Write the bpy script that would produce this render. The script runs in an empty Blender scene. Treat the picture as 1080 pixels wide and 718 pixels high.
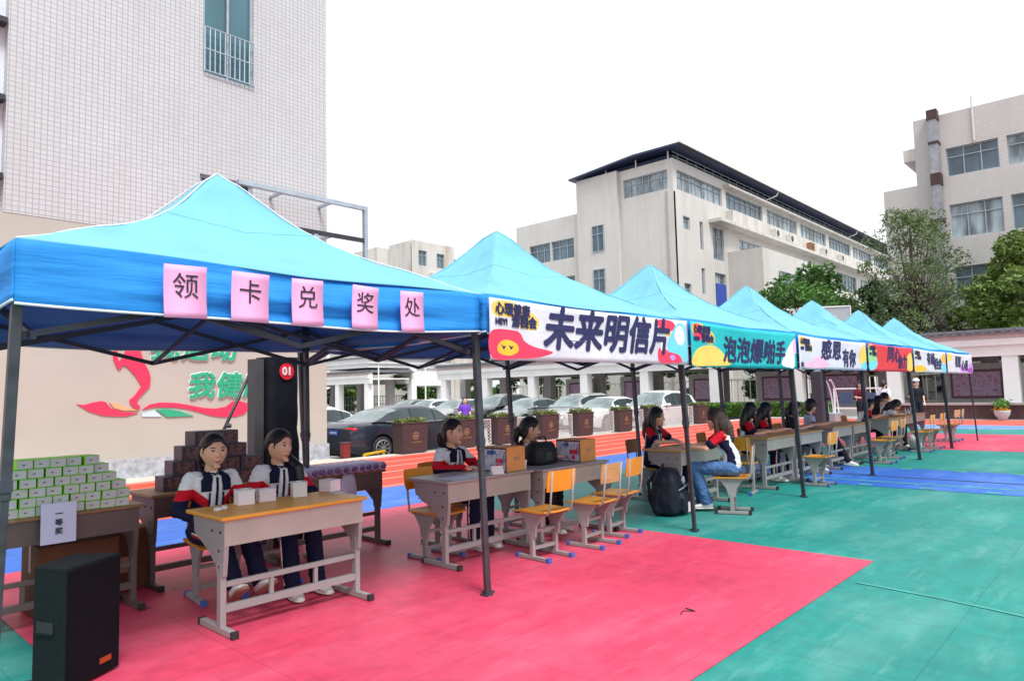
import bpy, bmesh, math, random
from mathutils import Vector, Matrix, Quaternion, noise as mnoise
from mathutils.bvhtree import BVHTree
random.seed(7)
R = math.radians
sc = bpy.context.scene
col = sc.collection
PI = math.pi

# ------------------------------------------------------------------ camera
CAM_F, CAM_YAW, CAM_PITCH, CAM_ROLL, CAM_H = 732.7, R(42.6406), R(4.2644), R(-1.3461), 1.5
fw = Vector((math.cos(CAM_YAW) * math.cos(CAM_PITCH), math.sin(CAM_YAW) * math.cos(CAM_PITCH), math.sin(CAM_PITCH)))
rt0 = Vector((math.sin(CAM_YAW), -math.cos(CAM_YAW), 0))
up0 = rt0.cross(fw)
rt = math.cos(CAM_ROLL) * rt0 + math.sin(CAM_ROLL) * up0
upv = -math.sin(CAM_ROLL) * rt0 + math.cos(CAM_ROLL) * up0
cd = bpy.data.cameras.new('camera')
cam = bpy.data.objects.new('camera', cd)
col.objects.link(cam)
cd.sensor_fit = 'HORIZONTAL'
cd.sensor_width = 36
cd.lens = 36 * CAM_F / 1080
cd.clip_start = 0.05
cd.clip_end = 2000
m3 = Matrix((rt, upv, -fw)).transposed()
cam.matrix_world = Matrix.Translation((0, 0, CAM_H)) @ m3.to_4x4()
sc.camera = cam

# ------------------------------------------------------------------ light
SUN_EL, SUN_AZ = R(58), R(-112)          # azimuth of the sun seen from the scene, from +X toward +Y
w = bpy.data.worlds.new('World')
sc.world = w
w.use_nodes = True
nt = w.node_tree
for n in list(nt.nodes):
    nt.nodes.remove(n)
sky = nt.nodes.new('ShaderNodeTexSky')
sky.sky_type = 'NISHITA'
sky.sun_disc = False
sky.sun_elevation = SUN_EL
sky.sun_rotation = R(90) - SUN_AZ
sky.air_density = 1.0
sky.dust_density = 4.0
sky.ozone_density = 1.0
hs = nt.nodes.new('ShaderNodeHueSaturation')
hs.inputs['Saturation'].default_value = 0.5
bg = nt.nodes.new('ShaderNodeBackground')
bg.inputs['Strength'].default_value = 0.15
wo = nt.nodes.new('ShaderNodeOutputWorld')
nt.links.new(sky.outputs[0], hs.inputs['Color'])
# overcast: a bright, faintly uneven cloud sheet over most of the sky
tcw = nt.nodes.new('ShaderNodeTexCoord')
cn = nt.nodes.new('ShaderNodeTexNoise')
cn.inputs['Scale'].default_value = 1.6
cn.inputs['Detail'].default_value = 5
nt.links.new(tcw.outputs['Generated'], cn.inputs['Vector'])
cr = nt.nodes.new('ShaderNodeValToRGB')
cr.color_ramp.elements[0].position = 0.3; cr.color_ramp.elements[0].color = (0.90, 0.94, 1.0, 1)
cr.color_ramp.elements[1].position = 0.7; cr.color_ramp.elements[1].color = (0.96, 0.98, 1, 1)
nt.links.new(cn.outputs['Fac'], cr.inputs['Fac'])
cs = nt.nodes.new('ShaderNodeVectorMath'); cs.operation = 'SCALE'
sxw = nt.nodes.new('ShaderNodeSeparateXYZ')
nt.links.new(tcw.outputs['Generated'], sxw.inputs[0])
mrw = nt.nodes.new('ShaderNodeMapRange')
mrw.inputs['From Min'].default_value = 0.0; mrw.inputs['From Max'].default_value = 1.0
mrw.inputs['To Min'].default_value = 6.6; mrw.inputs['To Max'].default_value = 8.6
nt.links.new(sxw.outputs[2], mrw.inputs['Value'])
nt.links.new(mrw.outputs[0], cs.inputs['Scale'])
nt.links.new(cr.outputs['Color'], cs.inputs[0])
mxw = nt.nodes.new('ShaderNodeMix'); mxw.data_type = 'RGBA'
mxw.inputs['Factor'].default_value = 0.88
nt.links.new(hs.outputs[0], mxw.inputs['A'])
nt.links.new(cs.outputs[0], mxw.inputs['B'])
nt.links.new(mxw.outputs['Result'], bg.inputs['Color'])
nt.links.new(bg.outputs[0], wo.inputs['Surface'])
sd = bpy.data.lights.new('sun', 'SUN')
sd.energy = 3.2
sd.angle = R(18)
sd.color = (1, 0.985, 0.96)
so = bpy.data.objects.new('sun', sd)
col.objects.link(so)
sdir = Vector((math.cos(SUN_AZ) * math.cos(SUN_EL), math.sin(SUN_AZ) * math.cos(SUN_EL), math.sin(SUN_EL)))
so.rotation_euler = sdir.to_track_quat('Z', 'Y').to_euler()
so.location = sdir * 60
sc.view_settings.view_transform = 'Standard'
sc.view_settings.look = 'None'
sc.view_settings.exposure = 0.26
sc.view_settings.gamma = 1
sc.view_settings.use_curve_mapping = False

# ------------------------------------------------------------------ materials
def lin(c):
    c = c / 255.0
    return c / 12.92 if c <= 0.04045 else ((c + 0.055) / 1.055) ** 2.4
def rgb(r, g, b, k=1.0):
    return (lin(r) * k, lin(g) * k, lin(b) * k)

MATS = {}
class NT:
    """small node-tree builder"""
    def __init__(self, name):
        self.m = bpy.data.materials.new(name)
        self.m.use_nodes = True
        self.t = self.m.node_tree
        self.p = self.t.nodes['Principled BSDF']
        self.out = self.t.nodes['Material Output']
    def n(self, typ, **kw):
        nd = self.t.nodes.new(typ)
        for k, v in kw.items():
            setattr(nd, k, v)
        return nd
    def l(self, a, b):
        self.t.links.new(a, b)
    def coord(self, space='Object'):
        return self.n('ShaderNodeTexCoord').outputs[space]
    def mapped(self, scale, space='Object'):
        mp = self.n('ShaderNodeMapping')
        mp.inputs['Scale'].default_value = scale
        self.l(self.coord(space), mp.inputs['Vector'])
        return mp.outputs[0]
    def noise(self, vec, scale, detail=3, rough=0.55):
        nd = self.n('ShaderNodeTexNoise')
        nd.inputs['Scale'].default_value = scale
        nd.inputs['Detail'].default_value = detail
        nd.inputs['Roughness'].default_value = rough
        self.l(vec, nd.inputs['Vector'])
        return nd.outputs['Fac']
    def ramp(self, fac, stops, interp='LINEAR'):
        nd = self.n('ShaderNodeValToRGB')
        cr = nd.color_ramp
        cr.interpolation = interp
        while len(cr.elements) < len(stops):
            cr.elements.new(0.5)
        for e, (p, c) in zip(cr.elements, stops):
            e.position = p
            e.color = (c[0], c[1], c[2], 1)
        self.l(fac, nd.inputs['Fac'])
        return nd.outputs['Color']
    def mix(self, fac, a, b, blend='MIX'):
        nd = self.n('ShaderNodeMix', data_type='RGBA', blend_type=blend)
        for s, v in ((nd.inputs['Factor'], fac), (nd.inputs['A'], a), (nd.inputs['B'], b)):
            if hasattr(v, 'is_linked'):
                self.l(v, s)
            elif isinstance(v, (int, float)):
                s.default_value = v
            else:
                s.default_value = (v[0], v[1], v[2], 1)
        return nd.outputs['Result']
    def math(self, op, a, b=None, c=None):
        nd = self.n('ShaderNodeMath', operation=op)
        for i, v in enumerate((a, b, c)):
            if v is None:
                continue
            if hasattr(v, 'is_linked'):
                self.l(v, nd.inputs[i])
            else:
                nd.inputs[i].default_value = v
        return nd.outputs[0]
    def bump(self, h, strength=0.3, dist=0.01):
        nd = self.n('ShaderNodeBump')
        nd.inputs['Strength'].default_value = strength
        nd.inputs['Distance'].default_value = dist
        self.l(h, nd.inputs['Height'])
        self.l(nd.outputs[0], self.p.inputs['Normal'])
    def base(self, c):
        if hasattr(c, 'is_linked'):
            self.l(c, self.p.inputs['Base Color'])
        else:
            self.p.inputs['Base Color'].default_value = (*c, 1)

def mat(name, c, rough=0.6, var=0.12, scale=6.0, bump=0.0, bscale=40.0, metal=0.0, spec=0.5, trans=0.0):
    if name in MATS:
        return MATS[name]
    t = NT(name)
    v = t.coord()
    f = t.noise(v, scale)
    a = [min(1, x * (1 + var)) for x in c]
    b = [x * (1 - var) for x in c]
    t.base(t.ramp(f, [(0.3, b), (0.7, a)]))
    t.p.inputs['Roughness'].default_value = rough
    t.p.inputs['Metallic'].default_value = metal
    t.p.inputs['Specular IOR Level'].default_value = spec
    if bump:
        t.bump(t.noise(v, bscale, 2), bump, 0.01)
    if trans:
        tr = t.n('ShaderNodeBsdfTranslucent')
        tr.inputs['Color'].default_value = (*c, 1)
        mx = t.n('ShaderNodeMixShader')
        mx.inputs[0].default_value = trans
        t.l(t.p.outputs[0], mx.inputs[1])
        t.l(tr.outputs[0], mx.inputs[2])
        t.l(mx.outputs[0], t.out.inputs['Surface'])
    MATS[name] = t.m
    return t.m

def court_mat(name, c, worn, worn_amt=0.35, rough=0.5):
    """interlocking plastic sport tiles: faint seams, dusty worn patches, scuffs and stains"""
    t = NT(name)
    v = t.coord()
    n1 = t.noise(t.mapped((0.5, 1.3, 1)), 0.9, 8, 0.66)
    n2 = t.noise(v, 7, 5, .65)
    n3 = t.noise(t.mapped((0.6, 3.2, 1)), 2.6, 7, 0.7)
    n4 = t.noise(v, 0.55, 4, .6)
    basec = t.ramp(n2, [(0.3, [x * 0.84 for x in c]), (0.7, [min(1, x * 1.10) for x in c])])
    cc = t.mix(t.ramp(n1, [(0.48, (0, 0, 0)), (0.78, (worn_amt,) * 3)]), basec, worn)
    cc = t.mix(t.ramp(n3, [(0.56, (0, 0, 0)), (0.72, (worn_amt * .7,) * 3)]), cc, worn)
    cc = t.mix(1.0, cc, t.ramp(n4, [(0.32, (0.80, 0.80, 0.82)), (0.6, (1, 1, 1))]), 'MULTIPLY')
    vo = t.n('ShaderNodeTexVoronoi', feature='F1')
    vo.inputs['Scale'].default_value = 2.3
    t.l(v, vo.inputs['Vector'])
    sp = t.math('LESS_THAN', vo.outputs['Distance'], 0.035)
    cc = t.mix(t.math('MULTIPLY', sp, 0.35), cc, (0.04, 0.04, 0.045))
    for bw, mort, k in ((1.0, 0.005, 0.74), (0.25, 0.004, 0.90)):
        br = t.n('ShaderNodeTexBrick', offset=0.0, squash=1.0)
        br.inputs['Scale'].default_value = 1.0
        br.inputs['Brick Width'].default_value = bw
        br.inputs['Row Height'].default_value = bw
        br.inputs['Mortar Size'].default_value = mort
        br.inputs['Mortar Smooth'].default_value = 0.6
        br.inputs['Color1'].default_value = (1, 1, 1, 1)
        br.inputs['Color2'].default_value = (0.95, 0.95, 0.95, 1)
        br.inputs['Mortar'].default_value = (k, k, k, 1)
        t.l(v, br.inputs['Vector'])
        cc = t.mix(1.0, cc, br.outputs['Color'], 'MULTIPLY')
    t.base(cc)
    ck = t.n('ShaderNodeTexBrick', offset=0.0)
    ck.inputs['Scale'].default_value = 1.0
    ck.inputs['Brick Width'].default_value = 0.03
    ck.inputs['Row Height'].default_value = 0.03
    ck.inputs['Mortar Size'].default_value = 0.006
    t.l(v, ck.inputs['Vector'])
    t.bump(ck.outputs['Fac'], 0.25, 0.004)
    rr = t.math('MULTIPLY_ADD', n1, 0.35, rough - 0.15)
    t.l(rr, t.p.inputs['Roughness'])
    t.p.inputs['Specular IOR Level'].default_value = 0.35
    return t.m

def tile_wall(name, c, mortar, bw, bh, ms=0.008, streak=0.25, offset=0.0, streak_col=(0.42, 0.38, 0.33)):
    t = NT(name)
    v = t.coord()
    sx = t.n('ShaderNodeSeparateXYZ')
    t.l(v, sx.inputs[0])
    cx = t.n('ShaderNodeCombineXYZ')
    t.l(t.math('ADD', sx.outputs[0], sx.outputs[1]), cx.inputs[0])
    t.l(sx.outputs[2], cx.inputs[1])
    br = t.n('ShaderNodeTexBrick', offset=offset)
    br.inputs['Scale'].default_value = 1.0
    br.inputs['Brick Width'].default_value = bw
    br.inputs['Row Height'].default_value = bh
    br.inputs['Mortar Size'].default_value = ms
    br.inputs['Mortar Smooth'].default_value = 0.1
    br.inputs['Color1'].default_value = (*c, 1)
    br.inputs['Color2'].default_value = (*[x * 0.94 for x in c], 1)
    br.inputs['Mortar'].default_value = (*mortar, 1)
    t.l(cx.outputs[0], br.inputs['Vector'])
    st = t.noise(t.mapped((1.1, 1.1, 0.12)), 1.2, 6, 0.65)
    sf = t.ramp(st, [(0.48, (0, 0, 0)), (0.8, (streak,) * 3)])
    big = t.noise(v, 0.35, 3)
    cc = t.mix(sf, br.outputs['Color'], streak_col)
    cc = t.mix(1.0, cc, t.ramp(big, [(0.3, (0.93, 0.93, 0.93)), (0.7, (1, 1, 1))]), 'MULTIPLY')
    t.base(cc)
    t.bump(br.outputs['Fac'], -0.15, 0.004)
    t.p.inputs['Roughness'].default_value = 0.45
    return t.m

def glass_mat(name, c, rough=0.08, var=0.35, scale=0.8):
    t = NT(name)
    f = t.noise(t.mapped((1, 1, 0.3)), scale, 2)
    t.base(t.ramp(f, [(0.35, [x * (1 - var) for x in c]), (0.65, [x * (1 + var) for x in c])]))
    t.p.inputs['Roughness'].default_value = rough
    t.p.inputs['Specular IOR Level'].default_value = 0.6
    return t.m

def leaf_mat(name, dark, light, scale=0.8, trans=0.25):
    t = NT(name)
    v = t.coord()
    f = t.noise(v, scale, 3)
    g = t.noise(v, scale * 9, 1)
    ff = t.math('ADD', t.math('MULTIPLY', f, 0.6), t.math('MULTIPLY', g, 0.4))
    c = t.ramp(ff, [(0.38, dark), (0.6, light)])
    t.base(c)
    t.p.inputs['Roughness'].default_value = 0.55
    tr = t.n('ShaderNodeBsdfTranslucent')
    t.l(c, tr.inputs['Color'])
    mx = t.n('ShaderNodeMixShader')
    mx.inputs[0].default_value = trans
    t.l(t.p.outputs[0], mx.inputs[1])
    t.l(tr.outputs[0], mx.inputs[2])
    t.l(mx.outputs[0], t.out.inputs['Surface'])
    return t.m

def fabric(name, c, trans=0.0, wr=0.5, wscale=(3, 3, 14), rough=0.65, weave=True):
    """canopy nylon: long wrinkles plus a faint weave; trans lets the sky glow through"""
    t = NT(name)
    v = t.mapped(wscale)
    h = t.noise(v, 1.0, 4, 0.5)
    t.base(t.ramp(t.noise(t.coord(), 2.5, 3), [(0.3, [x * 0.88 for x in c]), (0.7, [min(1, x * 1.05) for x in c])]))
    t.bump(h, wr, 0.03)
    t.p.inputs['Roughness'].default_value = rough
    t.p.inputs['Specular IOR Level'].default_value = 0.3
    if trans:
        tr = t.n('ShaderNodeBsdfTranslucent')
        tr.inputs['Color'].default_value = (*c, 1)
        mx = t.n('ShaderNodeMixShader')
        mx.inputs[0].default_value = trans
        t.l(t.p.outputs[0], mx.inputs[1])
        t.l(tr.outputs[0], mx.inputs[2])
        t.l(mx.outputs[0], t.out.inputs['Surface'])
    return t.m

def cloth(name, c, rough=0.85, bump=0.5, scale=14):
    if name in MATS:
        return MATS[name]
    t = NT(name)
    v = t.coord()
    h = t.noise(t.mapped((1.2, 1.2, 0.7)), scale, 3, 0.5)
    t.base(t.ramp(t.noise(v, 9, 2), [(0.3, [x * 0.9 for x in c]), (0.7, [min(1, x * 1.06) for x in c])]))
    t.bump(h, bump, 0.025)
    t.p.inputs['Roughness'].default_value = rough
    t.p.inputs['Specular IOR Level'].default_value = 0.2
    MATS[name] = t.m
    return t.m

WHITE = (0.80, 0.80, 0.82); RED = rgb(205, 25, 45); NAVY = rgb(24, 28, 58)
def jacket_mat(name, z_red, z_navy, slope=0.35, zip_w=0.0):
    """school jacket: white yoke, red band, navy below; bands follow height and fall outward"""
    t = NT(name)
    v = t.coord()
    s = t.n('ShaderNodeSeparateXYZ')
    t.l(v, s.inputs[0])
    ax = t.math('ABSOLUTE', s.outputs[0])
    inn = t.math('MAXIMUM', t.math('SUBTRACT', 0.15, ax), 0.0)
    zz = t.math('ADD', s.outputs[2], t.math('MULTIPLY', inn, slope))
    f = t.math('GREATER_THAN', zz, z_red)
    g = t.math('GREATER_THAN', zz, z_navy)
    c = t.mix(g, NAVY, RED)
    c = t.mix(f, c, WHITE)
    t.base(c)
    t.bump(t.noise(t.mapped((1.2, 1.2, 0.7)), 14, 3, 0.5), 0.55, 0.025)
    t.p.inputs['Roughness'].default_value = 0.8
    t.p.inputs['Specular IOR Level'].default_value = 0.2
    return t.m

# ------------------------------------------------------------------ mesh helpers
class MB:
    def __init__(self):
        self.v = []; self.f = []; self.mi = []; self.cur = 0
    def add(self, vs, fs):
        o = len(self.v)
        self.v += [tuple(p) for p in vs]
        for f in fs:
            self.f.append(tuple(i + o for i in f)); self.mi.append(self.cur)
        return self
    def box(self, x0, y0, z0, x1, y1, z1):
        if x1 < x0: x0, x1 = x1, x0
        if y1 < y0: y0, y1 = y1, y0
        if z1 < z0: z0, z1 = z1, z0
        vs = [(x0, y0, z0), (x1, y0, z0), (x1, y1, z0), (x0, y1, z0), (x0, y0, z1), (x1, y0, z1), (x1, y1, z1), (x0, y1, z1)]
        return self.add(vs, [(3, 2, 1, 0), (4, 5, 6, 7), (0, 1, 5, 4), (1, 2, 6, 5), (2, 3, 7, 6), (3, 0, 4, 7)])
    def frustum(self, c0, s0, c1, s1):
        """box between two horizontal rectangles: centres c, half sizes s"""
        vs = []
        for c, s in ((c0, s0), (c1, s1)):
            for a, b in ((-1, -1), (1, -1), (1, 1), (-1, 1)):
                vs.append((c[0] + a * s[0], c[1] + b * s[1], c[2]))
        return self.add(vs, [(3, 2, 1, 0), (4, 5, 6, 7), (0, 1, 5, 4), (1, 2, 6, 5), (2, 3, 7, 6), (3, 0, 4, 7)])
    def bar(self, p0, p1, w, h=None, upd=(0, 0, 1)):
        """rectangular bar between two points"""
        h = h or w
        p0, p1 = Vector(p0), Vector(p1)
        d = (p1 - p0).normalized()
        u = Vector(upd)
        if abs(d.dot(u)) > 0.98:
            u = Vector((0, 1, 0))
        s = d.cross(u).normalized(); u = s.cross(d)
        vs = []
        for p in (p0, p1):
            for a, b in ((-1, -1), (1, -1), (1, 1), (-1, 1)):
                vs.append(p + s * a * w / 2 + u * b * h / 2)
        return self.add(vs, [(3, 2, 1, 0), (4, 5, 6, 7), (0, 1, 5, 4), (1, 2, 6, 5), (2, 3, 7, 6), (3, 0, 4, 7)])
    def tube(self, pts, r, n=8, cap=True):
        pts = [Vector(p) for p in pts]
        rs = r if isinstance(r, (list, tuple)) else [r] * len(pts)
        rings = []
        prev = None
        for i, p in enumerate(pts):
            d = (pts[min(i + 1, len(pts) - 1)] - pts[max(i - 1, 0)]).normalized()
            if prev is None:
                a = Vector((0, 0, 1)) if abs(d.z) < 0.9 else Vector((1, 0, 0))
                s = d.cross(a).normalized()
            else:
                s = (prev - d * prev.dot(d))
                s = s.normalized() if s.length > 1e-6 else d.orthogonal().normalized()
            prev = s
            t = d.cross(s)
            rings.append([p + (s * math.cos(2 * PI * k / n) + t * math.sin(2 * PI * k / n)) * rs[i] for k in range(n)])
        return self.loft(rings, cap)
    def loft(self, rings, cap=True):
        n = len(rings[0])
        vs = [p for r_ in rings for p in r_]
        fs = []
        for i in range(len(rings) - 1):
            for k in range(n):
                a, b = i * n + k, i * n + (k + 1) % n
                fs.append((a, b, b + n, a + n))
        if cap:
            fs.append(tuple(reversed(range(n))))
            fs.append(tuple((len(rings) - 1) * n + k for k in range(n)))
        return self.add(vs, fs)
    def ball(self, c, rx, ry=None, rz=None, nu=12, nv=8, rot=None):
        ry = ry or rx; rz = rz or rx
        vs = []; fs = []
        c = Vector(c)
        def P(x, y, z):
            q = Vector((x * rx, y * ry, z * rz))
            if rot is not None:
                q = rot @ q
            return c + q
        vs.append(P(0, 0, -1))
        for i in range(1, nv):
            t = PI * i / nv - PI / 2
            for k in range(nu):
                a = 2 * PI * k / nu
                vs.append(P(math.cos(t) * math.cos(a), math.cos(t) * math.sin(a), math.sin(t)))
        vs.append(P(0, 0, 1))
        for k in range(nu):
            fs.append((0, 1 + (k + 1) % nu, 1 + k))
        for i in range(nv - 2):
            for k in range(nu):
                a = 1 + i * nu + k; b = 1 + i * nu + (k + 1) % nu
                fs.append((a, b, b + nu, a + nu))
        top = len(vs) - 1; o = 1 + (nv - 2) * nu
        for k in range(nu):
            fs.append((o + k, o + (k + 1) % nu, top))
        return self.add(vs, fs)
    def capsule(self, p0, p1, r0, r1=None, n=12):
        r1 = r1 if r1 is not None else r0
        p0, p1 = Vector(p0), Vector(p1)
        self.tube([p0, p1], [r0, r1], n)
        self.ball(p0, r0 * 1.0, nu=n, nv=8)
        self.ball(p1, r1 * 1.0, nu=n, nv=8)
        return self
    def prism(self, poly, fn, d0, d1):
        """polygon (list of 2D) mapped by fn(u, v, depth) and given thickness d0..d1"""
        n = len(poly)
        vs = [fn(u, v, d0) for u, v in poly] + [fn(u, v, d1) for u, v in poly]
        fs = [tuple(range(n)), tuple(reversed(range(n, 2 * n)))]
        for i in range(n):
            j = (i + 1) % n
            fs.append((i, i + n, j + n, j))
        return self.add(vs, fs)
    def mesh(self, name):
        me = bpy.data.meshes.new(name)
        me.from_pydata(self.v, [], self.f)
        me.update()
        return me
    def build(self, name, mats, parent=None, smooth=False, bevel=0, fixn=True, seg=2, auto=None):
        me = self.mesh(name)
        mats = mats if isinstance(mats, (list, tuple)) else [mats]
        for m in mats:
            me.materials.append(m)
        if len(mats) > 1:
            me.polygons.foreach_set('material_index', self.mi)
        if fixn:
            bm = bmesh.new(); bm.from_mesh(me)
            bmesh.ops.recalc_face_normals(bm, faces=bm.faces)
            bm.to_mesh(me); bm.free()
        if smooth:
            me.polygons.foreach_set('use_smooth', [True] * len(me.polygons))
            if auto:
                me.set_sharp_from_angle(angle=R(auto))
        o = bpy.data.objects.new(name, me)
        col.objects.link(o)
        if parent is not None:
            o.parent = parent
        if bevel:
            b = o.modifiers.new('bevel', 'BEVEL')
            b.width = bevel; b.segments = seg; b.limit_method = 'ANGLE'
        return o

def remesh(mb, vox, smooth_it=3, name='tmp'):
    me = mb.mesh(name)
    o = bpy.data.objects.new(name, me)
    col.objects.link(o)
    r = o.modifiers.new('r', 'REMESH'); r.mode = 'VOXEL'; r.voxel_size = vox; r.use_smooth_shade = True
    if smooth_it:
        s = o.modifiers.new('s', 'SMOOTH'); s.factor = 0.5; s.iterations = smooth_it
    dg = bpy.context.evaluated_depsgraph_get()
    out = bpy.data.meshes.new_from_object(o.evaluated_get(dg))
    bpy.data.objects.remove(o)
    bpy.data.meshes.remove(me)
    return out

def wrinkle(me, amp=.006, sc_=13):
    """soft folds pressed into a garment"""
    cos_ = [v.co.copy() for v in me.vertices]
    nos_ = [v.normal.copy() for v in me.vertices]
    out = []
    for p, nn_ in zip(cos_, nos_):
        k = abs(mnoise.noise(Vector((p.x * sc_, p.y * sc_, p.z * sc_ * 1.7)))) - .22
        k2 = mnoise.noise(Vector((p.x * sc_ * 2.6 + 5, p.y * sc_ * 2.6, p.z * sc_ * 3.4)))
        out += list(p + nn_ * (amp * 1.6 * k + amp * .45 * k2))
    me.vertices.foreach_set('co', out)
    me.update()
    return me

def link_mesh(name, me, mats, parent=None):
    o = bpy.data.objects.new(name, me)
    me.materials.clear()
    for m in (mats if isinstance(mats, (list, tuple)) else [mats]):
        me.materials.append(m)
    col.objects.link(o)
    if parent is not None:
        o.parent = parent
    return o

def tag(o, label, cat, group=None):
    o['label'] = label; o['category'] = cat
    if group: o['group'] = group
    return o
def empty(name, loc=(0, 0, 0), rz=0):
    o = bpy.data.objects.new(name, None)
    o.empty_display_size = 0.2
    col.objects.link(o)
    o.location = loc; o.rotation_euler = (0, 0, rz)
    return o
def thing(name, label, cat, loc=(0, 0, 0), rz=0, group=None):
    return tag(empty(name, loc, rz), label, cat, group)
def structure(o, kind='structure'):
    o['kind'] = kind
    return o
def copy_tree(o, parent=None):
    c = o.copy(); col.objects.link(c)
    if parent is not None: c.parent = parent
    for ch in list(o.children):
        copy_tree(ch, c)
    return c
def place(proto, used, loc, rz, label, group=None):
    """the first use moves the prototype itself, later uses copy it with its parts"""
    o = proto if not used else copy_tree(proto)
    used.append(1)
    o.location = loc; o.rotation_euler = (0, 0, rz)
    o['label'] = label
    if group: o['group'] = group
    return o

ORD = ['first', 'second', 'third', 'fourth', 'fifth', 'sixth', 'seventh', 'eighth', 'ninth', 'tenth', 'eleventh', 'twelfth']

def text_mesh(s, size, bold=0.0, shear=0.0, spacing=1.0, extr=0.0008):
    cu = bpy.data.curves.new('lettering', 'FONT')
    cu.body = s; cu.size = size; cu.offset = bold; cu.shear = shear
    cu.space_character = spacing; cu.extrude = extr
    cu.align_x = 'CENTER'; cu.align_y = 'CENTER'
    cu.resolution_u = 3
    o = bpy.data.objects.new('lettering', cu)
    col.objects.link(o)
    dg = bpy.context.evaluated_depsgraph_get()
    me = bpy.data.meshes.new_from_object(o.evaluated_get(dg))
    bpy.data.objects.remove(o); bpy.data.curves.remove(cu)
    return me
def lettering(s, size, fn, m, parent=None, bold=0.0, shear=0.0, spacing=1.0, name='lettering', extr=0.0008, width=None):
    """flat printed or cut letters; fn maps (u, v, depth) to a point; heavier strokes are stamped from shifted copies"""
    me = text_mesh(s, size, 0.0, shear, spacing, extr)
    xs = [v.co.x for v in me.vertices]
    k = width / max(1e-6, max(xs) - min(xs)) if width else 1.0
    vs0 = [v.co.copy() for v in me.vertices]
    fs0 = [tuple(p.vertices) for p in me.polygons]
    bpy.data.meshes.remove(me)
    sh = [(0, 0)] + ([(bold * math.cos(2 * PI * i / 8), bold * math.sin(2 * PI * i / 8)) for i in range(8)] if bold else [])
    vs = []; fs = []
    for i, (dx, dy) in enumerate(sh):
        o = len(vs)
        vs += [tuple(fn(v.x * k + dx, v.y + dy, v.z + i * 0.0004)) for v in vs0]
        fs += [tuple(j + o for j in f) for f in fs0]
    me = bpy.data.meshes.new(name)
    me.from_pydata(vs, [], fs)
    return link_mesh(name, me, m, parent)

def wall_holes(mb, P0, U, Nn, wid, z0, z1, holes, depth=0.18):
    """front face of a wall with real openings; holes = (u0, z0, u1, z1); reveals go back by depth"""
    us = sorted({0.0, wid} | {h[0] for h in holes} | {h[2] for h in holes})
    zs = sorted({z0, z1} | {h[1] for h in holes} | {h[3] for h in holes})
    P0, U, Nn = Vector(P0), Vector(U), Vector(Nn)
    def pt(u, z, d=0): return P0 + U * u + Vector((0, 0, z)) - Nn * d
    for i in range(len(us) - 1):
        for j in range(len(zs) - 1):
            uc, zc = (us[i] + us[i + 1]) / 2, (zs[j] + zs[j + 1]) / 2
            if any(h[0] < uc < h[2] and h[1] < zc < h[3] for h in holes):
                continue
            mb.add([pt(us[i], zs[j]), pt(us[i + 1], zs[j]), pt(us[i + 1], zs[j + 1]), pt(us[i], zs[j + 1])], [(0, 1, 2, 3)])
    for h in holes:
        c = [(h[0], h[1]), (h[2], h[1]), (h[2], h[3]), (h[0], h[3])]
        for k in range(4):
            a, b = c[k], c[(k + 1) % 4]
            mb.add([pt(*a), pt(*b), pt(*b, depth), pt(*a, depth)], [(0, 1, 2, 3)])

def window(parent, P0, U, Nn, h, m_frame, m_glass, cols=4, rows=2, depth=0.12, fwid=0.06, split=0.66):
    P0, U, Nn = Vector(P0), Vector(U), Vector(Nn)
    def pt(u, z, d): return P0 + U * u + Vector((0, 0, z)) - Nn * d
    f = MB()
    def fb(u0, za, u1, zb, d0, d1):
        vs = [pt(u, z, d) for d in (d0, d1) for u, z in ((u0, za), (u1, za), (u1, zb), (u0, zb))]
        f.add(vs, [(3, 2, 1, 0), (4, 5, 6, 7), (0, 1, 5, 4), (1, 2, 6, 5), (2, 3, 7, 6), (3, 0, 4, 7)])
    u0, za, u1, zb = h
    d0, d1 = depth - 0.06, depth
    fb(u0, za, u1, za + fwid, d0, d1); fb(u0, zb - fwid, u1, zb, d0, d1)
    fb(u0, za + fwid, u0 + fwid, zb - fwid, d0, d1); fb(u1 - fwid, za + fwid, u1, zb - fwid, d0, d1)
    for i in range(1, cols):
        u = u0 + (u1 - u0) * i / cols
        fb(u - fwid * .4, za + fwid, u + fwid * .4, zb - fwid, d0 + .008, d1 - .004)
    if rows > 1:
        z = za + (zb - za) * split
        fb(u0 + fwid, z - fwid * .4, u1 - fwid, z + fwid * .4, d0 + .004, d1 - .008)
    fo = f.build('window', m_frame, parent)
    g = MB()
    g.add([pt(u0, za, d1 + .01), pt(u1, za, d1 + .01), pt(u1, zb, d1 + .01), pt(u0, zb, d1 + .01)], [(0, 1, 2, 3)])
    g.build('pane', m_glass, fo, fixn=False)
    return fo

# ================================================================== ground
def sheet(name, x0, y0, x1, y1, z, m, sub=1):
    b = MB()
    b.add([(x0, y0, z), (x1, y0, z), (x1, y1, z), (x0, y1, z)], [(0, 1, 2, 3)])
    return structure(b.build(name, m, fixn=False))

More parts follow.
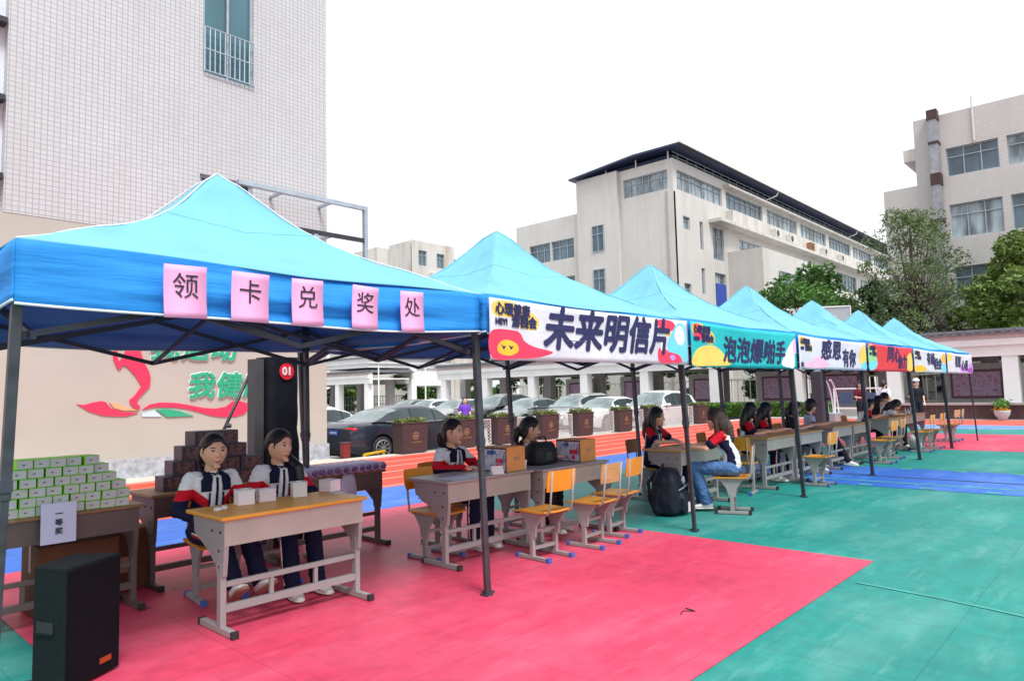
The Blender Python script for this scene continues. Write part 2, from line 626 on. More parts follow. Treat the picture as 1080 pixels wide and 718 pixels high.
M_concrete = mat('concrete', (0.34, 0.335, 0.32), 0.85, 0.15, 0.7, 0.3, 25)
M_kerb = mat('kerb_stone', (0.52, 0.47, 0.40), 0.8, 0.12, 3, 0.3, 30)
M_track = court_mat('track_rubber', rgb(208, 74, 56), rgb(225, 110, 90), 0.35, 0.75)
M_teal = court_mat('court_teal', rgb(26, 136, 127), rgb(124, 176, 168), 0.52, 0.5)
M_pink = court_mat('court_pink', rgb(214, 68, 98), rgb(232, 130, 152), 0.42, 0.45)
M_blue = court_mat('court_blue', rgb(46, 104, 196), rgb(130, 170, 220), 0.5, 0.5)
M_pale = court_mat('court_paleblue', rgb(110, 150, 210), rgb(170, 200, 215), 0.6, 0.5)
M_line = mat('line_paint', (0.72, 0.70, 0.68), 0.7, 0.15, 4)
M_wornline = mat('worn_line_paint', rgb(66, 148, 138), 0.7, 0.25, 3)
M_dark = mat('dark_seam', (0.03, 0.035, 0.05), 0.8)

sheet('ground', -400, -400, 600, 600, -0.25, M_concrete)
b = MB(); b.box(-60, -60, -0.24, 28.6, 14.0, -0.012); b.box(28.6, -60, -0.24, 32.6, 14.0, -0.012)
structure(b.build('running_track', M_track))
b = MB(); b.box(-60, 14.0, -0.24, 33, 14.5, 0.0); structure(b.build('kerb', M_kerb))
b = MB(); b.box(-60, 14.5, -0.24, 9.6, 16, -0.01); structure(b.build('pavement', M_kerb))
b = MB(); b.box(32.6, -60, -0.24, 35.2, 14.0, 0.0); structure(b.build('paving', M_concrete))
b = MB(); b.box(35.2, -60, -0.245, 41.5, 46, 0.32); structure(b.build('podium_floor', mat('podium_stone', (0.36, 0.34, 0.33), 0.7, 0.1, 2)))
sheet('court_floor', -9, -14, 28.5, 9.35, -0.004, M_teal)
sheet('court_border_floor', -9, 7.62, 28.5, 9.35, 0.0, M_blue)
sheet('court_border_floor', 26.2, -14, 28.5, 7.62, 0.0, M_pale)
sheet('court_key_floor', 1.22, 1.86, 6.5, 7.62, 0.0, M_pink)
sheet('court_key_floor', 18.1, 1.3, 23.7, 7.62, 0.0, M_pink)
sheet('court_band_floor', 11.2, -14, 13.8, 7.62, 0.0, M_blue)
b = MB()
for x in (11.75,):
    b.box(x - .035, -14, .003, x + .05, 7.6, .0035)
structure(b.build('line_markings', M_wornline))
b = MB(); b.box(12.42, -14, .001, 12.48, 7.6, .004); structure(b.build('floor_seam_line', M_dark))
b = MB()
for x in (11.32, 13.72):
    for i in range(26):
        b.box(x - .07, 7.2 - .8 * i, .003, x + .07, 7.38 - .8 * i, .0038)
structure(b.build('dash_markings', M_wornline))
b = MB()
for i in range(6):
    y = 9.55 + i * 0.86
    b.box(-60, y - .017, -.0115, 28.6, y + .017, -.009)
for i in range(5):
    x = 28.72 + i * 0.86
    b.box(x - .025, -60, -.0115, x + .025, 13.9, -.009)
structure(b.build('lane_markings', mat('faded_lane_paint', rgb(232, 190, 178), .7, .15, 3)))
# worn arc on the teal court
b = MB()
arc = [(5.3, 2.3 + 0) if False else (6.1 * math.cos(a) - 0.35, 2.6 + 6.1 * math.sin(a) - 0.3) for a in [R(-75 + 2.5 * i) for i in range(32)]]
for (xa, ya), (xb, yb) in zip(arc, arc[1:]):
    if (1.2 < xa < 6.6 and ya > 1.70) or xa < 5.0:
        continue
    d = Vector((xb - xa, yb - ya)).normalized(); nn = Vector((-d.y, d.x)) * .016
    b.add([(xa - nn.x, ya - nn.y, .001), (xa + nn.x, ya + nn.y, .001), (xb + nn.x, yb + nn.y, .001), (xb - nn.x, yb - nn.y, .001)], [(0, 1, 2, 3)])
structure(b.build('arc_markings', M_wornline))

# ================================================================== buildings
M_tileA = tile_wall('grey_white_tiles', (0.545, 0.565, 0.575), (0.325, 0.33, 0.345), 0.104, 0.096, 0.007, 0.30, streak_col=(.40, .39, .38))
M_plaster = mat('cream_plaster', (0.43, 0.415, 0.365), 0.8, 0.05, 0.8, 0.1, 60)
M_granite = mat('grey_granite', (0.36, 0.38, 0.42), 0.5, 0.3, 9)
M_tileB = tile_wall('cream_small_tiles', (0.63, 0.615, 0.585), (0.51, 0.495, 0.47), 0.24, 0.12, 0.014, 0.45, 0.5, (0.40, 0.33, 0.26))
M_tileC = tile_wall('beige_small_tiles', (0.56, 0.545, 0.535), (0.44, 0.42, 0.41), 0.24, 0.12, 0.014, 0.4, 0.5)
M_render = tile_wall('cream_render', (0.60, 0.58, 0.55), (0.58, 0.56, 0.53), 3, 3, .01, 0.85, streak_col=(.36, .25, .16))
M_frameg = mat('grey_window_frame', (0.33, 0.38, 0.42), 0.5)
M_framew = mat('white_window_frame', (0.62, 0.64, 0.66), 0.5)
M_glassT = glass_mat('teal_glass', (0.05, 0.13, 0.16))
M_glassB = glass_mat('blue_grey_glass', (0.09, 0.14, 0.18))
M_glassL = glass_mat('pale_curtained_glass', (0.24, 0.30, 0.33), 0.12, 0.6, 1.5)
M_blueb = mat('blue_board', rgb(45, 75, 165), 0.5)
M_navyroof = mat('navy_sheet_metal', (0.018, 0.028, 0.075), 0.5, 0.15, 2)
M_whitep = mat('white_paint', (0.78, 0.77, 0.77), 0.6, 0.06, 0.8)
M_steel = mat('galvanised_steel', (0.42, 0.50, 0.56), 0.45, 0.1, 4, metal=0.6)
M_black = mat('black_metal', (0.025, 0.027, 0.035), 0.45, 0.2)

# ---- left building (tile over cream plaster) ----
BY = 15.0
t = thing('tiled_building', 'tall grey white tiled building with cream painted lower wall and barred window at the left', 'building', (0, 0, 0))
XL, XR, ZT, ZP = 2.86, 9.53, 15.5, 4.96
wn_hi = (3.54, 8.70, 4.72, 11.6); wn_lo = (3.50, 5.15, 4.70, 6.42)     # along-wall openings
b = MB()
wall_holes(b, (XL, BY, 0), (1, 0, 0), (0, -1, 0), XR - XL, ZP, ZT, [wn_hi, wn_lo])
b.add([(XR, BY, ZP), (XR, BY + 14, ZP), (XR, BY + 14, ZT), (XR, BY, ZT)], [(0, 1, 2, 3)])
b.add([(XL, BY, ZP), (XL, BY + 1.2, ZP), (XL, BY + 1.2, ZT), (XL, BY, ZT)], [(3, 2, 1, 0)])
b.add([(XL, BY, ZT), (XR, BY, ZT), (XR, BY + 14, ZT), (XL, BY + 14, ZT)], [(0, 1, 2, 3)])
b.build('tiled_wall', M_tileA, t, fixn=False)
b = MB()
b.box(-40, BY + .012, 0.36, XR - .012, BY + 14, ZP - .002)
b.build('plaster_wall', M_plaster, t)
b = MB(); b.box(-40, BY - .03, -0.2, XR + .03, BY + 14, 0.36); b.build('granite_base', M_granite, t)
window(t, (XL, BY, 0), (1, 0, 0), (0, -1, 0), wn_hi, M_frameg, M_glassT, 2, 1)
window(t, (XL, BY, 0), (1, 0, 0), (0, -1, 0), wn_lo, M_frameg, M_glassT, 2, 1)
b = MB()                                                               # window guard
gx0, gx1, gz0, gz1 = XL + 3.56, XL + 4.70, 8.75, 9.75
for i in range(11):
    x = gx0 + (gx1 - gx0) * i / 10
    b.tube([(x, BY - .06, gz0), (x, BY - .06, gz1)], .012, 6)
for z in (gz0, gz0 + .5, gz1):
    b.tube([(gx0, BY - .06, z), (gx1, BY - .06, z)], .016, 6)
b.build('window_guard', M_steel, t)
b = MB()
b.box(-14, BY + .22, ZP, XL - .002, BY + 14, ZT)
b.build('side_wing', mat('pale_blue_render', (0.62, 0.68, 0.74), 0.7, 0.05), t)
b = MB()
for z in (5.6, 7.05, 8.5, 9.95, 11.4):
    b.box(-14, BY - .04, z - .05, XL - .02, BY + .215, z + .05)
b.build('ledge', M_black, t)
# ---- mural on the plaster wall ----
def wpt(px, py, Y):
    d = rt * ((px - 540) / CAM_F) - upv * ((py - 359) / CAM_F) + fw
    k = Y / d.y
    return (d.x * k, CAM_H + d.z * k)
def mural_fn(u, v, d): return (u, BY + .010 - d, v)
M_mred = mat('mural_red', rgb(232, 48, 88), 0.6, 0.05)
M_mora = mat('mural_orange', rgb(232, 165, 120), 0.6, 0.05)
M_mgrn = mat('mural_green', rgb(40, 165, 125), 0.6, 0.05)
M_mblu = mat('mural_paleblue', rgb(190, 215, 235), 0.6, 0.05)
M_mwht = mat('mural_white', (0.8, 0.8, 0.8), 0.6, 0.03)
mu = thing('wall_mural', 'raised red runner and ribbon with green characters on the cream wall', 'mural', (0, 0, 0))
def crop_poly(pts, s, ox, oy): return [wpt(x / s + ox, y / s + oy, BY) for x, y in pts]
runner = crop_poly([(790, 60), (870, 60), (885, 178), (905, 245), (940, 310), (950, 352), (942, 405), (912, 435), (868, 482), (862, 508), (884, 530), (870, 550), (845, 536), (820, 510), (815, 490), (850, 460), (893, 400), (848, 330), (800, 278), (772, 266), (765, 282), (745, 300), (727, 265), (712, 225), (720, 180), (728, 120), (742, 120), (738, 180), (736, 212), (750, 248), (775, 215), (790, 180)], 5.983, 0, 340)
b = MB(); b.prism(runner, mural_fn, 0, .03); b.build('runner_figure', M_mred, mu)
hx, hz = wpt(830 / 5.983, 340 - 5, BY)
b = MB(); b.prism([(hx + .17 * math.cos(a), hz + .2 * math.sin(a)) for a in [2 * PI * i / 16 for i in range(16)]], mural_fn, 0, .03); b.build('runner_head', M_mora, mu)
for nm, pts, s, ox, oy, m, th in (
    ('ribbon', [(485, 515), (530, 520), (580, 505), (640, 495), (665, 500), (700, 540), (780, 565), (870, 570), (800, 590), (720, 592), (640, 585), (560, 560)], 5.983, 0, 340, M_mred, .02),
    ('ribbon', [(690, 505), (740, 510), (800, 535), (870, 555), (780, 556), (720, 540)], 5.983, 0, 340, M_mora, .024),
    ('ribbon', [(0, 552), (60, 512), (150, 495), (280, 500), (400, 520), (500, 540), (600, 545), (680, 530), (730, 490), (780, 480), (850, 500), (870, 540), (830, 590), (760, 610), (650, 615), (550, 600), (450, 570), (350, 545), (250, 533), (100, 533), (40, 545)], 7.714, 150, 360, M_mred, .02),
    ('ribbon', [(110, 556), (200, 548), (300, 565), (415, 605), (200, 615)], 7.714, 150, 360, M_mgrn, .024),
    ('ribbon', [(0, 585), (100, 560), (140, 590), (155, 612), (0, 612)], 7.714, 150, 360, M_mblu, .018)):
    b = MB(); b.prism(crop_poly(pts, s, ox, oy), mural_fn, 0, th); b.build(nm, m, mu)
for row, (s, pc, size, wid) in enumerate((('我运动', (205, 374), .60, 1.85), ('我健康', (241, 408), .58, 1.75))):
    cx_, cz_ = wpt(pc[0], pc[1] - (6 if row == 0 else 0), BY)
    for bold, d0, m in ((.036, .004, M_mwht), (.016, .03, M_mgrn)):
        lettering(s, size, lambda u, v, d, cx_=cx_, cz_=cz_, d0=d0: (cx_ + u, BY + .010 - d0 - d, cz_ + v), m, mu, bold, 0.12, 1.08, extr=.012 if m is M_mgrn else .003)

# ---- steel gantry in front of the left building ----
t = thing('steel_frame', 'grey steel rail frame bracketed out from the tiled building above the first tent', 'frame', (0, 0, 0))
GY = 14.35
b = MB(); b.box(10.17, GY - .05, 4.3, 10.27, GY + .05, 6.25); b.build('end_post', M_steel, t)
b = MB(); b.box(6.9, GY - .05, 6.15, 10.17, GY + .05, 6.25); b.build('top_rail', M_steel, t)
b = MB(); b.box(6.9, GY - .04, 5.33, 10.17, GY + .04, 5.43); b.build('lower_rail', M_black, t)
for x in (6.95, 8.0, 9.3):
    for z in (6.2, 5.38):
        b = MB(); b.box(x - .03, GY + .05, z - .03, x + .03, BY, z + .03); b.build('bracket', M_steel, t)
b = MB(); b.box(8.75, GY - .05, 5.0, 8.85, GY + .05, 5.33); b.box(8.62, GY - .2, 4.95, 8.98, GY - .05, 5.12)
b.build('camera_unit', M_steel, t)

# ---- central four-storey building ----
def facade(parent, nm, P0, U, Nn, wid, z0, z1, holes, m_wall, m_frame, glasses, cols, rows=2, split=.7):
    b = MB(); wall_holes(b, P0, U, Nn, wid, z0, z1, holes, .25)
    b.build(nm, m_wall, parent, fixn=False)
    for i, h in enumerate(holes):
        c = max(1, round((h[2] - h[0]) / cols))
        window(parent, P0, U, Nn, h, m_frame, glasses[i % len(glasses)], c, rows, .2, .07, split)

cX, cY = 47.0, 26.1
t = thing('school_building', 'cream four storey school building with dark blue overhanging roof behind the tents', 'building', (0, 0, 0))
# front face along X (y = cY), u = X - cX
wid = 75
H4 = [(0.6, 16.85, 8.2, 18.4)] + [(9.0 + k * 8.6, 16.85, 16.6 + k * 8.6, 18.4) for k in range(7)]
H3 = [(11.2 + k * 8.6, 12.4, 18.2 + k * 8.6, 14.5) for k in range(7)]
H3b = [(1.3, 13.9, 2.4, 14.9), (4.0, 12.6, 4.55, 14.9), (6.2, 12.1, 8.2, 14.85), (4.0, 9.0, 4.55, 11.1), (1.1, 8.2, 2.2, 9.6), (6.3, 7.6, 8.3, 11.0)]
H2 = [(11.2 + k * 8.6, 8.3, 18.2 + k * 8.6, 10.6) for k in range(1, 7)]
facade(t, 'front_wall', (cX, cY, 0), (1, 0, 0), (0, -1, 0), wid, -0.3, 19.2, H4 + H3 + H3b + H2, M_tileB, M_frameg, [M_glassL, M_glassB, M_glassL, M_glassL, M_glassB], 1.1)
# protruding bay
b = MB(); b.box(cX + 8.9, cY - 3.0, -0.3, cX + 26, cY - .02, 13.0); b.build('bay_block', M_tileB, t)
for i, (x0, x1) in enumerate(((13.2, 15.6), (16.4, 18.8))):
    window(t, (cX, cY - 3.05 - .15, 0), (1, 0, 0), (0, -1, 0), (x0 - 1, 8.6, x1 - 1, 11.4), M_frameg, M_glassB, 3, 2, .14)
b = MB(); b.box(cX + 6.4, cY - .02, 7.7, cX + 8.2, cY + .1, 10.1); b.build('blue_board', M_blueb, t)
# ledges
b = MB(); b.box(cX + 5.6, cY - 1.1, 15.05, cX + wid, cY - .01, 15.32); b.build('ledge', M_render, t)
b = MB(); b.box(cX + 8.6, cY - .55, 18.62, cX + wid, cY - .01, 18.8); b.build('ledge', M_render, t)
b = MB(); b.box(cX + 8.9, cY - .62, 15.4, cX + wid, cY - .02, 16.6); b.build('balcony_wall', M_render, t)
# side face along Y (x = cX), u = Y - cY
HS = [(0.5, 16.88, 4.5, 18.4), (6.5, 12.9, 7.7, 15.1), (6.5, 9.1, 7.7, 11.45), (9.7, 12.9, 12.2, 14.62), (12.35, 12.9, 14.75, 14.62), (9.7, 9.4, 12.2, 11.35), (12.4, 9.4, 14.8, 11.35), (9.7, 5.4, 12.2, 7.4), (12.4, 5.4, 14.8, 7.4)]
b = MB()
wall_holes(b, (cX, cY, 0), (0, 1, 0), (-1, 0, 0), 9.0, -0.3, 19.2, [h for h in HS if h[2] < 9], .25)
wall_holes(b, (cX, cY, 0), (0, 1, 0), (-1, 0, 0), 16.3, -0.3, 16.6, [h for h in HS if h[2] > 9] + [(0, -0.3, 9.0, 16.6)], .25)
b.build('side_wall', M_tileB, t, fixn=False)
for i, h in enumerate(HS):
    window(t, (cX, cY, 0), (0, 1, 0), (-1, 0, 0), h, M_frameg, (M_glassL if i in (0,) else M_glassB), 7 if i == 0 else 2 if h[2] - h[0] < 2 else 3, 2, .2, .07)
b = MB(); b.box(cX + .4, cY + .4, 16.0, cX + wid, cY + 9.0, 19.15); b.build('upper_block', M_tileB, t)
b = MB(); b.box(cX + .4, cY + .4, 0, cX + wid, cY + 16.3, 16.5); b.build('core_block', M_tileB, t)
b = MB(); b.box(cX - .35, cY + 4.9, -0.3, cX - .01, cY + 9.02, 19.25); b.build('pilaster', M_tileB, t)
window(t, (cX - .36 - .2, cY, 0), (0, 1, 0), (-1, 0, 0), (6.3, 12.9, 7.5, 15.1), M_frameg, M_glassB, 2, 2, .2)
window(t, (cX - .36 - .2, cY, 0), (0, 1, 0), (-1, 0, 0), (6.3, 9.1, 7.5, 11.45), M_frameg, M_glassB, 2, 2, .2)
# roof: dark sloping canopy on thin posts
b = MB()
b.add([(cX - .9, cY - 1.1, 19.92), (cX + wid, cY - 1.1, 19.92), (cX + wid, cY + 5, 20.5), (cX - .9, cY + 3.0, 19.96),
       (cX - .9, cY + 9.4, 19.42), (cX + wid, cY + 9.4, 19.42)], [(0, 1, 2, 3), (3, 2, 5, 4)])
b.add([(cX - .9, cY - 1.1, 19.78), (cX + wid, cY - 1.1, 19.78), (cX + wid, cY + 5, 20.3), (cX - .9, cY + 3.0, 19.80),
       (cX - .9, cY + 9.4, 19.28), (cX + wid, cY + 9.4, 19.28)], [(3, 2, 1, 0), (4, 5, 2, 3)])
b.add([(cX - .9, cY - 1.1, 19.92), (cX - .9, cY + 3, 19.96), (cX - .9, cY + 3, 19.80), (cX - .9, cY - 1.1, 19.78), (cX - .9, cY + 9.4, 19.42), (cX - .9, cY + 9.4, 19.28)], [(0, 1, 2, 3), (1, 4, 5, 2)])
b.build('roof', M_navyroof, t, fixn=False)
b = MB(); b.box(cX + .3, cY + .35, 19.2, cX + wid, cY + 8.6, 19.6); b.build('roof_shade_wall', M_navyroof, t)
b = MB(); b.box(cX - .95, cY - 1.2, 19.90, cX + wid, cY - 1.0, 20.02); b.build('roof_edge', M_whitep, t)
for y in (0.3, 3.2, 6.1, 8.9):
    b = MB(); b.tube([(cX - .1, cY + y, 19.1), (cX - .1, cY + y, 19.75 - (.3 if y > 8 else 0))], .05, 6); b.build('roof_post', M_whitep, t)
b = MB()
for i in range(48):
    x = cX + 1 + i * 1.5
    b.tube([(x, cY + .1, 19.15), (x, cY + .1, 19.75)], .025, 5)
for z in (19.45, 19.75):
    b.tube([(cX + .2, cY + .1, z), (cX + 72, cY + .1, z)], .025, 5)
b.build('roof_railing', M_steel, t)
for x in (18, 42):
    b = MB(); b.tube([(cX + x, cY - 1.05, 19.85), (cX + x - .1, cY - .9, 19.5), (cX + x - .7, cY - .1, 19.1), (cX + x - .7, cY - .12, 18.6)], .07, 6); b.build('downpipe', M_whitep, t)
b = MB(); b.tube([(cX - .06, cY + .6, 0), (cX - .06, cY + .6, 16.7)], .06, 6); b.build('downpipe', mat('dull_pipe', (.32, .30, .29), .6), t)
M_ac = mat('aircon_white', (0.62, 0.60, 0.55), 0.5)
M_rust = mat('rust', (0.30, 0.14, 0.06), 0.8, 0.4, 6)
for i, x in enumerate((17.5, 21.0, 26.5, 30.5, 36.0, 43.0)):
    a = thing('air_conditioner', '%s air conditioner unit from the left on the ledge of the cream school building' % ORD[i], 'air conditioner', (cX + x, cY - .86, 15.32), 0, 'air conditioners on the school ledge')
    b = MB(); b.box(-.55, -.22, 0.06, .55, .22, .86); b.build('casing', M_rust if i == 2 else M_ac, a)
    b = MB(); b.tube([(-.12, -.245, .46), (-.12, -.215, .46)], .3, 16); b.build('fan_grille', M_black, a)
    b = MB(); b.box(-.5, -.2, 0, -.4, .2, .06); b.box(.4, -.2, 0, .5, .2, .06); b.build('bracket', M_rust, a)

# ---- right building ----
t = thing('classroom_building', 'beige tiled classroom building with large windows and a rusty duct at the right', 'building', (0, 0, 0))
x3 = 48.0
def f3(y): return 9.95 - y                                              # u runs toward -Y
H = []
for k in range(8):
    u0 = 1.62 + k * 3.02
    for za, zb in ((13.77, 15.5), (10.03, 12.05), (6.3, 8.3), (2.6, 4.6)):
        H.append((u0, za, u0 + 2.62, zb))
facade(t, 'front_wall', (x3, 9.95, 0), (0, -1, 0), (-1, 0, 0), 40, -0.3, 17.65, H, M_tileC, M_frameg, [M_glassB, M_glassL, M_glassB], 0.9, 2, .68)
b = MB(); b.box(x3 + .3, -30, -0.3, x3 + 16, 9.9, 17.6); b.build('main_block', M_tileC, t)
b = MB(); b.box(x3 + .02, 9.94, -0.3, x3 + 16, 11.85, 13.6); b.build('side_wing', M_tileC, t)
b = MB(); b.box(x3 + .02, 9.96, 15.2, x3 + 3, 10.6, 15.95); b.build('roof_ledge', M_render, t)
M_duct = mat('duct_metal', (0.30, 0.31, 0.34), 0.45, 0.2, 3, metal=0.4)
M_ductr = mat('duct_rusty', (0.06, 0.028, 0.03), 0.7, 0.3, 4)
b = MB(); b.box(x3 - .6, 8.6, 3, x3 - .05, 9.05, 17.3); b.build('duct', M_duct, t)
for z0, z1 in ((17.3, 17.9), (13.3, 14.0), (11.0, 11.2), (15.8, 15.95)):
    b = MB(); b.box(x3 - .65, 8.55, z0, x3 - .02, 9.1, z1); b.build('duct_collar', M_ductr, t)
b = MB(); b.tube([(x3 - .06, 6.85, 15.6), (x3 - .06, 6.85, 18.3)], .05, 6); b.build('pole', M_ac, t)

# ---- far cream building ----
t = thing('apartment_block', 'far cream apartment block with two small windows beyond the gate', 'building', (0, 0, 0))
ox, oy = 48.95, 60.0
facade(t, 'front_wall', (ox, oy, 0), (1, 0, 0), (0, -1, 0), 6.4, -0.3, 18.8, [(1.0, 16.0, 2.2, 17.75), (3.7, 16.0, 4.9, 17.7), (1.0, 12.4, 2.2, 14.0), (3.7, 12.4, 4.9, 14.0)], M_render, M_frameg, [M_glassB], .6)
b = MB(); b.box(ox + .02, oy + .26, -0.3, ox + 6.38, oy + 4.2, 18.75); b.build('block', M_render, t)
b = MB(); b.box(ox - 1.6, oy + 4.25, -0.3, ox + 6, oy + 14, 18.4); b.build('rear_block', M_render, t)
window(t, (ox - 1.75, oy + 4.3, 0), (0, 1, 0), (-1, 0, 0), (5.4, 15.2, 6.6, 17.2), M_frameg, M_glassB, 2, 1)
b = MB(); b.box(ox + 6.4, oy + 1, -0.3, ox + 12, oy + 10, 17.2); b.build('lower_block', M_render, t)
b = MB(); b.box(ox + 7.0, oy + .6, 17.2, ox + 9.2, oy + 3, 17.5); b.build('roof_ledge', mat('dark_roof', (.12, .12, .13), .7), t)
a = thing('air_conditioner', 'air conditioner unit on the wall of the far cream apartment block', 'air conditioner', (ox + 3.0, oy - .3, 14.6))
b = MB(); b.box(-.45, -.25, 0, .45, .25, .7); b.build('casing', M_ac, a)
b = MB(); b.tube([(0, -.28, .35), (0, -.24, .35)], .25, 14); b.build('fan_grille', M_black, a)

# ================================================================== covered walkway, gate
M_fascia = mat('pinkish_fascia', (0.60, 0.47, 0.46), 0.7, 0.08)
M_rooftile = mat('grey_roof_tile', (0.16, 0.165, 0.19), 0.7, 0.2, 4)
M_greywall = mat('grey_board_wall', (0.33, 0.31, 0.31), 0.7, 0.1)
GX = 36.0
def walkway(label, y0, y1, cols, z0, back=True):
    t = thing('covered_walkway', label, 'walkway', (0, 0, 0))
    b = MB(); b.box(GX - .32, y0, 2.56, GX - .02, y1, 3.02); b.build('front_beam', M_whitep, t)
    b = MB(); b.box(GX - .45, y0, 3.02, GX + .0, y1, 3.28); b.build('cornice', M_whitep, t)
    b = MB(); b.box(GX - .40, y0, 3.28, GX + .0, y1, 3.50); b.build('fascia', M_fascia, t)
    b = MB(); b.box(GX - .60, y0 - .05, 3.50, GX + 4.6, y1 + .05, 3.60)
    n = int((y1 - y0) / .35)
    for i in range(n):
        b.box(GX - .66, y0 + i * .35, 3.60, GX - .3, y0 + i * .35 + .2, 3.68)
    b.box(GX - .5, y0, 3.6, GX + 4.4, y1, 3.72)
    b.build('roof', M_rooftile, t)
    b = MB(); b.box(GX - .02, y0 + .02, 2.9, GX + 4.0, y1 - .02, 3.0); b.build('ceiling', M_whitep, t)
    b = MB(); b.box(GX + 3.6, y0, 2.5, GX + 4.0, y1, 2.9); b.build('rear_beam', M_greywall, t)
    for y in cols:
        b = MB(); b.box(GX - .28, y - .28, z0, GX + .28, y + .28, 2.56); b.build('column', M_whitep, t)
        b = MB(); b.box(GX + 2.9, y - .32 + 1.2, z0, GX + 3.5, y + .32 + 1.2, 2.9); b.build('rear_column', M_greywall, t)
    return t
ycols = [8.9 + 4.47 * k for k in range(8)]
walkway('long white colonnaded walkway behind the cars and tents with grey tiled roof edge', -22, ycols[-1] + .6, [8.9 - 4.47 * k for k in range(1, 7)] + ycols, .32)
walkway('short white colonnaded walkway left of the gate behind the parked cars', 49.6, 75, [50.2, 54.7, 59.2, 63.7, 68.2], -.25)
t = thing('school_gate', 'white gate canopy on wide piers beyond the parked cars', 'gate', (0, 0, 0))
b = MB(); b.box(35.8, 50, 4.3, 45.5, 58, 4.75); b.build('canopy_fascia', M_whitep, t)
b = MB(); b.box(35.95, 50.15, 3.95, 45.35, 57.85, 4.3); b.build('canopy_soffit', M_whitep, t)
b = MB(); b.box(35.6, 49.8, 4.75, 45.7, 58.2, 4.87); b.build('canopy_roof', M_rooftile, t)
b = MB(); b.box(40.5, 49.9, -.25, 41.1, 50.5, 3.95); b.build('pier', M_whitep, t)
b = MB(); b.box(44.7, 50.3, 2.2, 45.2, 57.5, 3.95); b.box(41.2, 50.3, 2.3, 45.2, 50.6, 3.95); b.build('panel_wall', M_whitep, t)
b = MB(); b.box(44.4, 50.0, -.25, 45.3, 50.9, 3.95); b.build('pier', M_whitep, t)
for i, (x, y) in enumerate(((34.4, 46.6), (36.5, 43.2))):
    f = thing('flagpole', ('thin white pole left of the gate opening' if i == 0 else 'thin white pole in front of the middle of the gate canopy'), 'pole', (x, y, -.25))
    b = MB(); b.tube([(0, 0, 0), (0, 0, 4.2)], [.07, .05], 8); b.build('shaft', M_whitep, f)
    b = MB(); b.box(-.15, -.15, 0, .15, .15, .2); b.build('base', M_concrete, f)

# ---- bulletin boards between the rear columns ----
M_maroon = mat('maroon_frame', (0.10, 0.03, 0.045), 0.5)
M_poster = NT('poster_paper'); 
_v = M_poster.coord()
M_poster.base(M_poster.ramp(M_poster.noise(M_poster.mapped((1, 2.2, 5)), 2.2, 2), [(0.35, rgb(120, 105, 130)), (0.5, rgb(165, 140, 165)), (0.62, rgb(140, 80, 110))]))
M_poster.p.inputs['Roughness'].default_value = .3
M_poster = M_poster.m
for i, (y0, y1, wh) in enumerate(((5.0, 7.05, 'between the pot plant and the white column'), (11.05, 12.95, 'behind the dark basketball post'), (14.1, 16.1, 'above the hedge beside the dark post'),
                              (19.0, 20.3, 'left of the hedge behind the girl with long hair'), (23.6, 25.2, 'behind the two white parked cars'), (28.2, 29.7, 'behind the silver hatchback'))):
    t = thing('notice_board', 'maroon framed purple notice board %s' % wh, 'notice board', (38.0, (y0 + y1) / 2, .32), 0, 'notice boards in the walkway')
    h = (y1 - y0) / 2
    b = MB(); b.box(0.06, -h - .35, 0, .36, h + .35, 2.0); b.build('board_wall', M_greywall, t)
    b = MB(); b.box(-.02, -h, .42, .055, h, 1.72); b.build('frame', M_maroon, t)
    b = MB(); b.box(-.04, -h + .1, .52, -.021, h - .1, 1.62); b.build('poster', M_poster, t)

# ---- iron fence behind, low maroon wall, hedge ----
t = thing('iron_fence', 'pale iron railing fence behind the covered walkway', 'fence', (0, 0, 0))
b = MB()
for i in range(150):
    y = -20 + i * .4
    b.box(41.6, y - .02, .3, 41.64, y + .02, 2.1)
b.build('bars', M_ac, t)
b = MB(); b.box(41.58, -20, .5, 41.66, 40, .58); b.box(41.58, -20, 1.9, 41.66, 40, 1.98); b.build('rails', M_ac, t)
t = thing('mesh_fence', 'pale green mesh fence between the gate piers', 'fence', (0, 0, 0))
M_gf = mat('green_fence', (0.30, 0.38, 0.36), .6)
b = MB()
for i in range(60):
    x = 30 + i * .35
    b.box(x - .025, 58.9, -.25, x + .025, 58.95, 1.5)
for z in (0, .6, 1.4):
    b.box(30, 58.88, z, 51, 58.97, z + .06)
b.build('bars', M_gf, t)
t = thing('planter_wall', 'low dark maroon tiled wall below the notice board at the right', 'wall', (0, 0, 0))
b = MB(); b.box(33.0, -22, -.01, 33.6, 8.4, .56); b.build('wall_body', tile_wall('maroon_tiles', (0.05, 0.022, 0.028), (0.03, 0.02, 0.02), .3, .14, .01, .2), t)
b = MB(); b.box(32.94, -22, .56, 33.66, 8.45, .64); b.build('coping', M_greywall, t)

# ================================================================== vegetation
def leaf_mesh(name, pts, size, m, parent, flat=0.0, rng=random):
    vs = []; fs = []
    for p in pts:
        s = size * rng.uniform(.6, 1.35)
        n = Vector((rng.gauss(0, 1), rng.gauss(0, 1), rng.gauss(0, 1) + flat)).normalized()
        a = n.orthogonal().normalized()
        q = Quaternion(n, rng.uniform(0, 2 * PI))
        a = q @ a; c = n.cross(a)
        o = len(vs)
        vs += [p + a * s, p + c * s * .5 + n * s * .12, p - a * s, p - c * s * .5 + n * s * .12]
        fs.append((o, o + 1, o + 2, o + 3))
    me = bpy.data.meshes.new(name)
    me.from_pydata([tuple(v) for v in vs], [], fs)
    return link_mesh(name, me, m, parent)

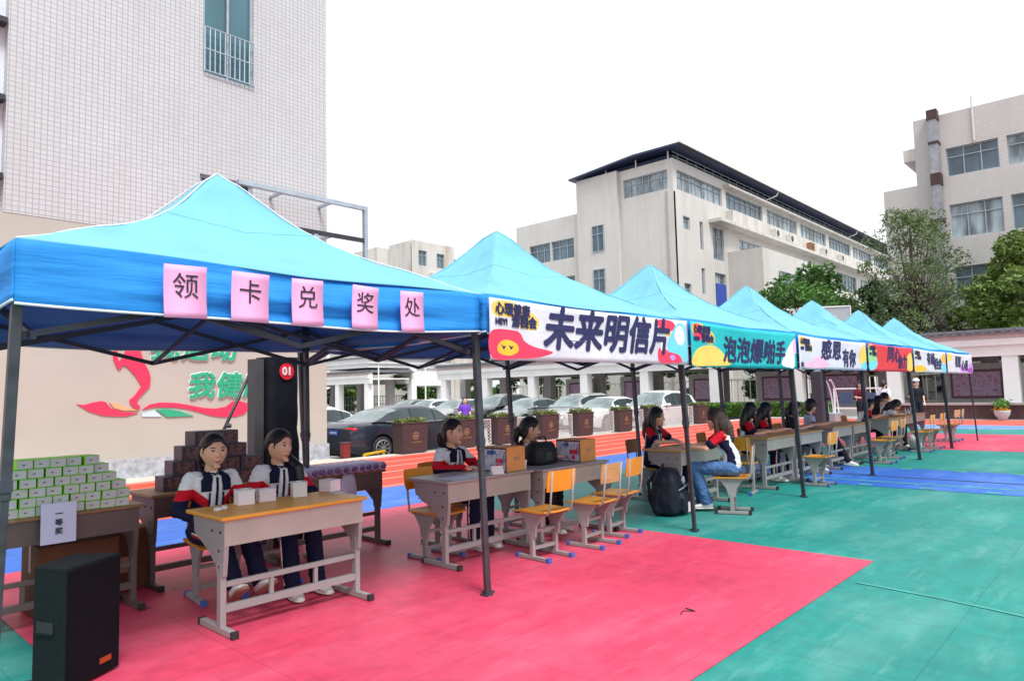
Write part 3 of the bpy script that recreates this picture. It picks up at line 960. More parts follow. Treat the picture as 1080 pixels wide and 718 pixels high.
def crown_points(rng, n, blobs, fill=.35):
    pts = []
    wsum = [b[1] ** 2 for b in blobs]
    for b_ in rng.choices(blobs, wsum, k=n):
        c, r, sq = b_
        d = Vector((rng.gauss(0, 1), rng.gauss(0, 1), rng.gauss(0, 1))).normalized()
        k = rng.uniform(fill, 1) ** .5 if rng.random() < .85 else rng.uniform(.9, 1.18)
        p = c + Vector((d.x * r, d.y * r, d.z * r * sq)) * k
        p += Vector((mnoise.noise(p * 1.7), mnoise.noise(p * 1.7 + Vector((9, 0, 0))), mnoise.noise(p * 1.7 + Vector((0, 9, 0))))) * r * .35
        pts.append(p)
    return pts

M_bark = mat('bark', (0.10, 0.075, 0.055), .9, .3, 5, .6, 20)
def tree(label, loc, h, rad, n, leaf, m, seed, trunk_r=.16, base=.35, nb=26, tall=False, group=None, name='tree'):
    rng = random.Random(seed)
    t = thing(name, label, 'tree', loc, 0, group)
    blobs = []
    ch = h * (1 - base); cz = h * base + ch * .5
    b = MB()
    top = Vector((rng.uniform(-.2, .2), rng.uniform(-.2, .2), h * (.8 if tall else .6)))
    b.tube([(0, 0, 0), Vector((top.x * .3, top.y * .3, h * base * .6)), top * .75, top], [trunk_r, trunk_r * .8, trunk_r * .45, trunk_r * .12], 8)
    for k in range(nb):
        a = rng.uniform(0, 2 * PI); zz = rng.uniform(-1, 1)
        rr = rad * math.sqrt(max(0.05, 1 - zz * zz)) * rng.uniform(.35, .95)
        if tall:
            rr *= (1.1 - .5 * (zz + 1) / 2)
        c = Vector((rr * math.cos(a), rr * math.sin(a), cz + zz * ch * .46))
        blobs.append((c, rad * (rng.uniform(.10, .22) if tall else rng.uniform(.2, .36)), .75))
        st = top * rng.uniform(.45, .9)
        b.tube([st, (st + c) / 2 + Vector((0, 0, -.15 * rad)), c], [trunk_r * .35, trunk_r * .22, trunk_r * .06], 5)
    b.build('trunk', M_bark, t, smooth=True)
    leaf_mesh('crown', crown_points(rng, n, blobs), leaf, m, t, .6, rng)
    return t
L_mid = leaf_mat('leaves_mid_green', (0.024, 0.07, 0.016), (0.10, 0.24, 0.04), .5)
L_drk = leaf_mat('leaves_grey_olive', (0.055, 0.10, 0.040), (0.19, 0.26, 0.105), .6, .35)
L_yel = leaf_mat('leaves_yellow_green', (0.045, 0.10, 0.02), (0.22, 0.31, 0.06), .45)
L_brt = leaf_mat('leaves_bright_green', (0.05, 0.16, 0.02), (0.17, 0.38, 0.06), .7)
L_shd = leaf_mat('leaves_deep_green', (0.016, 0.048, 0.016), (0.06, 0.13, 0.04), .7)
tree('round dense mid green tree behind the third and fourth tent peaks', (44.2, 15.2, 0), 8.7, 3.5, 15000, .14, L_mid, 3, .2, .30, 30)
tree('dark green tree between the round tree and the tall loose one', (43.5, 11.9, 0), 7.0, 2.4, 8000, .14, L_shd, 13, .16, .28, 22)
tree('tall loose dark olive tree with sky showing through its twigs', (43.5, 9.5, 0), 11.4, 4.2, 17000, .085, L_drk, 5, .15, .16, 110, True)
tree('dense yellow tinged green tree in front of the beige building at the right edge', (43.8, 4.6, 0), 8.6, 3.1, 15000, .15, L_yel, 8, .22, .28, 34)
tree('yellow green tree at the far right outside the beige windows', (44.5, -1.2, 0), 8.8, 3.0, 6000, .19, L_yel, 9, .22, .28, 28)
for i, (x, y, h, rd, wh) in enumerate(((43.4, 18.6, 4.2, 1.7, 'behind the white column above the hedge'), (43.2, 22.6, 4.4, 1.7, 'behind the white parked hatchback'), (43.4, 27.0, 4.4, 1.8, 'behind the silver people carrier'), (43.3, 31.6, 4.2, 1.7, 'behind the grey green sedan'), (43.2, 36.4, 4.3, 1.8, 'behind the black off-roader'), (42.9, .8, 4.0, 1.8, 'with hanging twigs behind the pot plant'), (43.0, 15.0, 3.9, 1.6, 'behind the notice board above the hedge'))):
    tree('deep green shrubby tree seen between walkway columns %s' % wh, (x, y, 0), h, rd, 2600, .16, L_shd if i % 2 == 0 else L_mid, 20 + i, .12, .12, 14, name='small_tree', group='shrubby trees behind the walkway')
tree('bright green bushy tree seen through the gate opening', (46, 56.0, -.2), 4.0, 2.6, 5000, .2, L_brt, 41, .15, .12, 20, name='small_tree')
tree('second bright green tree right of the gate opening near the thin pole', (50, 50.6, -.2), 4.2, 2.0, 3600, .2, L_brt, 42, .15, .12, 16, name='small_tree')
tree('dark green tree behind the gate canopy roof', (50, 47.0, -.2), 5.9, 2.2, 3600, .2, L_shd, 43, .15, .3, 16, name='small_tree')
tree('low yellow green shrub left of the gate behind the white car', (41, 62.0, -.2), 2.7, 1.9, 3000, .18, L_yel, 44, .12, .08, 14, name='shrub')
tree('dark green shrub at the back of the short walkway', (44, 66.0, -.2), 3.6, 2.4, 3000, .2, L_shd, 45, .12, .08, 14, name='shrub')

t = thing('clipped_hedge', 'long low clipped green hedge beyond the running track', 'hedge', (0, 0, 0))
rng = random.Random(77)
pts = []
for _ in range(16000):
    y = rng.uniform(11.2, 20.6); f = rng.random()
    if f < .55: p = Vector((34.0 + rng.uniform(0, 1.1), y, .62 + rng.gauss(0, .03)))
    else: p = Vector((34.0 + rng.gauss(0, .04), y, rng.uniform(.02, .62)))
    pts.append(p)
leaf_mesh('foliage', pts, .07, leaf_mat('hedge_leaves', (0.03, 0.085, 0.01), (0.12, 0.27, 0.03), 2.5), t, .3, rng)
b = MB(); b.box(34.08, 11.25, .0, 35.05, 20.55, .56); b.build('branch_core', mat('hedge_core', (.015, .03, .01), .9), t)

# ================================================================== tents
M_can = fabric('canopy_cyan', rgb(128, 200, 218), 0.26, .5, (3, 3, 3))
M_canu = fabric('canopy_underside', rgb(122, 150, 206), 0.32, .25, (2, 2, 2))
M_val = fabric('valance_blue', rgb(50, 154, 238), 0.22, .9, (0.9, 0.9, 9))
M_seam = mat('white_seam', (.66, .72, .78), .7)
M_seamc = mat('cyan_seam', rgb(120, 186, 206), .7)
M_pole = mat('tent_pole_grey', (0.055, 0.062, 0.075), 0.4, 0.25, 10, metal=.3)
M_truss = mat('tent_truss', (0.03, 0.036, 0.055), 0.5, 0.2)
G_PTS = [(0, 0), (.08, .045), (.25, .165), (.43, .29), (.6, .44), (.74, .60), (.84, .76), (.92, .90), (1.0, 1.0)]
def gprof(t):
    for (a, x), (c, y) in zip(G_PTS, G_PTS[1:]):
        if t <= c:
            return x + (y - x) * (t - a) / (c - a)
    return 1.0
def make_tent(label, X0, X1, Y0, Y1, feet, seed, ze=2.23, zp=3.15):
    seed_ = seed
    cx, cy = (X0 + X1) / 2, (Y0 + Y1) / 2
    t = thing('canopy_tent', label, 'tent', (cx, cy, 0), 0, 'pop-up tents in a row')
    hx, hy = (X1 - X0) / 2, (Y1 - Y0) / 2
    rng = random.Random(seed)
    ph = [rng.uniform(0, 6) for _ in range(6)]
    N = 56
    def zroof(u, v):
        m = max(abs(u), abs(v)); tt = 1 - m
        mid = 1 - min(abs(u), abs(v)) / max(m, 1e-6)                    # 1 in the middle of a side, 0 on a ridge
        z = ze + (zp - ze) * gprof(tt)
        z -= 0.045 * math.sin(PI * min(1, tt * 1.0)) * mid ** .7 * (1 if tt < 1 else 0)
        z -= 0.02 * mid * (1 - tt) ** 3
        z += .006 * math.sin(5 * u + 7 * v + ph[0]) * (1 - tt)
        if tt > .02 and tt < .97:
            z += (.012 * mnoise.noise(Vector((u * 3.2 + ph[1], v * 3.2, seed))) + .007 * mnoise.noise(Vector((u * 9 + ph[2], v * 9, seed))) + .010 * mid * math.sin(14 * math.atan2(v, u) + ph[3]) * (1 - tt) * tt * 2) * min(1, tt * 8)
        return z
    b = MB()
    vs = [((-1 + 2 * i / N) * hx, (-1 + 2 * j / N) * hy, zroof(-1 + 2 * i / N, -1 + 2 * j / N)) for j in range(N + 1) for i in range(N + 1)]
    fs = []
    for j in range(N):
        for i in range(N):
            a = j * (N + 1) + i; q = (a, a + 1, a + N + 2, a + N + 1)
            # run the diagonal along the ridge
            if (i < N / 2) == (j < N / 2):
                fs += [(q[0], q[1], q[2]), (q[0], q[2], q[3])]
            else:
                fs += [(q[0], q[1], q[3]), (q[1], q[2], q[3])]
    b.add(vs, fs)
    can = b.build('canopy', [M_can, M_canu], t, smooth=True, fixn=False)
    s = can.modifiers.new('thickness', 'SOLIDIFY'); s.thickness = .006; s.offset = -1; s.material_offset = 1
    # valance: four hanging strips with shallow folds
    for k, (p0, p1, nrm) in enumerate((((-hx, -hy), (hx, -hy), (0, -1)), ((hx, -hy), (hx, hy), (1, 0)), ((hx, hy), (-hx, hy), (0, 1)), ((-hx, hy), (-hx, -hy), (-1, 0)))):
        nu, nv = 40, 8
        vs = []
        for j in range(nv + 1):
            for i in range(nu + 1):
                u = i / nu; f = j / nv
                px = p0[0] + (p1[0] - p0[0]) * u; py = p0[1] + (p1[1] - p0[1]) * u
                e = math.sin(PI * u)
                uu = -1 + 2 * u
                zt = ze - .02 * (1 - abs(uu)) + .006 * math.sin(5 * (px / hx) + 7 * (py / hy) + ph[0]) - .004
                zb = 1.945 - .035 * e + .008 * math.sin(9 * u + ph[1])
                off = .004 + e * (.022 * math.sin(f * 9 + ph[2] + 2.2 * u) + .012 * math.sin(f * 17 + 5 * u + ph[3])) + .02 * f * e
                vs.append((px + nrm[0] * off, py + nrm[1] * off, zt + (zb - zt) * f))
        fs = [(j * (nu + 1) + i, (j + 1) * (nu + 1) + i, (j + 1) * (nu + 1) + i + 1, j * (nu + 1) + i + 1) for j in range(nv) for i in range(nu)]
        b = MB(); b.add(vs, fs)
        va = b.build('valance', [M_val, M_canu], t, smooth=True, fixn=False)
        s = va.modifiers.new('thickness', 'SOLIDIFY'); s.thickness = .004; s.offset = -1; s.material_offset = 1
        b = MB(); b.tube([(v[0] + nrm[0] * .001, v[1] + nrm[1] * .001, v[2]) for v in vs[-(nu + 1):]], .007, 6)
        b.build('hem', M_seam, va, smooth=True)
    b = MB()
    for sx, sy in ((-1, -1), (1, -1), (1, 1), (-1, 1)):
        b.tube([(sx * hx * (1 - .02 * i), sy * hy * (1 - .02 * i), zroof(1 - .02 * i, 1 - .02 * i) + .002) for i in range(0, 50, 2)] + [(0, 0, zp + .002)], .005, 5)
    b.build('ridge_seam', M_seam if seed == 0 else M_seamc, t, smooth=True)
    b = MB(); q_ = .36
    loop = [(q_ * a_, -q_) for a_ in [-1 + i / 8 for i in range(16)]] + [(q_, q_ * a_) for a_ in [-1 + i / 8 for i in range(16)]] + [(-q_ * a_, q_) for a_ in [-1 + i / 8 for i in range(16)]] + [(-q_, -q_ * a_) for a_ in [-1 + i / 8 for i in range(17)]]
    b.tube([(u * hx, v * hy, zroof(u, v) + .001) for u, v in loop], .003, 4, cap=False); b.build('panel_seam', M_seamc, t, smooth=True)
    # legs and scissor truss
    cs_ = ((-1, -1), (1, -1), (1, 1), (-1, 1))
    tops = []
    for (sx, sy), ft in zip(cs_, feet):
        top = Vector((sx * (hx - .025), sy * (hy - .03), 2.2))
        if seed > 0 and sx < 0: top += Vector((-.055, .07, 0)) if sy < 0 else Vector((-.07, .04, 0))
        fx = Vector((ft[0] - cx, ft[1] - cy, 0))
        mid = fx.lerp(top, .52)
        b = MB(); b.bar(mid - (top - fx) * .03, top, .042); b.bar(fx + Vector((0, 0, .008)), mid, .032)
        lg = b.build('leg', M_pole, t, bevel=.004)
        b = MB(); b.box(fx.x - .035, fx.y - .035, 0.001, fx.x + .035, fx.y + .035, .012); b.build('foot_plate', M_pole, lg)
        b = MB(); b.box(mid.x - .024, mid.y - .024, mid.z - .03, mid.x + .024, mid.y + .024, mid.z + .02); b.build('slider', M_truss, lg)
        tops.append(top)
    b = MB()
    zt, zb = 2.14, 1.80
    hub = Vector((0, 0, 2.42))
    for k in range(4):
        A, B_ = tops[k], tops[(k + 1) % 4]
        d = (B_ - A).normalized(); inw = Vector((-d.y, d.x, 0)) * .03
        M_ = (A + B_) / 2
        P = lambda q, z, o=0: Vector((q.x, q.y, z)) + inw * (1 + o)
        b.bar(P(A, zt), P(M_, zb), .022, .03); b.bar(P(A, zb, .9), P(M_, zt, .9), .022, .03)
        b.bar(P(M_, zb), P(B_, zt), .022, .03); b.bar(P(M_, zt, .9), P(B_, zb, .9), .022, .03)
        b.bar(P(M_, zt), hub, .02, .026); b.bar(P(M_, zb), hub + Vector((0, 0, -.3)), .02, .026)
    b.bar((0, 0, 2.08), (0, 0, zp - .05), .03)
    b.build('scissor_frame', M_truss, t)
    return t
fr = [(0.745, 3.86), (3.74, 3.76), (6.75, 3.66), (9.65, 3.58), (12.5, 3.50), (15.5, 3.47), (18.45, 3.47), (21.27, 3.44)]
tx = [(0.72, 3.58), (3.63, 6.53), (6.58, 9.44), (9.49, 12.42), (12.47, 15.27), (15.32, 18.07), (18.12, 20.95)]
tent_labels = ['bright blue pop-up tent nearest the camera with pink paper signs on its edge',
       'cyan pop-up tent carrying the white banner with large navy characters',
       'cyan pop-up tent carrying the turquoise banner with a pale band',
       'cyan pop-up tent carrying the white banner with pink smear and four characters',
       'cyan pop-up tent carrying the red banner',
       'cyan pop-up tent carrying the small white banner with yellow patches',
       'farthest cyan pop-up tent at the right end of the row']
for i, (x0, x1) in enumerate(tx):
    y0 = 3.62 - .028 * i
    fl = (fr[i][0] + (.0 if i == 0 else .06), fr[i][1] + (0 if i == 0 else .04)); f2 = (fr[i + 1][0] - (.0), fr[i + 1][1])
    make_tent(tent_labels[i], x0 + (.02 if i == 0 else 0), x1, y0, (6.0 if i == 0 else 6.14 - .01 * i), [fl, f2, (x1 + .02, 6.0), (x0 + .0, 6.05)], i, zp=3.10 if i == 0 else 3.15)

# ---- pink paper signs on the first tent ----
M_pinkp = mat('pink_paper', rgb(242, 168, 212), 0.8, 0.03, 2)
M_ink = mat('black_ink', (0.02, 0.018, 0.03), 0.6)
pw = [(1.33, 1.54), (1.67, 1.88), (2.02, 2.22), (2.42, 2.61), (2.79, 2.98)]
for i, (ch, (xa, xb)) in enumerate(zip('领卡兑奖处', pw)):
    cxp = (xa + xb) / 2
    t = thing('paper_sign', 'pink paper sign bearing the character %s on the blue tent edge' % ch, 'sign', (cxp, 3.545, 0), 0, 'pink signs on the first tent')
    tilt = (.02, -.01, .015, -.03, .03)[i]
    ca, sa = math.cos(tilt), math.sin(tilt)
    def fnp(u, v, d, ca=ca, sa=sa):
        return (u * ca - v * sa, .012 * math.cos(v * 9) - .018 - d, 2.04 + u * sa + v * ca)
    b = MB()
    ww, hh = (xb - xa) / 2, .132
    nv = 8
    vs = [fnp(s_ * ww, -hh + 2 * hh * j / nv, 0) for j in range(nv + 1) for s_ in (-1, 1)]
    b.add(vs, [(2 * j, 2 * j + 1, 2 * j + 3, 2 * j + 2) for j in range(nv)])
    o = b.build('sheet', M_pinkp, t, smooth=True, fixn=False)
    sld = o.modifiers.new('thickness', 'SOLIDIFY'); sld.thickness = .0015
    lettering(ch, .135, lambda u, v, d, f=fnp: f(u, v + .02, .004 + d), M_ink, t, name='character')

# ---- printed banners ----
M_bw = fabric('banner_white', (0.74, 0.72, 0.80), .12, .5, (2, 2, 5), .5)
M_bt = fabric('banner_turquoise', rgb(40, 190, 196), .12, .5, (2, 2, 5), .5)
M_br = fabric('banner_red', rgb(232, 66, 74), .12, .5, (2, 2, 5), .5)
M_navy = mat('navy_ink', rgb(34, 34, 84), .6, .1)
M_yel = mat('yellow_ink', rgb(232, 196, 96), .6, .1)
M_gold = mat('orange_yellow_ink', rgb(240, 180, 50), .6, .1)
M_rose = mat('rose_red_ink', rgb(232, 56, 92), .6, .08)
M_cyi = mat('cyan_ink', rgb(110, 205, 228), .6, .08)
M_lil = mat('lilac_ink', rgb(190, 140, 214), .6, .08)
M_pki = mat('pink_ink', rgb(244, 178, 208), .6, .08)
M_whi = mat('white_ink', (.78, .77, .8), .6, .05)
M_grn = mat('green_ink', rgb(140, 205, 140), .6, .08)
M_prp = mat('violet_ink', rgb(150, 70, 170), .6, .08)
def banner(label, xa, xb, Y, m, zt=2.2, zb=1.735, seed=0):
    t = thing('printed_banner', label, 'banner', ((xa + xb) / 2, Y, (zt + zb) / 2), 0, 'printed banners on the tents')
    W, H_ = (xb - xa) / 2, (zt - zb) / 2
    rng = random.Random(seed); p1, p2 = rng.uniform(0, 6), rng.uniform(0, 6)
    def fn(u, v, d):
        e = math.cos(PI / 2 * u / (W * 1.02))
        y = -.012 * math.sin(3.1 * u + p1) * e - .005 * math.sin(5 * v / H_ * .5 + 2 * u + p2) * e - .012 * e
        sag = -.018 * e * (1 + v / H_) * .5
        return (u, y - d, v + sag)
    nu, nv = 48, 10
    b = MB()
    vs = [fn(-W + 2 * W * i / nu, -H_ + 2 * H_ * j / nv, 0) for j in range(nv + 1) for i in range(nu + 1)]
    b.add(vs, [(j * (nu + 1) + i, j * (nu + 1) + i + 1, (j + 1) * (nu + 1) + i + 1, (j + 1) * (nu + 1) + i) for j in range(nv) for i in range(nu)])
    o = b.build('cloth', m, t, smooth=True, fixn=False)
    s_ = o.modifiers.new('thickness', 'SOLIDIFY'); s_.thickness = .002; s_.offset = 1
    return t, fn, W, H_
def blob(parent, fn, pts, d, m, name='print_patch'):
    """a flat printed patch following the cloth: fan of a smooth closed outline, finely cut"""
    n = len(pts)
    P = [Vector(p) for p in pts]
    out = []
    for i in range(n):
        a, b_, c, e = P[i - 1], P[i], P[(i + 1) % n], P[(i + 2) % n]
        for k in range(5):
            t_ = k / 5
            out.append(.5 * ((2 * b_) + (c - a) * t_ + (2 * a - 5 * b_ + 4 * c - e) * t_ * t_ + (3 * b_ - a - 3 * c + e) * t_ ** 3))
    d *= .45
    cen = sum(out, Vector((0, 0))) / len(out)
    mb = MB()
    rings = [[cen.lerp(q, k / 6) for q in out] for k in range(1, 7)]
    vs = [fn(cen.x, cen.y, d)] + [fn(q.x, q.y, d) for r_ in rings for q in r_]
    m_ = len(out)
    fs = [(0, 1 + i, 1 + (i + 1) % m_) for i in range(m_)]
    for k in range(5):
        o = 1 + k * m_
        fs += [(o + i, o + m_ + i, o + m_ + (i + 1) % m_, o + (i + 1) % m_) for i in range(m_)]
    mb.add(vs, fs)
    return mb.build(name, m, parent, fixn=False)
def logo(t, fn, W, H_, k=1.0):
    u0 = -W + .03
    blob(t, fn, [(u0 + .01, H_ * .86), (u0 + .17 * k, H_ * .95), (u0 + .36 * k, H_ * .72), (u0 + .47 * k, H_ * .42), (u0 + .43 * k, H_ * .08), (u0 + .25 * k, H_ * .12), (u0 + .2 * k, H_ * .4), (u0 + .02, H_ * .45)], .005, M_yel)
    lettering('心理健康', .088 * k, lambda u, v, d: fn(u + u0 + .20 * k, v + H_ * .66,   .0065 + d), M_navy, t, bold=.004)
    lettering('HEY!', .055 * k, lambda u, v, d: fn(u + u0 + .08 * k, v + H_ * .25,   .0065 + d), M_navy, t, bold=.004)
    lettering('游园会', .088 * k, lambda u, v, d: fn(u + u0 + .31 * k, v + H_ * .28,   .0065 + d), M_navy, t, bold=.004)
def big(t, fn, s, u, v, size, m=M_navy, width=None, bold=.010, shear=.22):
    lettering(s, size, lambda a, c, d: fn(a + u, c + v, .0065 + d), m, t, bold=bold, shear=shear, width=width)
# 1: white
t, fn, W, H_ = banner('white banner with large navy characters, red splash and cyan tag', 3.61, 6.55, 3.545, M_bw, 2.2, 1.74, 1)
blob(t, fn, [(-W + .01, -.02), (-W + .25, .0), (-W + .33, -.02), (-W + .38, -.08), (-W + .5, -.12), (-W + .72, -.155), (-W + .55, -.2), (-W + .3, -.215), (-W + .02, -.215)], .005, M_rose)
blob(t, fn, [(-W + .08, -.12), (-W + .16, -.075), (-W + .28, -.1), (-W + .3, -.16), (-W + .2, -.195), (-W + .09, -.175)], .0065, M_gold)
for uu in (.14, .22):
    blob(t, fn, [(-W + uu - .025, -.11), (-W + uu, -.13), (-W + uu + .025, -.12), (-W + uu, -.15)], .008, M_navy)
logo(t, fn, W, H_, 1.12)
big(t, fn, '未来明信片', .10, .02, .37, width=1.95, bold=.013)
blob(t, fn, [(W - .62, .2), (W - .5, .225), (W - .3, .21), (W - .25, .14), (W - .42, .1), (W - .56, .13)], .005, M_rose)
blob(t, fn, [(W - .6, .14), (W - .4, .1), (W - .3, .06), (W - .45, .07)], .0065, M_gold)
blob(t, fn, [(W - .42, -.02), (W - .3, .12), (W - .18, .2), (W - .05, .15), (W - .02, -.1), (W - .06, -.2), (W - .2, -.17), (W - .38, -.12)], .008, M_cyi)
blob(t, fn, [(W - .28, .06), (W - .2, .17), (W - .1, .14), (W - .08, .02), (W - .18, -.03)], .0095, M_whi)
blob(t, fn, [(W - .6, -.08), (W - .5, -.06), (W - .4, -.1), (W - .2, -.13), (W - .14, -.2), (W - .3, -.215), (W - .58, -.21)], .0095, M_rose)
blob(t, fn, [(W - .38, -.15), (W - .32, -.13), (W - .27, -.16), (W - .33, -.19)], .011, M_lil)
blob(t, fn, [(W - .56, .0), (W - .49, .01), (W - .48, -.08), (W - .55, -.09)], .011, M_whi)
# 2: turquoise
t, fn, W, H_ = banner('turquoise banner with navy characters, yellow disc and pale flap end', 6.56, 9.46, 3.515, M_bt, 2.2, 1.72, 2)
blob(t, fn, [(-W + .05, .2), (-W + .2, .22), (-W + .3, .12), (-W + .2, .05), (-W + .05, .1)], .005, M_rose)
logo(t, fn, W, H_, 1.05)
blob(t, fn, [(-W + .05, -.1), (-W + .22, -.02), (-W + .5, .0), (-W + .72, -.08), (-W + .9, -.2), (-W + .4, -.225), (-W + .02, -.22)], .0046, M_yel)
big(t, fn, '泡泡爆啪手', .12, -.05, .32, width=1.75, bold=.009)
blob(t, fn, [(W - .55, -.18), (W - .4, -.02), (W - .15, .13), (W - .1, .1), (W - .1, -.2), (W - .3, -.22)], .006, M_whi)
blob(t, fn, [(W - .12, .13), (W - .03, .16), (W - .03, -.02), (W - .12, -.01)], .0075, M_pki)
# 3: white with pink
t, fn, W, H_ = banner('white banner with pink smear, small dark burst and four staggered navy characters', 9.47, 12.44, 3.485, M_bw, 2.18, 1.72, 3)
logo(t, fn, W, H_, 1.0)
blob(t, fn, [(-W + .02, -.17), (-W + .4, -.12), (-W + .75, -.04), (-W + 1.1, -.14), (-W + .9, -.2), (-W + .4, -.21)], .0046, M_pki)
blob(t, fn, [(-W + .1 + (.09 if k % 2 else .045) * math.cos(PI * k / 8) , -.165 + (.055 if k % 2 else .03) * math.sin(PI * k / 8)) for k in range(16)], .0062, M_navy)
big(t, fn, '感恩', -.28, .05, .31, width=.82); big(t, fn, '有你', .52, -.06, .30, width=.72)
blob(t, fn, [(W - .42, .0), (W - .3, .12), (W - .1, .2), (W - .02, .1), (W - .02, -.1), (W - .3, -.16)], .006, M_yel)
blob(t, fn, [(W - .3, -.14), (W - .1, -.08), (W - .02, -.1), (W - .02, -.2), (W - .25, -.2)], .0072, M_cyi)
# 4: red
t, fn, W, H_ = banner('red banner with green and cyan wedge at its left end', 12.45, 15.29, 3.455, M_br, 2.18, 1.71, 4)
blob(t, fn, [(-W + .02, .15), (-W + .3, .08), (-W + .5, -.02), (-W + .35, -.1), (-W + .02, -.14)], .005, M_grn)
blob(t, fn, [(-W + .02, -.1), (-W + .4, -.05), (-W + .5, -.1), (-W + .3, -.2), (-W + .02, -.21)], .0062, M_cyi)
logo(t, fn, W, H_, 1.0)
big(t, fn, '同心', .0, .07, .30, width=.8); big(t, fn, '协力', .62, -.06, .28, width=.7)
blob(t, fn, [(W - .5, -.05), (W - .3, .1), (W - .05, .12), (W - .03, -.18), (W - .4, -.2)], .005, M_yel)
# 5: white with yellow
t, fn, W, H_ = banner('small far white banner with yellow patches below the sixth tent', 15.30, 18.09, 3.425, M_bw, 2.17, 1.70, 5)
blob(t, fn, [(-W + .02, .2), (-W + .5, .21), (-W + .6, .1), (-W + .3, -.02), (-W + .02, .02)], .0042, M_grn)
blob(t, fn, [(W - .45, -.06), (W - .2, -.02), (W - .03, -.06), (W - .03, -.2), (W - .4, -.2)], .005, M_cyi)
blob(t, fn, [(-W + .02, -.12), (-W + .5, -.08), (-W + .9, -.16), (-W + .6, -.21), (-W + .05, -.21)], .005, M_gold)
logo(t, fn, W, H_, 1.05)
big(t, fn, '有缘', -.1, .05, .28, width=.75); big(t, fn, '相会', .55, -.05, .27, width=.7)
blob(t, fn, [(W - .5, .1), (W - .25, .2), (W - .03, .17), (W - .05, -.02), (W - .3, .0)], .005, M_gold)
# 6: white with violet
t, fn, W, H_ = banner('farthest white banner with violet lower corner at the right end', 18.10, 20.97, 3.395, M_bw, 2.17, 1.70, 6)
blob(t, fn, [(-.2, -.1), (.3, -.04), (W - .05, .02), (W - .03, -.2), (.2, -.21)], .005, M_lil)
blob(t, fn, [(.7, -.13), (1.0, -.1), (W - .06, -.08), (W - .06, -.2), (.8, -.2)], .0062, M_prp)
blob(t, fn, [(-W + .02, .2), (-W + .4, .2), (-W + .5, .08), (-W + .1, .05)], .005, M_yel)
big(t, fn, '星愿', -.35, .03, .28, width=.75); big(t, fn, '心语', .4, -.05, .27, width=.7)

# ================================================================== desks and chairs
M_dgrey = mat('desk_grey_metal', rgb(150, 146, 146), .45, .06, 3)
M_dpanel = mat('desk_panel', rgb(168, 160, 150), .5, .06, 3)
M_dbrown = mat('old_desk_metal', rgb(96, 84, 82), .5, .1, 3)
M_yelw = mat('yellow_tabletop', rgb(226, 160, 48), .35, .08, 3)
M_greyw = mat('grey_tabletop', rgb(150, 146, 148), .35, .08, 3)
M_brnw = mat('worn_wood_tabletop', rgb(150, 112, 78), .4, .15, 4)
M_tanw = mat('tan_tabletop', rgb(196, 150, 92), .4, .12, 4)
M_cap = mat('black_cap', (.02, .02, .022), .6)
M_bcap = mat('blue_cap', rgb(66, 96, 176), .5)
M_seat = mat('seat_yellow_wood', rgb(214, 150, 50), .35, .1, 4)
M_back = mat('orange_backrest', rgb(222, 144, 34), .4, .08, 4)
M_backb = mat('brown_backrest', rgb(150, 92, 40), .4, .08, 4)
def wood(name, c, rough=.4, worn=(.5, .46, .40)):
    t = NT(name)
    g = t.noise(t.mapped((1.5, 22, 22)), 2.2, 6, .65)
    w_ = t.noise(t.coord(), 5.5, 5, .6)
    cc = t.ramp(g, [(.3, [x * .78 for x in c]), (.55, c), (.75, [min(1, x * 1.14) for x in c])])
    cc = t.mix(t.ramp(w_, [(.56, (0, 0, 0)), (.72, (.45, .45, .45))]), cc, worn)
    t.base(cc)
    t.l(t.math('MULTIPLY_ADD', w_, .4, rough - .15), t.p.inputs['Roughness'])
    return t.m
M_yelw, M_greyw, M_brnw, M_tanw = wood('yellow_laminate', rgb(224, 158, 50), .35, rgb(226, 184, 110)), wood('grey_laminate', rgb(150, 146, 148), .35), wood('worn_brown_laminate', rgb(140, 104, 72), .45), wood('tan_laminate', rgb(194, 148, 92), .4)
M_seat = wood('seat_plywood', rgb(212, 146, 50), .35, rgb(220, 170, 96))
def chipped(name, c, dark=(.12, .10, .09)):
    t = NT(name)
    n_ = t.noise(t.coord(), 16, 6, .7); m_ = t.noise(t.coord(), 3, 3)
    cc = t.ramp(m_, [(.3, [x * .88 for x in c]), (.7, [min(1, x * 1.06) for x in c])])
    cc = t.mix(t.ramp(n_, [(.64, (0, 0, 0)), (.70, (.6, .6, .6))]), cc, dark)
    t.base(cc); t.p.inputs['Roughness'].default_value = .5
    return t.m
M_dgrey, M_dpanel = chipped('chipped_grey_metal', rgb(150, 148, 148)), chipped('chipped_desk_panel', rgb(170, 164, 156))
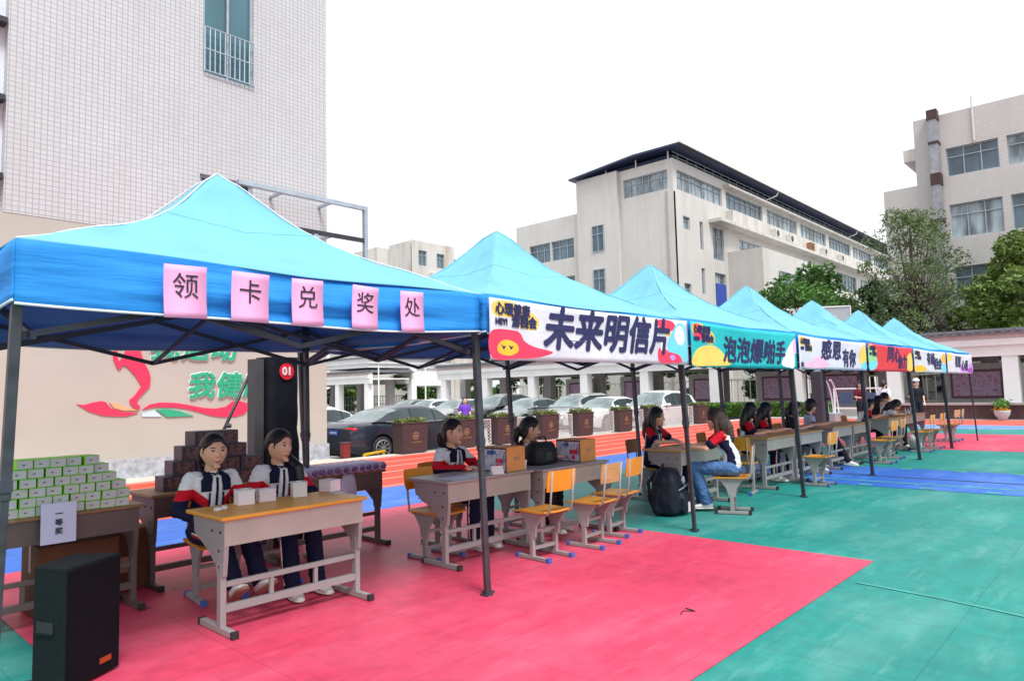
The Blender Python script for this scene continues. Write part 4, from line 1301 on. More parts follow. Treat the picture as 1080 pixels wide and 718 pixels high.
def desk_proto(top_m, frame_m, panel_m):
    """double school desk: origin under the middle, students sit on +y"""
    t = empty('school_desk')
    L, D, Hh = 1.12, .42, .745
    b = MB(); b.box(-L / 2, -.20, Hh - .026, L / 2, .36, Hh)
    b.build('tabletop', top_m, t, bevel=.008, seg=3)
    b = MB()
    b.box(-L / 2 + .03, -.175, .555, L / 2 - .03, -.163, Hh - .027)
    b.box(-L / 2 + .05, -.163, .555, L / 2 - .05, .27, .565)
    b.box(-.006, -.163, .565, .006, .26, Hh - .027)
    b.build('drawer_box', panel_m, t)
    for s in (-1, 1):
        x = s * (L / 2 - .045)
        b = MB()
        def fnn(u, v, d, x=x): return (x + d, u, v)
        b.prism([(-.172, Hh - .027), (.30, Hh - .027), (.28, .60), (.06, .50), (-.05, .42), (-.06, .36), (-.15, .36), (-.165, .47), (-.172, .55)], fnn, -.016, .016)
        b.box(x - .02, -.132, .03, x + .02, -.078, .44)
        b.box(x - .021, -.30, .004, x + .021, .19, .044)
        lg = b.build('leg', frame_m, t, bevel=.003)
        for e in (-.304, .166):
            b = MB(); b.box(x - .023, e, .002, x + .023, e + .028, .046); b.build('foot_cap', M_cap, lg)
        b = MB()
        for yy, zz in ((-.12, .64), (.0, .64), (-.10, .52), (-.105, .42)):
            b.tube([(x + s * .015, yy, zz), (x + s * .021, yy, zz)], .009, 8)
        b.build('bolts', M_cap, lg)
    b = MB()
    xi = L / 2 - .064
    b.box(-xi, -.122, .285, xi, -.088, .318); b.box(-xi, -.127, .125, xi, -.083, .172)
    for x in (-.17, .17):
        b.box(x - .014, -.118, .172, x + .014, -.092, .285)
    b.build('footrest', frame_m, t, bevel=.003)
    return t
def chair_proto(seat_m, back_m, cap_m):
    """school chair, sitter looks along -y"""
    t = empty('school_chair')
    b = MB()
    N = 10
    vs = []
    for lay in (0, 1):
        for j in range(N + 1):
            for i in range(N + 1):
                x = -.19 + .38 * i / N; y = -.20 + .39 * j / N
                z = .435 - .012 * math.cos(x / .19 * PI / 2) * (1 if -.16 < y < .17 else .5) + (.010 if j == N else 0) - (.012 if j == 0 else 0)
                vs.append((x, y, z - .016 * (1 - lay)))
    fs = []
    K = (N + 1) ** 2
    for j in range(N):
        for i in range(N):
            a = j * (N + 1) + i
            fs.append((K + a, K + a + 1, K + a + N + 2, K + a + N + 1)); fs.append((a, a + N + 1, a + N + 2, a + 1))
    for i in range(N):
        for a, b_ in ((i, i + 1), (N * (N + 1) + i + 1, N * (N + 1) + i), ((i + 1) * (N + 1), i * (N + 1)), (i * (N + 1) + N, (i + 1) * (N + 1) + N)):
            fs.append((a, b_, b_ + K, a + K))
    b.add(vs, fs)
    b.build('seat', seat_m, t, smooth=True, auto=50)
    for s in (-1, 1):
        x = s * .15
        b = MB()
        def fnn(u, v, d, x=x): return (x + d, u, v)
        b.prism([(-.15, .418), (.15, .418), (.06, .30), (.045, .2), (-.035, .2), (-.06, .30)], fnn, -.014, .014)
        b.box(x - .017, -.022, .03, x + .017, .022, .24)
        b.box(x - .019, -.19, .004, x + .019, .21, .036)
        lg = b.build('leg', M_dgrey, t, bevel=.003)
        for y0, y1 in ((-.2, -.165), (.185, .22)):
            b = MB(); b.box(x - .022, y0, .002, x + .022, y1, .04); b.build('foot_cap', cap_m, lg)
        b = MB(); b.tube([(x * .95, .05, .41), (x * .95, .17, .405), (x * .95, .215, .43), (x * .95, .232, .52), (x * .93, .262, .80)], .0095, 8)
        b.build('back_tube', M_dgrey, t, smooth=True)
    b = MB(); b.box(-.135, -.012, .085, .135, .012, .115); b.box(-.135, -.015, .235, .135, .015, .262); b.build('crossbar', M_dgrey, t)
    b = MB()
    vs = []
    for lay in (0, 1):
        for j in range(5):
            for i in range(9):
                u = -1 + 2 * i / 8; v = j / 4
                vs.append((u * (.185 - .012 * (v == 0) - .012 * (v == 1)), .232 + .03 * v + .02 * (1 - u * u) - .012 * lay - .006, .615 + .185 * v))
    fs = []
    for j in range(4):
        for i in range(8):
            a = j * 9 + i
            fs.append((a, a + 1, a + 10, a + 9)); fs.append((45 + a, 45 + a + 9, 45 + a + 10, 45 + a + 1))
    for i in range(8):
        fs.append((i, i + 45, i + 46, i + 1)); a = 36 + i; fs.append((a, a + 1, a + 46, a + 45))
    for j in range(4):
        a = j * 9; fs.append((a, a + 9, a + 54, a + 45)); a = j * 9 + 8; fs.append((a, a + 45, a + 54, a + 9))
    b.add(vs, fs)
    b.build('backrest', back_m, t, smooth=True, auto=50)
    return t

def put(proto, used, loc, rz, label, cat, group):
    o = place(proto, used, loc, rz, label, group); o['category'] = cat; return o
dy, dg_, db, dt = desk_proto(M_yelw, M_dgrey, M_dpanel), desk_proto(M_greyw, M_dgrey, M_dpanel), desk_proto(M_brnw, M_dbrown, M_dbrown), desk_proto(M_tanw, M_dgrey, M_dpanel)
uy, ug, ub, ut = [], [], [], []
GD = 'double school desks under the tents'
put(dy, uy, (2.60, 4.63, 0), 0, 'yellow topped double desk with white paper boxes under the first tent', 'desk', GD)
put(dg_, ug, (4.62, 4.72, 0), R(-1), 'grey topped double desk with a poster carton under the second tent', 'desk', GD)
put(dg_, ug, (5.76, 4.62, 0), R(0), 'grey topped double desk holding a black bag and a carton under the second tent', 'desk', GD)
put(db, ub, (2.72, 6.15, 0), R(1), 'worn brown desk under the stack of dark boxes by the wall', 'desk', GD)
put(db, ub, (3.86, 6.08, 0), R(-1), 'worn brown desk under the purple wrapped rolls', 'desk', GD)
put(dt, ut, (8.22, 4.5, 0), R(1), 'tan topped desk between the two girls and the black backpack', 'desk', GD)
put(dt, ut, (10.62, 4.42, 0), 0, 'tan topped desk in front of the two girls in red sleeves', 'desk', GD)
put(dt, ut, (11.78, 4.40, 0), 0, 'tan topped desk behind the double pole of the fourth tent', 'desk', GD)
put(dt, ut, (13.55, 4.45, 0), 0, 'tan topped desk in front of the student in pale grey polo', 'desk', GD)
put(dt, ut, (14.72, 4.45, 0), 0, 'tan topped desk right of the student in pale grey polo', 'desk', GD)
put(dt, ut, (17.1, 4.45, 0), 0, 'tan topped desk where two students bend over under the far tents', 'desk', GD)
put(dt, ut, (18.27, 4.45, 0), 0, 'tan topped desk second from the far end of the row', 'desk', GD)
put(dt, ut, (19.5, 4.5, 0), 0, 'farthest tan topped desk with small bottles on it', 'desk', GD)

ch, chb, cht = chair_proto(M_seat, M_back, M_bcap), chair_proto(M_seat, M_backb, M_cap), chair_proto(M_seat, M_tanw, M_bcap)
uc, ucb, uct = [], [], []
GC = 'school chairs at the desks'
put(ch, uc, (2.43, 5.36, 0), R(-6), 'yellow school chair under the girl at the left of the first desk', 'chair', GC)
put(ch, uc, (2.91, 5.40, 0), R(-5), 'yellow school chair under the girl with a pony tail at the first desk', 'chair', GC)
put(ch, uc, (4.33, 4.99, 0), R(3), 'empty school chair with orange back behind the left end of the grey desk', 'chair', GC)
put(ch, uc, (4.80, 5.36, 0), R(2), 'school chair under the girl in the jacket at the grey desk', 'chair', GC)
put(ch, uc, (4.93, 4.20, 0), R(176), 'empty school chair with orange back just right of the second tent pole', 'chair', GC)
put(ch, uc, (5.72, 5.28, 0), 0, 'school chair under the student leaning to the black bag', 'chair', GC)
put(cht, uct, (5.60, 4.14, 0), R(183), 'empty school chair with pale tan back in front of the second grey desk', 'chair', GC)
put(ch, uc, (6.18, 4.26, 0), R(186), 'empty school chair with orange back at the right end of the grey desks', 'chair', GC)
put(chb, ucb, (7.55, 5.35, 0), R(40), 'empty brown backed chair left behind the black backpack', 'chair', GC)
put(chb, ucb, (8.42, 5.24, 0), R(8), 'brown backed chair under the girl with long hair facing us', 'chair', GC)
put(chb, ucb, (8.05, 3.84, 0), R(200), 'school chair under the girl in jeans', 'chair', GC)
put(chb, ucb, (10.1, 5.05, 0), R(6), 'brown backed chair left of the two girls in red sleeves', 'chair', GC)
put(ch, uc, (9.55, 4.4, 0), R(100), 'empty chair with yellow back behind the girl in jeans', 'chair', GC)
put(chb, ucb, (10.85, 4.98, 0), 0, 'chair under the nearer girl in red sleeves', 'chair', GC)
put(chb, ucb, (11.4, 4.98, 0), 0, 'chair under the farther girl in red sleeves', 'chair', GC)
put(ch, uc, (10.95, 3.84, 0), R(178), 'empty chair with yellow back beside the double pole of the fourth tent', 'chair', GC)
put(ch, uc, (12.55, 4.95, 0), 0, 'chair under the student in dark top behind the double pole', 'chair', GC)
put(ch, uc, (13.1, 5.05, 0), 0, 'chair under the student in white beside the dark top', 'chair', GC)
put(ch, uc, (13.6, 5.0, 0), 0, 'chair under the student in pale grey polo', 'chair', GC)
put(ch, uc, (14.55, 3.9, 0), R(178), 'empty chair with yellow back in front of the desk right of the pale polo', 'chair', GC)
put(ch, uc, (15.55, 4.0, 0), R(182), 'empty chair with yellow back left of the red banner pole', 'chair', GC)
put(ch, uc, (16.75, 5.0, 0), 0, 'chair under the student with red and white sleeve', 'chair', GC)
put(ch, uc, (17.35, 3.85, 0), R(180), 'empty chair with yellow back at the far desk above the white bag', 'chair', GC)
put(ch, uc, (18.35, 3.85, 0), R(178), 'empty chair with yellow back at the far desk below the sixth tent', 'chair', GC)
put(cht, uct, (20.55, 3.95, 0), R(172), 'nearer of two empty chairs on the far pink floor', 'chair', GC)
put(cht, uct, (21.15, 3.95, 0), R(186), 'farther of two empty chairs on the far pink floor', 'chair', GC)

# ================================================================== people
M_skin = mat('skin', rgb(236, 180, 150), .5, .05, 12)
M_skin2 = mat('skin_shade', rgb(190, 136, 112), .5, .05, 12)
M_lip = mat('lips', rgb(196, 112, 104), .45, .05)
M_eye = mat('eye_dark', (.012, .009, .008), .25)
M_eyew = mat('eye_white', (.6, .58, .56), .4)
M_hair = NT('black_hair')
_f = M_hair.noise(M_hair.mapped((30, 30, 4)), 3, 3)
M_hair.base(M_hair.ramp(_f, [(.3, (.006, .005, .006)), (.7, (.022, .018, .017))])); M_hair.p.inputs['Roughness'].default_value = .4
M_hair.bump(_f, .5, .01); M_hair = M_hair.m
M_hairb = NT('brown_hair')
_f = M_hairb.noise(M_hairb.mapped((30, 30, 4)), 3, 3)
M_hairb.base(M_hairb.ramp(_f, [(.3, (.02, .011, .009)), (.7, (.07, .035, .026))])); M_hairb.p.inputs['Roughness'].default_value = .4
M_hairb.bump(_f, .5, .01); M_hairb = M_hairb.m
C_navy, C_white, C_red, C_jean = cloth('navy_cloth', NAVY), cloth('white_cloth', WHITE), cloth('red_cloth', RED), cloth('blue_denim', rgb(78, 112, 160), .9, .6, 10)
C_black, C_grey, C_purple = cloth('black_cloth', (.015, .016, .022)), cloth('pale_grey_cloth', rgb(176, 180, 200)), cloth('purple_cloth', rgb(120, 70, 190))
C_maroon = cloth('maroon_cloth', rgb(96, 28, 46))
C_jkt = jacket_mat('school_jacket_cloth', .84, .765, .9)
M_shoe, M_sole, M_soleb = mat('white_shoe', (.70, .69, .68), .6), mat('shoe_sole', (.62, .60, .58), .7), mat('brown_sole', (.30, .19, .13), .8)

def rot_head(h):
    """head frame: yaw about z, pitch about x (front is -y)"""
    return Matrix.Rotation(h[1], 3, 'Z') @ Matrix.Rotation(h[2], 3, 'X') @ (Matrix.Rotation(h[3], 3, 'Y') if len(h) > 3 else Matrix.Identity(3))

def head_shape(mb, c, Rm, k=1.0):
    nu, nv = 28, 20
    vs = []
    for i in range(nv + 1):
        t = PI * i / nv - PI / 2
        for j in range(nu):
            a = 2 * PI * j / nu
            x, y, z = math.cos(t) * math.cos(a), math.cos(t) * math.sin(a), math.sin(t)
            px, py, pz = x * .082, y * .092, z * .109
            if z < 0:
                q = (-z) ** 1.6
                px *= 1 - .23 * q
                py = py * (1 - .22 * q) - .010 * q
            if y < 0:
                py *= .95
                pz *= 1.0
            # cheeks
            py -= .004 * math.exp(-((abs(px) - .035) ** 2 + (pz + .02) ** 2) / .0009) * (y < 0)
            # eye hollows
            py += .009 * math.exp(-((abs(px) - .031) ** 2 / .0003 + (pz - .012) ** 2 / .00014)) * (y < 0)
            vs.append(c + Rm @ (Vector((px, py, pz)) * k))
    fs = []
    for i in range(nv):
        for j in range(nu):
            a = i * nu + j; b_ = i * nu + (j + 1) % nu
            fs.append((a, b_, b_ + nu, a + nu))
    mb.add(vs, fs)
    P = lambda x, y, z: c + Rm @ (Vector((x, y, z)) * k)
    mb.tube([P(0, -.078, .022), P(0, -.090, .0), P(0, -.099, -.018), P(0, -.088, -.028)], [.006 * k, .0085 * k, .0125 * k, .009 * k], 10)
    mb.ball(P(0, -.094, -.019), .0125 * k, nu=10, nv=8)
    for s in (-1, 1):
        mb.ball(P(s * .011, -.089, -.022), .0085 * k, nu=8, nv=6)
        mb.ball(P(s * .074, .012, -.006), .011 * k, .020 * k, .030 * k, rot=Rm, nu=10, nv=8)
    mb.ball(P(0, -.082, -.052), .022 * k, .010 * k, .006 * k, rot=Rm)
    mb.ball(P(0, -.081, -.062), .018 * k, .010 * k, .0065 * k, rot=Rm)
    mb.ball(P(0, -.070, -.092), .024 * k, .02 * k, .016 * k, rot=Rm)

def hand(mb, w_, d, side, pal, k=1.0, curl=.5):
    """palm and five curled fingers; d = forearm direction, side = thumb direction, pal = palm facing"""
    d = Vector(d).normalized(); side = (Vector(side) - d * Vector(side).dot(d)).normalized(); pal = d.cross(side) if Vector(pal).dot(d.cross(side)) > 0 else side.cross(d)
    w_ = Vector(w_)
    for i in range(4):
        q = (i - 1.5)
        mb.capsule(w_ + side * (-q * .012 * k), w_ + d * .082 * k + side * (-q * .0185 * k), .013 * k, .011 * k, 8)
    for i, (ln, off) in enumerate(((.070, 1.5), (.078, .5), (.072, -.5), (.056, -1.5))):
        p = w_ + d * .084 * k + side * (off * .0185 * k)
        dir_ = d.copy()
        for j, f in enumerate((.45, .3, .25)):
            ang = curl * (.55 if j == 0 else .8)
            dir_ = (dir_ * math.cos(ang) + pal * math.sin(ang)).normalized()
            e = p + dir_ * ln * f * k
            mb.capsule(p, e, (.0092 - .0008 * j) * k, (.0085 - .0008 * j) * k, 8)
            p = e
    p = w_ + d * .022 * k + side * .03 * k
    e = p + (d * .6 + side * .75 + pal * .25).normalized() * .036 * k
    mb.capsule(p, e, .0125 * k, .0105 * k, 8)
    mb.capsule(e, e + (d * .85 + side * .2 + pal * .4).normalized() * .032 * k, .0105 * k, .0085 * k, 8)

def seated(**kw):
    """joint positions of a seated figure that looks along -y; seat height .44"""
    j = dict(pel=Vector((0, .02, .53)), wai=Vector((0, .01, .70)), che=Vector((0, -.005, .88)), nk=Vector((0, .0, .985)), hd=Vector((0, -.025, 1.115)), head=(None, 0, 0))
    for s, c in ((-1, 'r'), (1, 'l')):
        j['sh' + c] = Vector((s * .150, .0, .915)); j['hp' + c] = Vector((s * .085, .0, .52)); j['kn' + c] = Vector((s * .10, -.40, .50))
        j['an' + c] = Vector((s * .10, -.40, .085)); j['el' + c] = Vector((s * .225, -.05, .72)); j['wr' + c] = Vector((s * .13, -.24, .62))
        j['toe' + c] = Vector((0, -1, -.05))
    for k, v in kw.items():
        j[k] = Vector(v) if k != 'head' else v
    return j
def standing(**kw):
    j = dict(pel=Vector((0, 0, .88)), wai=Vector((0, 0, 1.02)), che=Vector((0, -.01, 1.20)), nk=Vector((0, .0, 1.345)), hd=Vector((0, -.02, 1.48)), head=(None, 0, 0))
    for s, c in ((-1, 'r'), (1, 'l')):
        j['sh' + c] = Vector((s * .165, 0, 1.295)); j['hp' + c] = Vector((s * .085, 0, .86)); j['kn' + c] = Vector((s * .09, -.02, .47))
        j['an' + c] = Vector((s * .09, .01, .085)); j['el' + c] = Vector((s * .215, .03, 1.03)); j['wr' + c] = Vector((s * .20, -.10, .82))
        j['toe' + c] = Vector((s * .15, -1, 0))
    for k, v in kw.items():
        j[k] = Vector(v) if k != 'head' else v
    return j

def person(label, loc, rz, j, top='jacket', legs=None, hair='tied', vox=.011, group=None, shoes=True, hairm=None, handpose=None, capm=None, hk=1.14, toes=None):
    t = thing('person', label, 'person', loc, rz, group)
    legs = legs or C_navy
    hairm = hairm or M_hair
    Rm = rot_head(j['head'])
    hc = j['hd']
    # ---- body: one continuous skin ----
    b = MB()
    head_shape(b, hc, Rm, hk)
    b.capsule(j['nk'] + Vector((0, .005, -.04)), hc + Rm @ Vector((0, .018, -.07)), .050, .047, 12)
    b.tube([j['pel'], j['wai'], j['che'], j['nk'] + Vector((0, .005, -.06)), j['nk'] + Vector((0, 0, -.02))], [.085, .075, .075, .050, .042], 14)
    b.ball(j['pel'], .095, .085, .08)
    for c in 'rl':
        b.capsule(j['nk'] + Vector((0, .01, -.095)), j['sh' + c] + Vector((0, 0, -.015)), .034, .034)
        b.capsule(j['sh' + c], j['el' + c], .042, .033); b.capsule(j['el' + c], j['wr' + c], .033, .024)
        b.capsule(j['hp' + c], j['kn' + c], .075, .052); b.capsule(j['kn' + c], j['an' + c], .05, .033)
        b.capsule(j['an' + c], j['an' + c] + j['toe' + c].normalized() * .10 + Vector((0, 0, -.04)), .030, .018)
        d = (j['wr' + c] - j['el' + c]).normalized()
        s = -1 if c == 'r' else 1
        hp_ = (handpose or {}).get(c, ((-s, -.2, .2), (0, 0, -1), .45))
        hand(b, j['wr' + c], d, hp_[0], hp_[1], .92, hp_[2])
    me = remesh(b, min(vox, .0075) if vox < .01 else vox, 2, 'body')
    # lips by place on the face, then eyes and brows joined to the same mesh
    inv = Rm.transposed()
    me.materials.clear()
    for m in (M_skin, M_lip, M_eye, M_eyew):
        me.materials.append(m)
    for p in me.polygons:
        q = inv @ (p.center - hc)
        if abs(q.x) < .021 * hk and -.066 * hk < q.z < -.049 * hk and q.y < -.076 * hk:
            p.material_index = 1
    bm = bmesh.new(); bm.from_mesh(me)
    e = MB()
    P = lambda x, y, z: hc + Rm @ (Vector((x, y, z)) * hk)
    for s in (-1, 1):
        rr = Rm @ Matrix.Rotation(s * .22, 3, 'Z')
        e.cur = 3; e.ball(P(s * .031, -.0735, .011), .0140 * hk, .008 * hk, .0046 * hk, rot=rr, nu=12, nv=8)
        e.cur = 2; e.ball(P(s * .031, -.0785, .011), .0068 * hk, .0045 * hk, .0048 * hk, rot=rr, nu=10, nv=8)
        e.ball(P(s * .031, -.0770, .0168), .0165 * hk, .0062 * hk, .0022 * hk, rot=rr, nu=12, nv=6)
        e.ball(P(s * .033, -.0790, .0335), .0185 * hk, .0055 * hk, .0030 * hk, rot=rr @ Matrix.Rotation(s * -.1, 3, 'Y'), nu=12, nv=6)
    em = e.mesh('e'); em.polygons.foreach_set('material_index', e.mi)
    bm.from_mesh(em)
    bm.to_mesh(me); bm.free(); bpy.data.meshes.remove(em)
    me.polygons.foreach_set('use_smooth', [True] * len(me.polygons))
    body = bpy.data.objects.new('body', me); col.objects.link(body); body.parent = t
    # ---- hair ----
    b = MB()
    nu, nv = 30, 22
    vs = []
    for i in range(nv + 1):
        tt = PI * i / nv - PI / 2
        for k in range(nu):
            a = 2 * PI * k / nu
            x, y, z = math.cos(tt) * math.cos(a), math.cos(tt) * math.sin(a), math.sin(tt)
            p = Vector((x * .0935, y * .106 + .008, z * .121 + .008))
            zh = .079 - 2600 * p.x ** 4 if hair in ('tied', 'pony_front') else .074 - 2200 * abs(p.x) ** 3.6
            face = p.y < -.012 and p.z < max(zh, -.02 if hair in ('short',) else .0)
            if p.y < -.012 and p.z < zh: face = True
            if hair in ('tied', 'pony_front') and p.y < .016 and p.z < .026: face = True
            low = p.z < (-.012 if hair in ('tied', 'short', 'pony_front') else -.09)
            if face or (low and p.y < (.045 if hair in ('tied', 'short', 'pony_front') else .10)):
                p = p * .80
            p *= 1 + .02 * mnoise.noise(p * 60)
            vs.append(hc + Rm @ (p * hk))
    fs = []
    for i in range(nv):
        for k in range(nu):
            a = i * nu + k; c_ = i * nu + (k + 1) % nu
            fs.append((a, c_, c_ + nu, a + nu))
    b.add(vs, fs)
    H_ = lambda x, y, z: hc + Rm @ (Vector((x, y, z)) * hk)
    if hair != 'short':
        for s in (-1, 1):                                               # strands in front of the ears
            b.tube([H_(s * .060, -.05, .058), H_(s * .080, -.030, .02), H_(s * .081, -.022, -.03)], [.010, .007, .003], 8)
    if hair == 'tied':
        b.tube([H_(0, .095, -.01), H_(0, .125, -.03), H_(0, .125, -.09), H_(0, .105, -.16)], [.035, .042, .04, .018], 10)
        for s in (-1, 1):
            b.tube([H_(s * .082, .03, .0), H_(s * .078, .045, -.06), H_(s * .055, .06, -.12)], [.018, .02, .008], 8)
    elif hair == 'pony_front':
        b.tube([H_(.02, .095, -.03), H_(.07, .065, -.07), H_(.10, -.02, -.115), H_(.11, -.085, -.155), H_(.105, -.115, -.235), H_(.10, -.115, -.33)], [.035, .044, .050, .050, .044, .015], 12)
        b.tube([H_(.075, .03, -.02), H_(.095, .0, -.08), H_(.105, -.05, -.14)], [.03, .035, .03], 10)
    elif hair in ('long', 'longside'):
        b.ball(H_(0, .055, -.05), .085 * hk, .062 * hk, .12 * hk, rot=Rm)
        for s in (-1, 1):
            f = -.03 if hair == 'long' else .0
            b.tube([H_(s * .070, .0, .05), H_(s * .088, .012, -.03), H_(s * .092, .01 + f * .6, -.12), H_(s * .085, f - .02, -.22), H_(s * .075, f - .03, -.29)], [.022, .028, .032, .028, .010], 10)
        b.tube([H_(0, .09, 0), H_(0, .115, -.1), H_(0, .115, -.22), H_(0, .11, -.30)], [.05, .062, .058, .02], 12)
    hm = remesh(b, .0075 if vox < .01 else .011, 2, 'hair')
    ho = link_mesh('hair', hm, hairm, t)
    if capm:
        b = MB(); b.ball(H_(0, .0, .075), .095 * hk, .112 * hk, .07 * hk, rot=Rm); b.ball(H_(0, -.10, .065), .075 * hk, .075 * hk, .012 * hk, rot=Rm)
        b.build('cap', capm, t, smooth=True)
    # ---- top ----
    jk = top == 'jacket'
    r0 = .010 if jk else .0
    b = MB()
    def ell(c, rx, ry, fwd=Vector((0, 1, 0))):
        return [c + Vector((rx * math.cos(2 * PI * k / 18), ry * math.sin(2 * PI * k / 18), 0)) for k in range(18)]
    b.loft([ell(j['pel'] + Vector((0, 0, -.04)), .128 + r0, .105 + r0), ell(j['pel'] + Vector((0, 0, .06)), .132 + r0, .108 + r0), ell(j['wai'], .128 + r0, .10 + r0), ell(j['che'] + Vector((0, 0, -.05)), .142 + r0, .108 + r0),
            ell(j['che'] + Vector((0, 0, .05)), .148 + r0, .098 + r0), ell(j['nk'] + Vector((0, .005, -.06)), .105, .075), ell(j['nk'] + Vector((0, .006, -.028)), .066, .060)])
    for c in 'rl':
        sh, el, wr = j['sh' + c], j['el' + c], j['wr' + c]
        b.capsule(j['nk'] + Vector((0, .01, -.085)), sh + Vector((0, 0, -.008)), .042 + r0, .048 + r0)
        if jk:
            b.capsule(sh + Vector((0, 0, -.012)), el, .060, .054); b.capsule(el, el.lerp(wr, .93), .054, .040)
            b.ball(el, .058)
        else:
            b.capsule(sh + Vector((0, 0, -.010)), sh.lerp(el, .70), .055, .060)
    tm = wrinkle(remesh(b, max(vox, .009), 3, 'top'), .009 if jk else .007)
    mats = [C_jkt] if jk else {'tee': [C_white, C_red, C_navy], 'white': [C_white, C_white, C_white], 'grey': [C_grey, C_grey, C_navy], 'black': [C_black] * 3, 'purple': [C_purple] * 3, 'maroon': [C_maroon] * 3, 'pinkwhite': [C_white, C_maroon, C_white]}[top]
    tobj = link_mesh('jacket' if jk else 'shirt', tm, mats, t)
    if not jk:
        for p in tm.polygons:
            best = 9; frac = 0
            for c in 'rl':
                a_, e_ = j['sh' + c], j['el' + c]
                dd = e_ - a_; f = (p.center - a_).dot(dd) / dd.length_squared
                dist = (p.center - (a_ + dd * max(0, min(1, f)))).length
                if dist < best: best, frac = dist, f
            side = abs(p.center.x) > j['shl'].x * .60 or frac > .25
            if best < .085 and side and frac > -.25:
                p.material_index = 2 if frac > .60 else 1
            if top == 'tee' and abs(p.center.x) > .112 and p.center.z < j['che'].z and best > .08:
                p.material_index = 2
    # ---- collar and front, laid on the surface of the top ----
    tree_ = BVHTree.FromPolygons([v.co.copy() for v in tm.vertices], [tuple(p.vertices) for p in tm.polygons])
    nk, che = j['nk'], j['che']
    def on(x, z, off):
        hit = tree_.ray_cast(Vector((x, -1.2, z)), Vector((0, 1, 0)))
        y = hit[0].y if hit[0] is not None else nk.y - .06
        y = min(y, nk.y + .01)
        return Vector((x, y - off, z))
    def patch(rows, off, nm, m, par, n=6, th=.004):
        """rows = (z, x_left, x_right); a cloth patch lying on the chest"""
        mb = MB(); vs = []
        for z, xa, xb in rows:
            for k in range(n + 1):
                vs.append(on(xa + (xb - xa) * k / n, z, off))
        mb.add(vs, [(i * (n + 1) + k, i * (n + 1) + k + 1, (i + 1) * (n + 1) + k + 1, (i + 1) * (n + 1) + k) for i in range(len(rows) - 1) for k in range(n)])
        o = mb.build(nm, m, par, smooth=True, fixn=False)
        o.modifiers.new('thickness', 'SOLIDIFY').thickness = th
        return o
    x0 = nk.x
    zt_ = nk.z - .05
    b = MB()
    cr = .064 if jk else .058
    ring = [nk + Vector((cr * math.cos(2 * PI * k / 16), .010 + cr * .95 * math.sin(2 * PI * k / 16), -.030 + .022 * math.sin(2 * PI * k / 16))) for k in range(16)]
    b.tube(ring + [ring[0]], .016 if jk else .012, 8, cap=False)
    co = b.build('collar', C_navy, t, smooth=True)
    if jk:
        L_ = .20
        patch([(zt_ - L_ * f, x0 - (.030 + .012 * f), x0 + (.030 + .012 * f)) for f in [i / 8 for i in range(13)]], .004, 'undershirt', C_white, t, 8)
        patch([(zt_ - L_ * f, x0 - .009, x0 + .009) for f in [i / 8 for i in range(11)]], .008, 'placket', C_navy, t, 2)
        for s_ in (-1, 1):
            rows = []
            for i in range(11):
                f = i / 10
                inn = .030 + .014 * f
                outw = .072 + .036 * min(1, f / .4)
                xs_ = sorted((x0 + s_ * inn, x0 + s_ * max(outw, inn + .012)))
                rows.append((zt_ + .018 - .135 * f, xs_[0], xs_[1]))
            patch(rows, .007, 'lapel', C_navy, co, 6, .006)
            patch([(zt_ - .13 - .035 * i, *sorted((x0 + s_ * .044, x0 + s_ * .056))) for i in range(6)], .005, 'zip_edge', C_navy, co, 2)
    elif top in ('tee', 'grey', 'pinkwhite'):
        patch([(zt_ - .02 * i, x0 - .011, x0 + .011) for i in range(8)], .004, 'placket', C_navy, t, 2)
        for s_ in (-1, 1):
            patch([(zt_ + .012 - .012 * i, *sorted((x0 + s_ * .012, x0 + s_ * (.062 - .004 * i)))) for i in range(6)], .006, 'lapel', C_navy, co, 4)
    # ---- trousers ----
    b = MB()
    b.ball(j['pel'] + Vector((0, 0, -.02)), .135, .118, .10)
    for c in 'rl':
        hp, kn, an = j['hp' + c], j['kn' + c], j['an' + c]
        b.capsule(hp, kn, .092, .070); 
        lo = an + Vector((0, 0, .0))
        wide = .075 if legs is C_jean else .060
        b.tube([kn, kn.lerp(lo, .5), lo - (kn - lo).normalized() * .015], [.070, .066 if legs is not C_jean else .072, wide], 14)
        b.ball(kn, .071)
    tr = wrinkle(remesh(b, max(vox, .010), 3, 'trousers'), .011 if legs is C_jean else .008)
    to = link_mesh('trousers', tr, legs, t)
    if top == 'jacket' or legs is C_navy:
        for c in 'rl':
            s = -1 if c == 'r' else 1
            for nm, m, dz in (('side_stripe', C_white, .0), ('side_stripe', C_red, -.016)):
                hp, kn, an = j['hp' + c], j['kn' + c], j['an' + c]
                b = MB()
                up_ = Vector((0, 0, 1)) if abs((kn - hp).normalized().z) < .7 else Vector((0, -1, 0))
                dn = Vector((0, -1, 0))
                o1 = Vector((s * .079, 0, 0)); o2 = Vector((s * .063, 0, 0))
                b.tube([hp.lerp(kn, .25) + o1 * 1.08 + up_ * (dz + .01), hp.lerp(kn, .6) + o1 * .98 + up_ * (dz + .01), hp.lerp(kn, .9) + o1 * .86 + up_ * (dz + .0), kn + o2 * 1.05 + dn * .012, kn.lerp(an, .3) + o2 * 1.03 + dn * (dz * .8), kn.lerp(an, .95) + o2 * .92 + dn * dz], .0075, 6)
                b.build(nm, m, to, smooth=True)
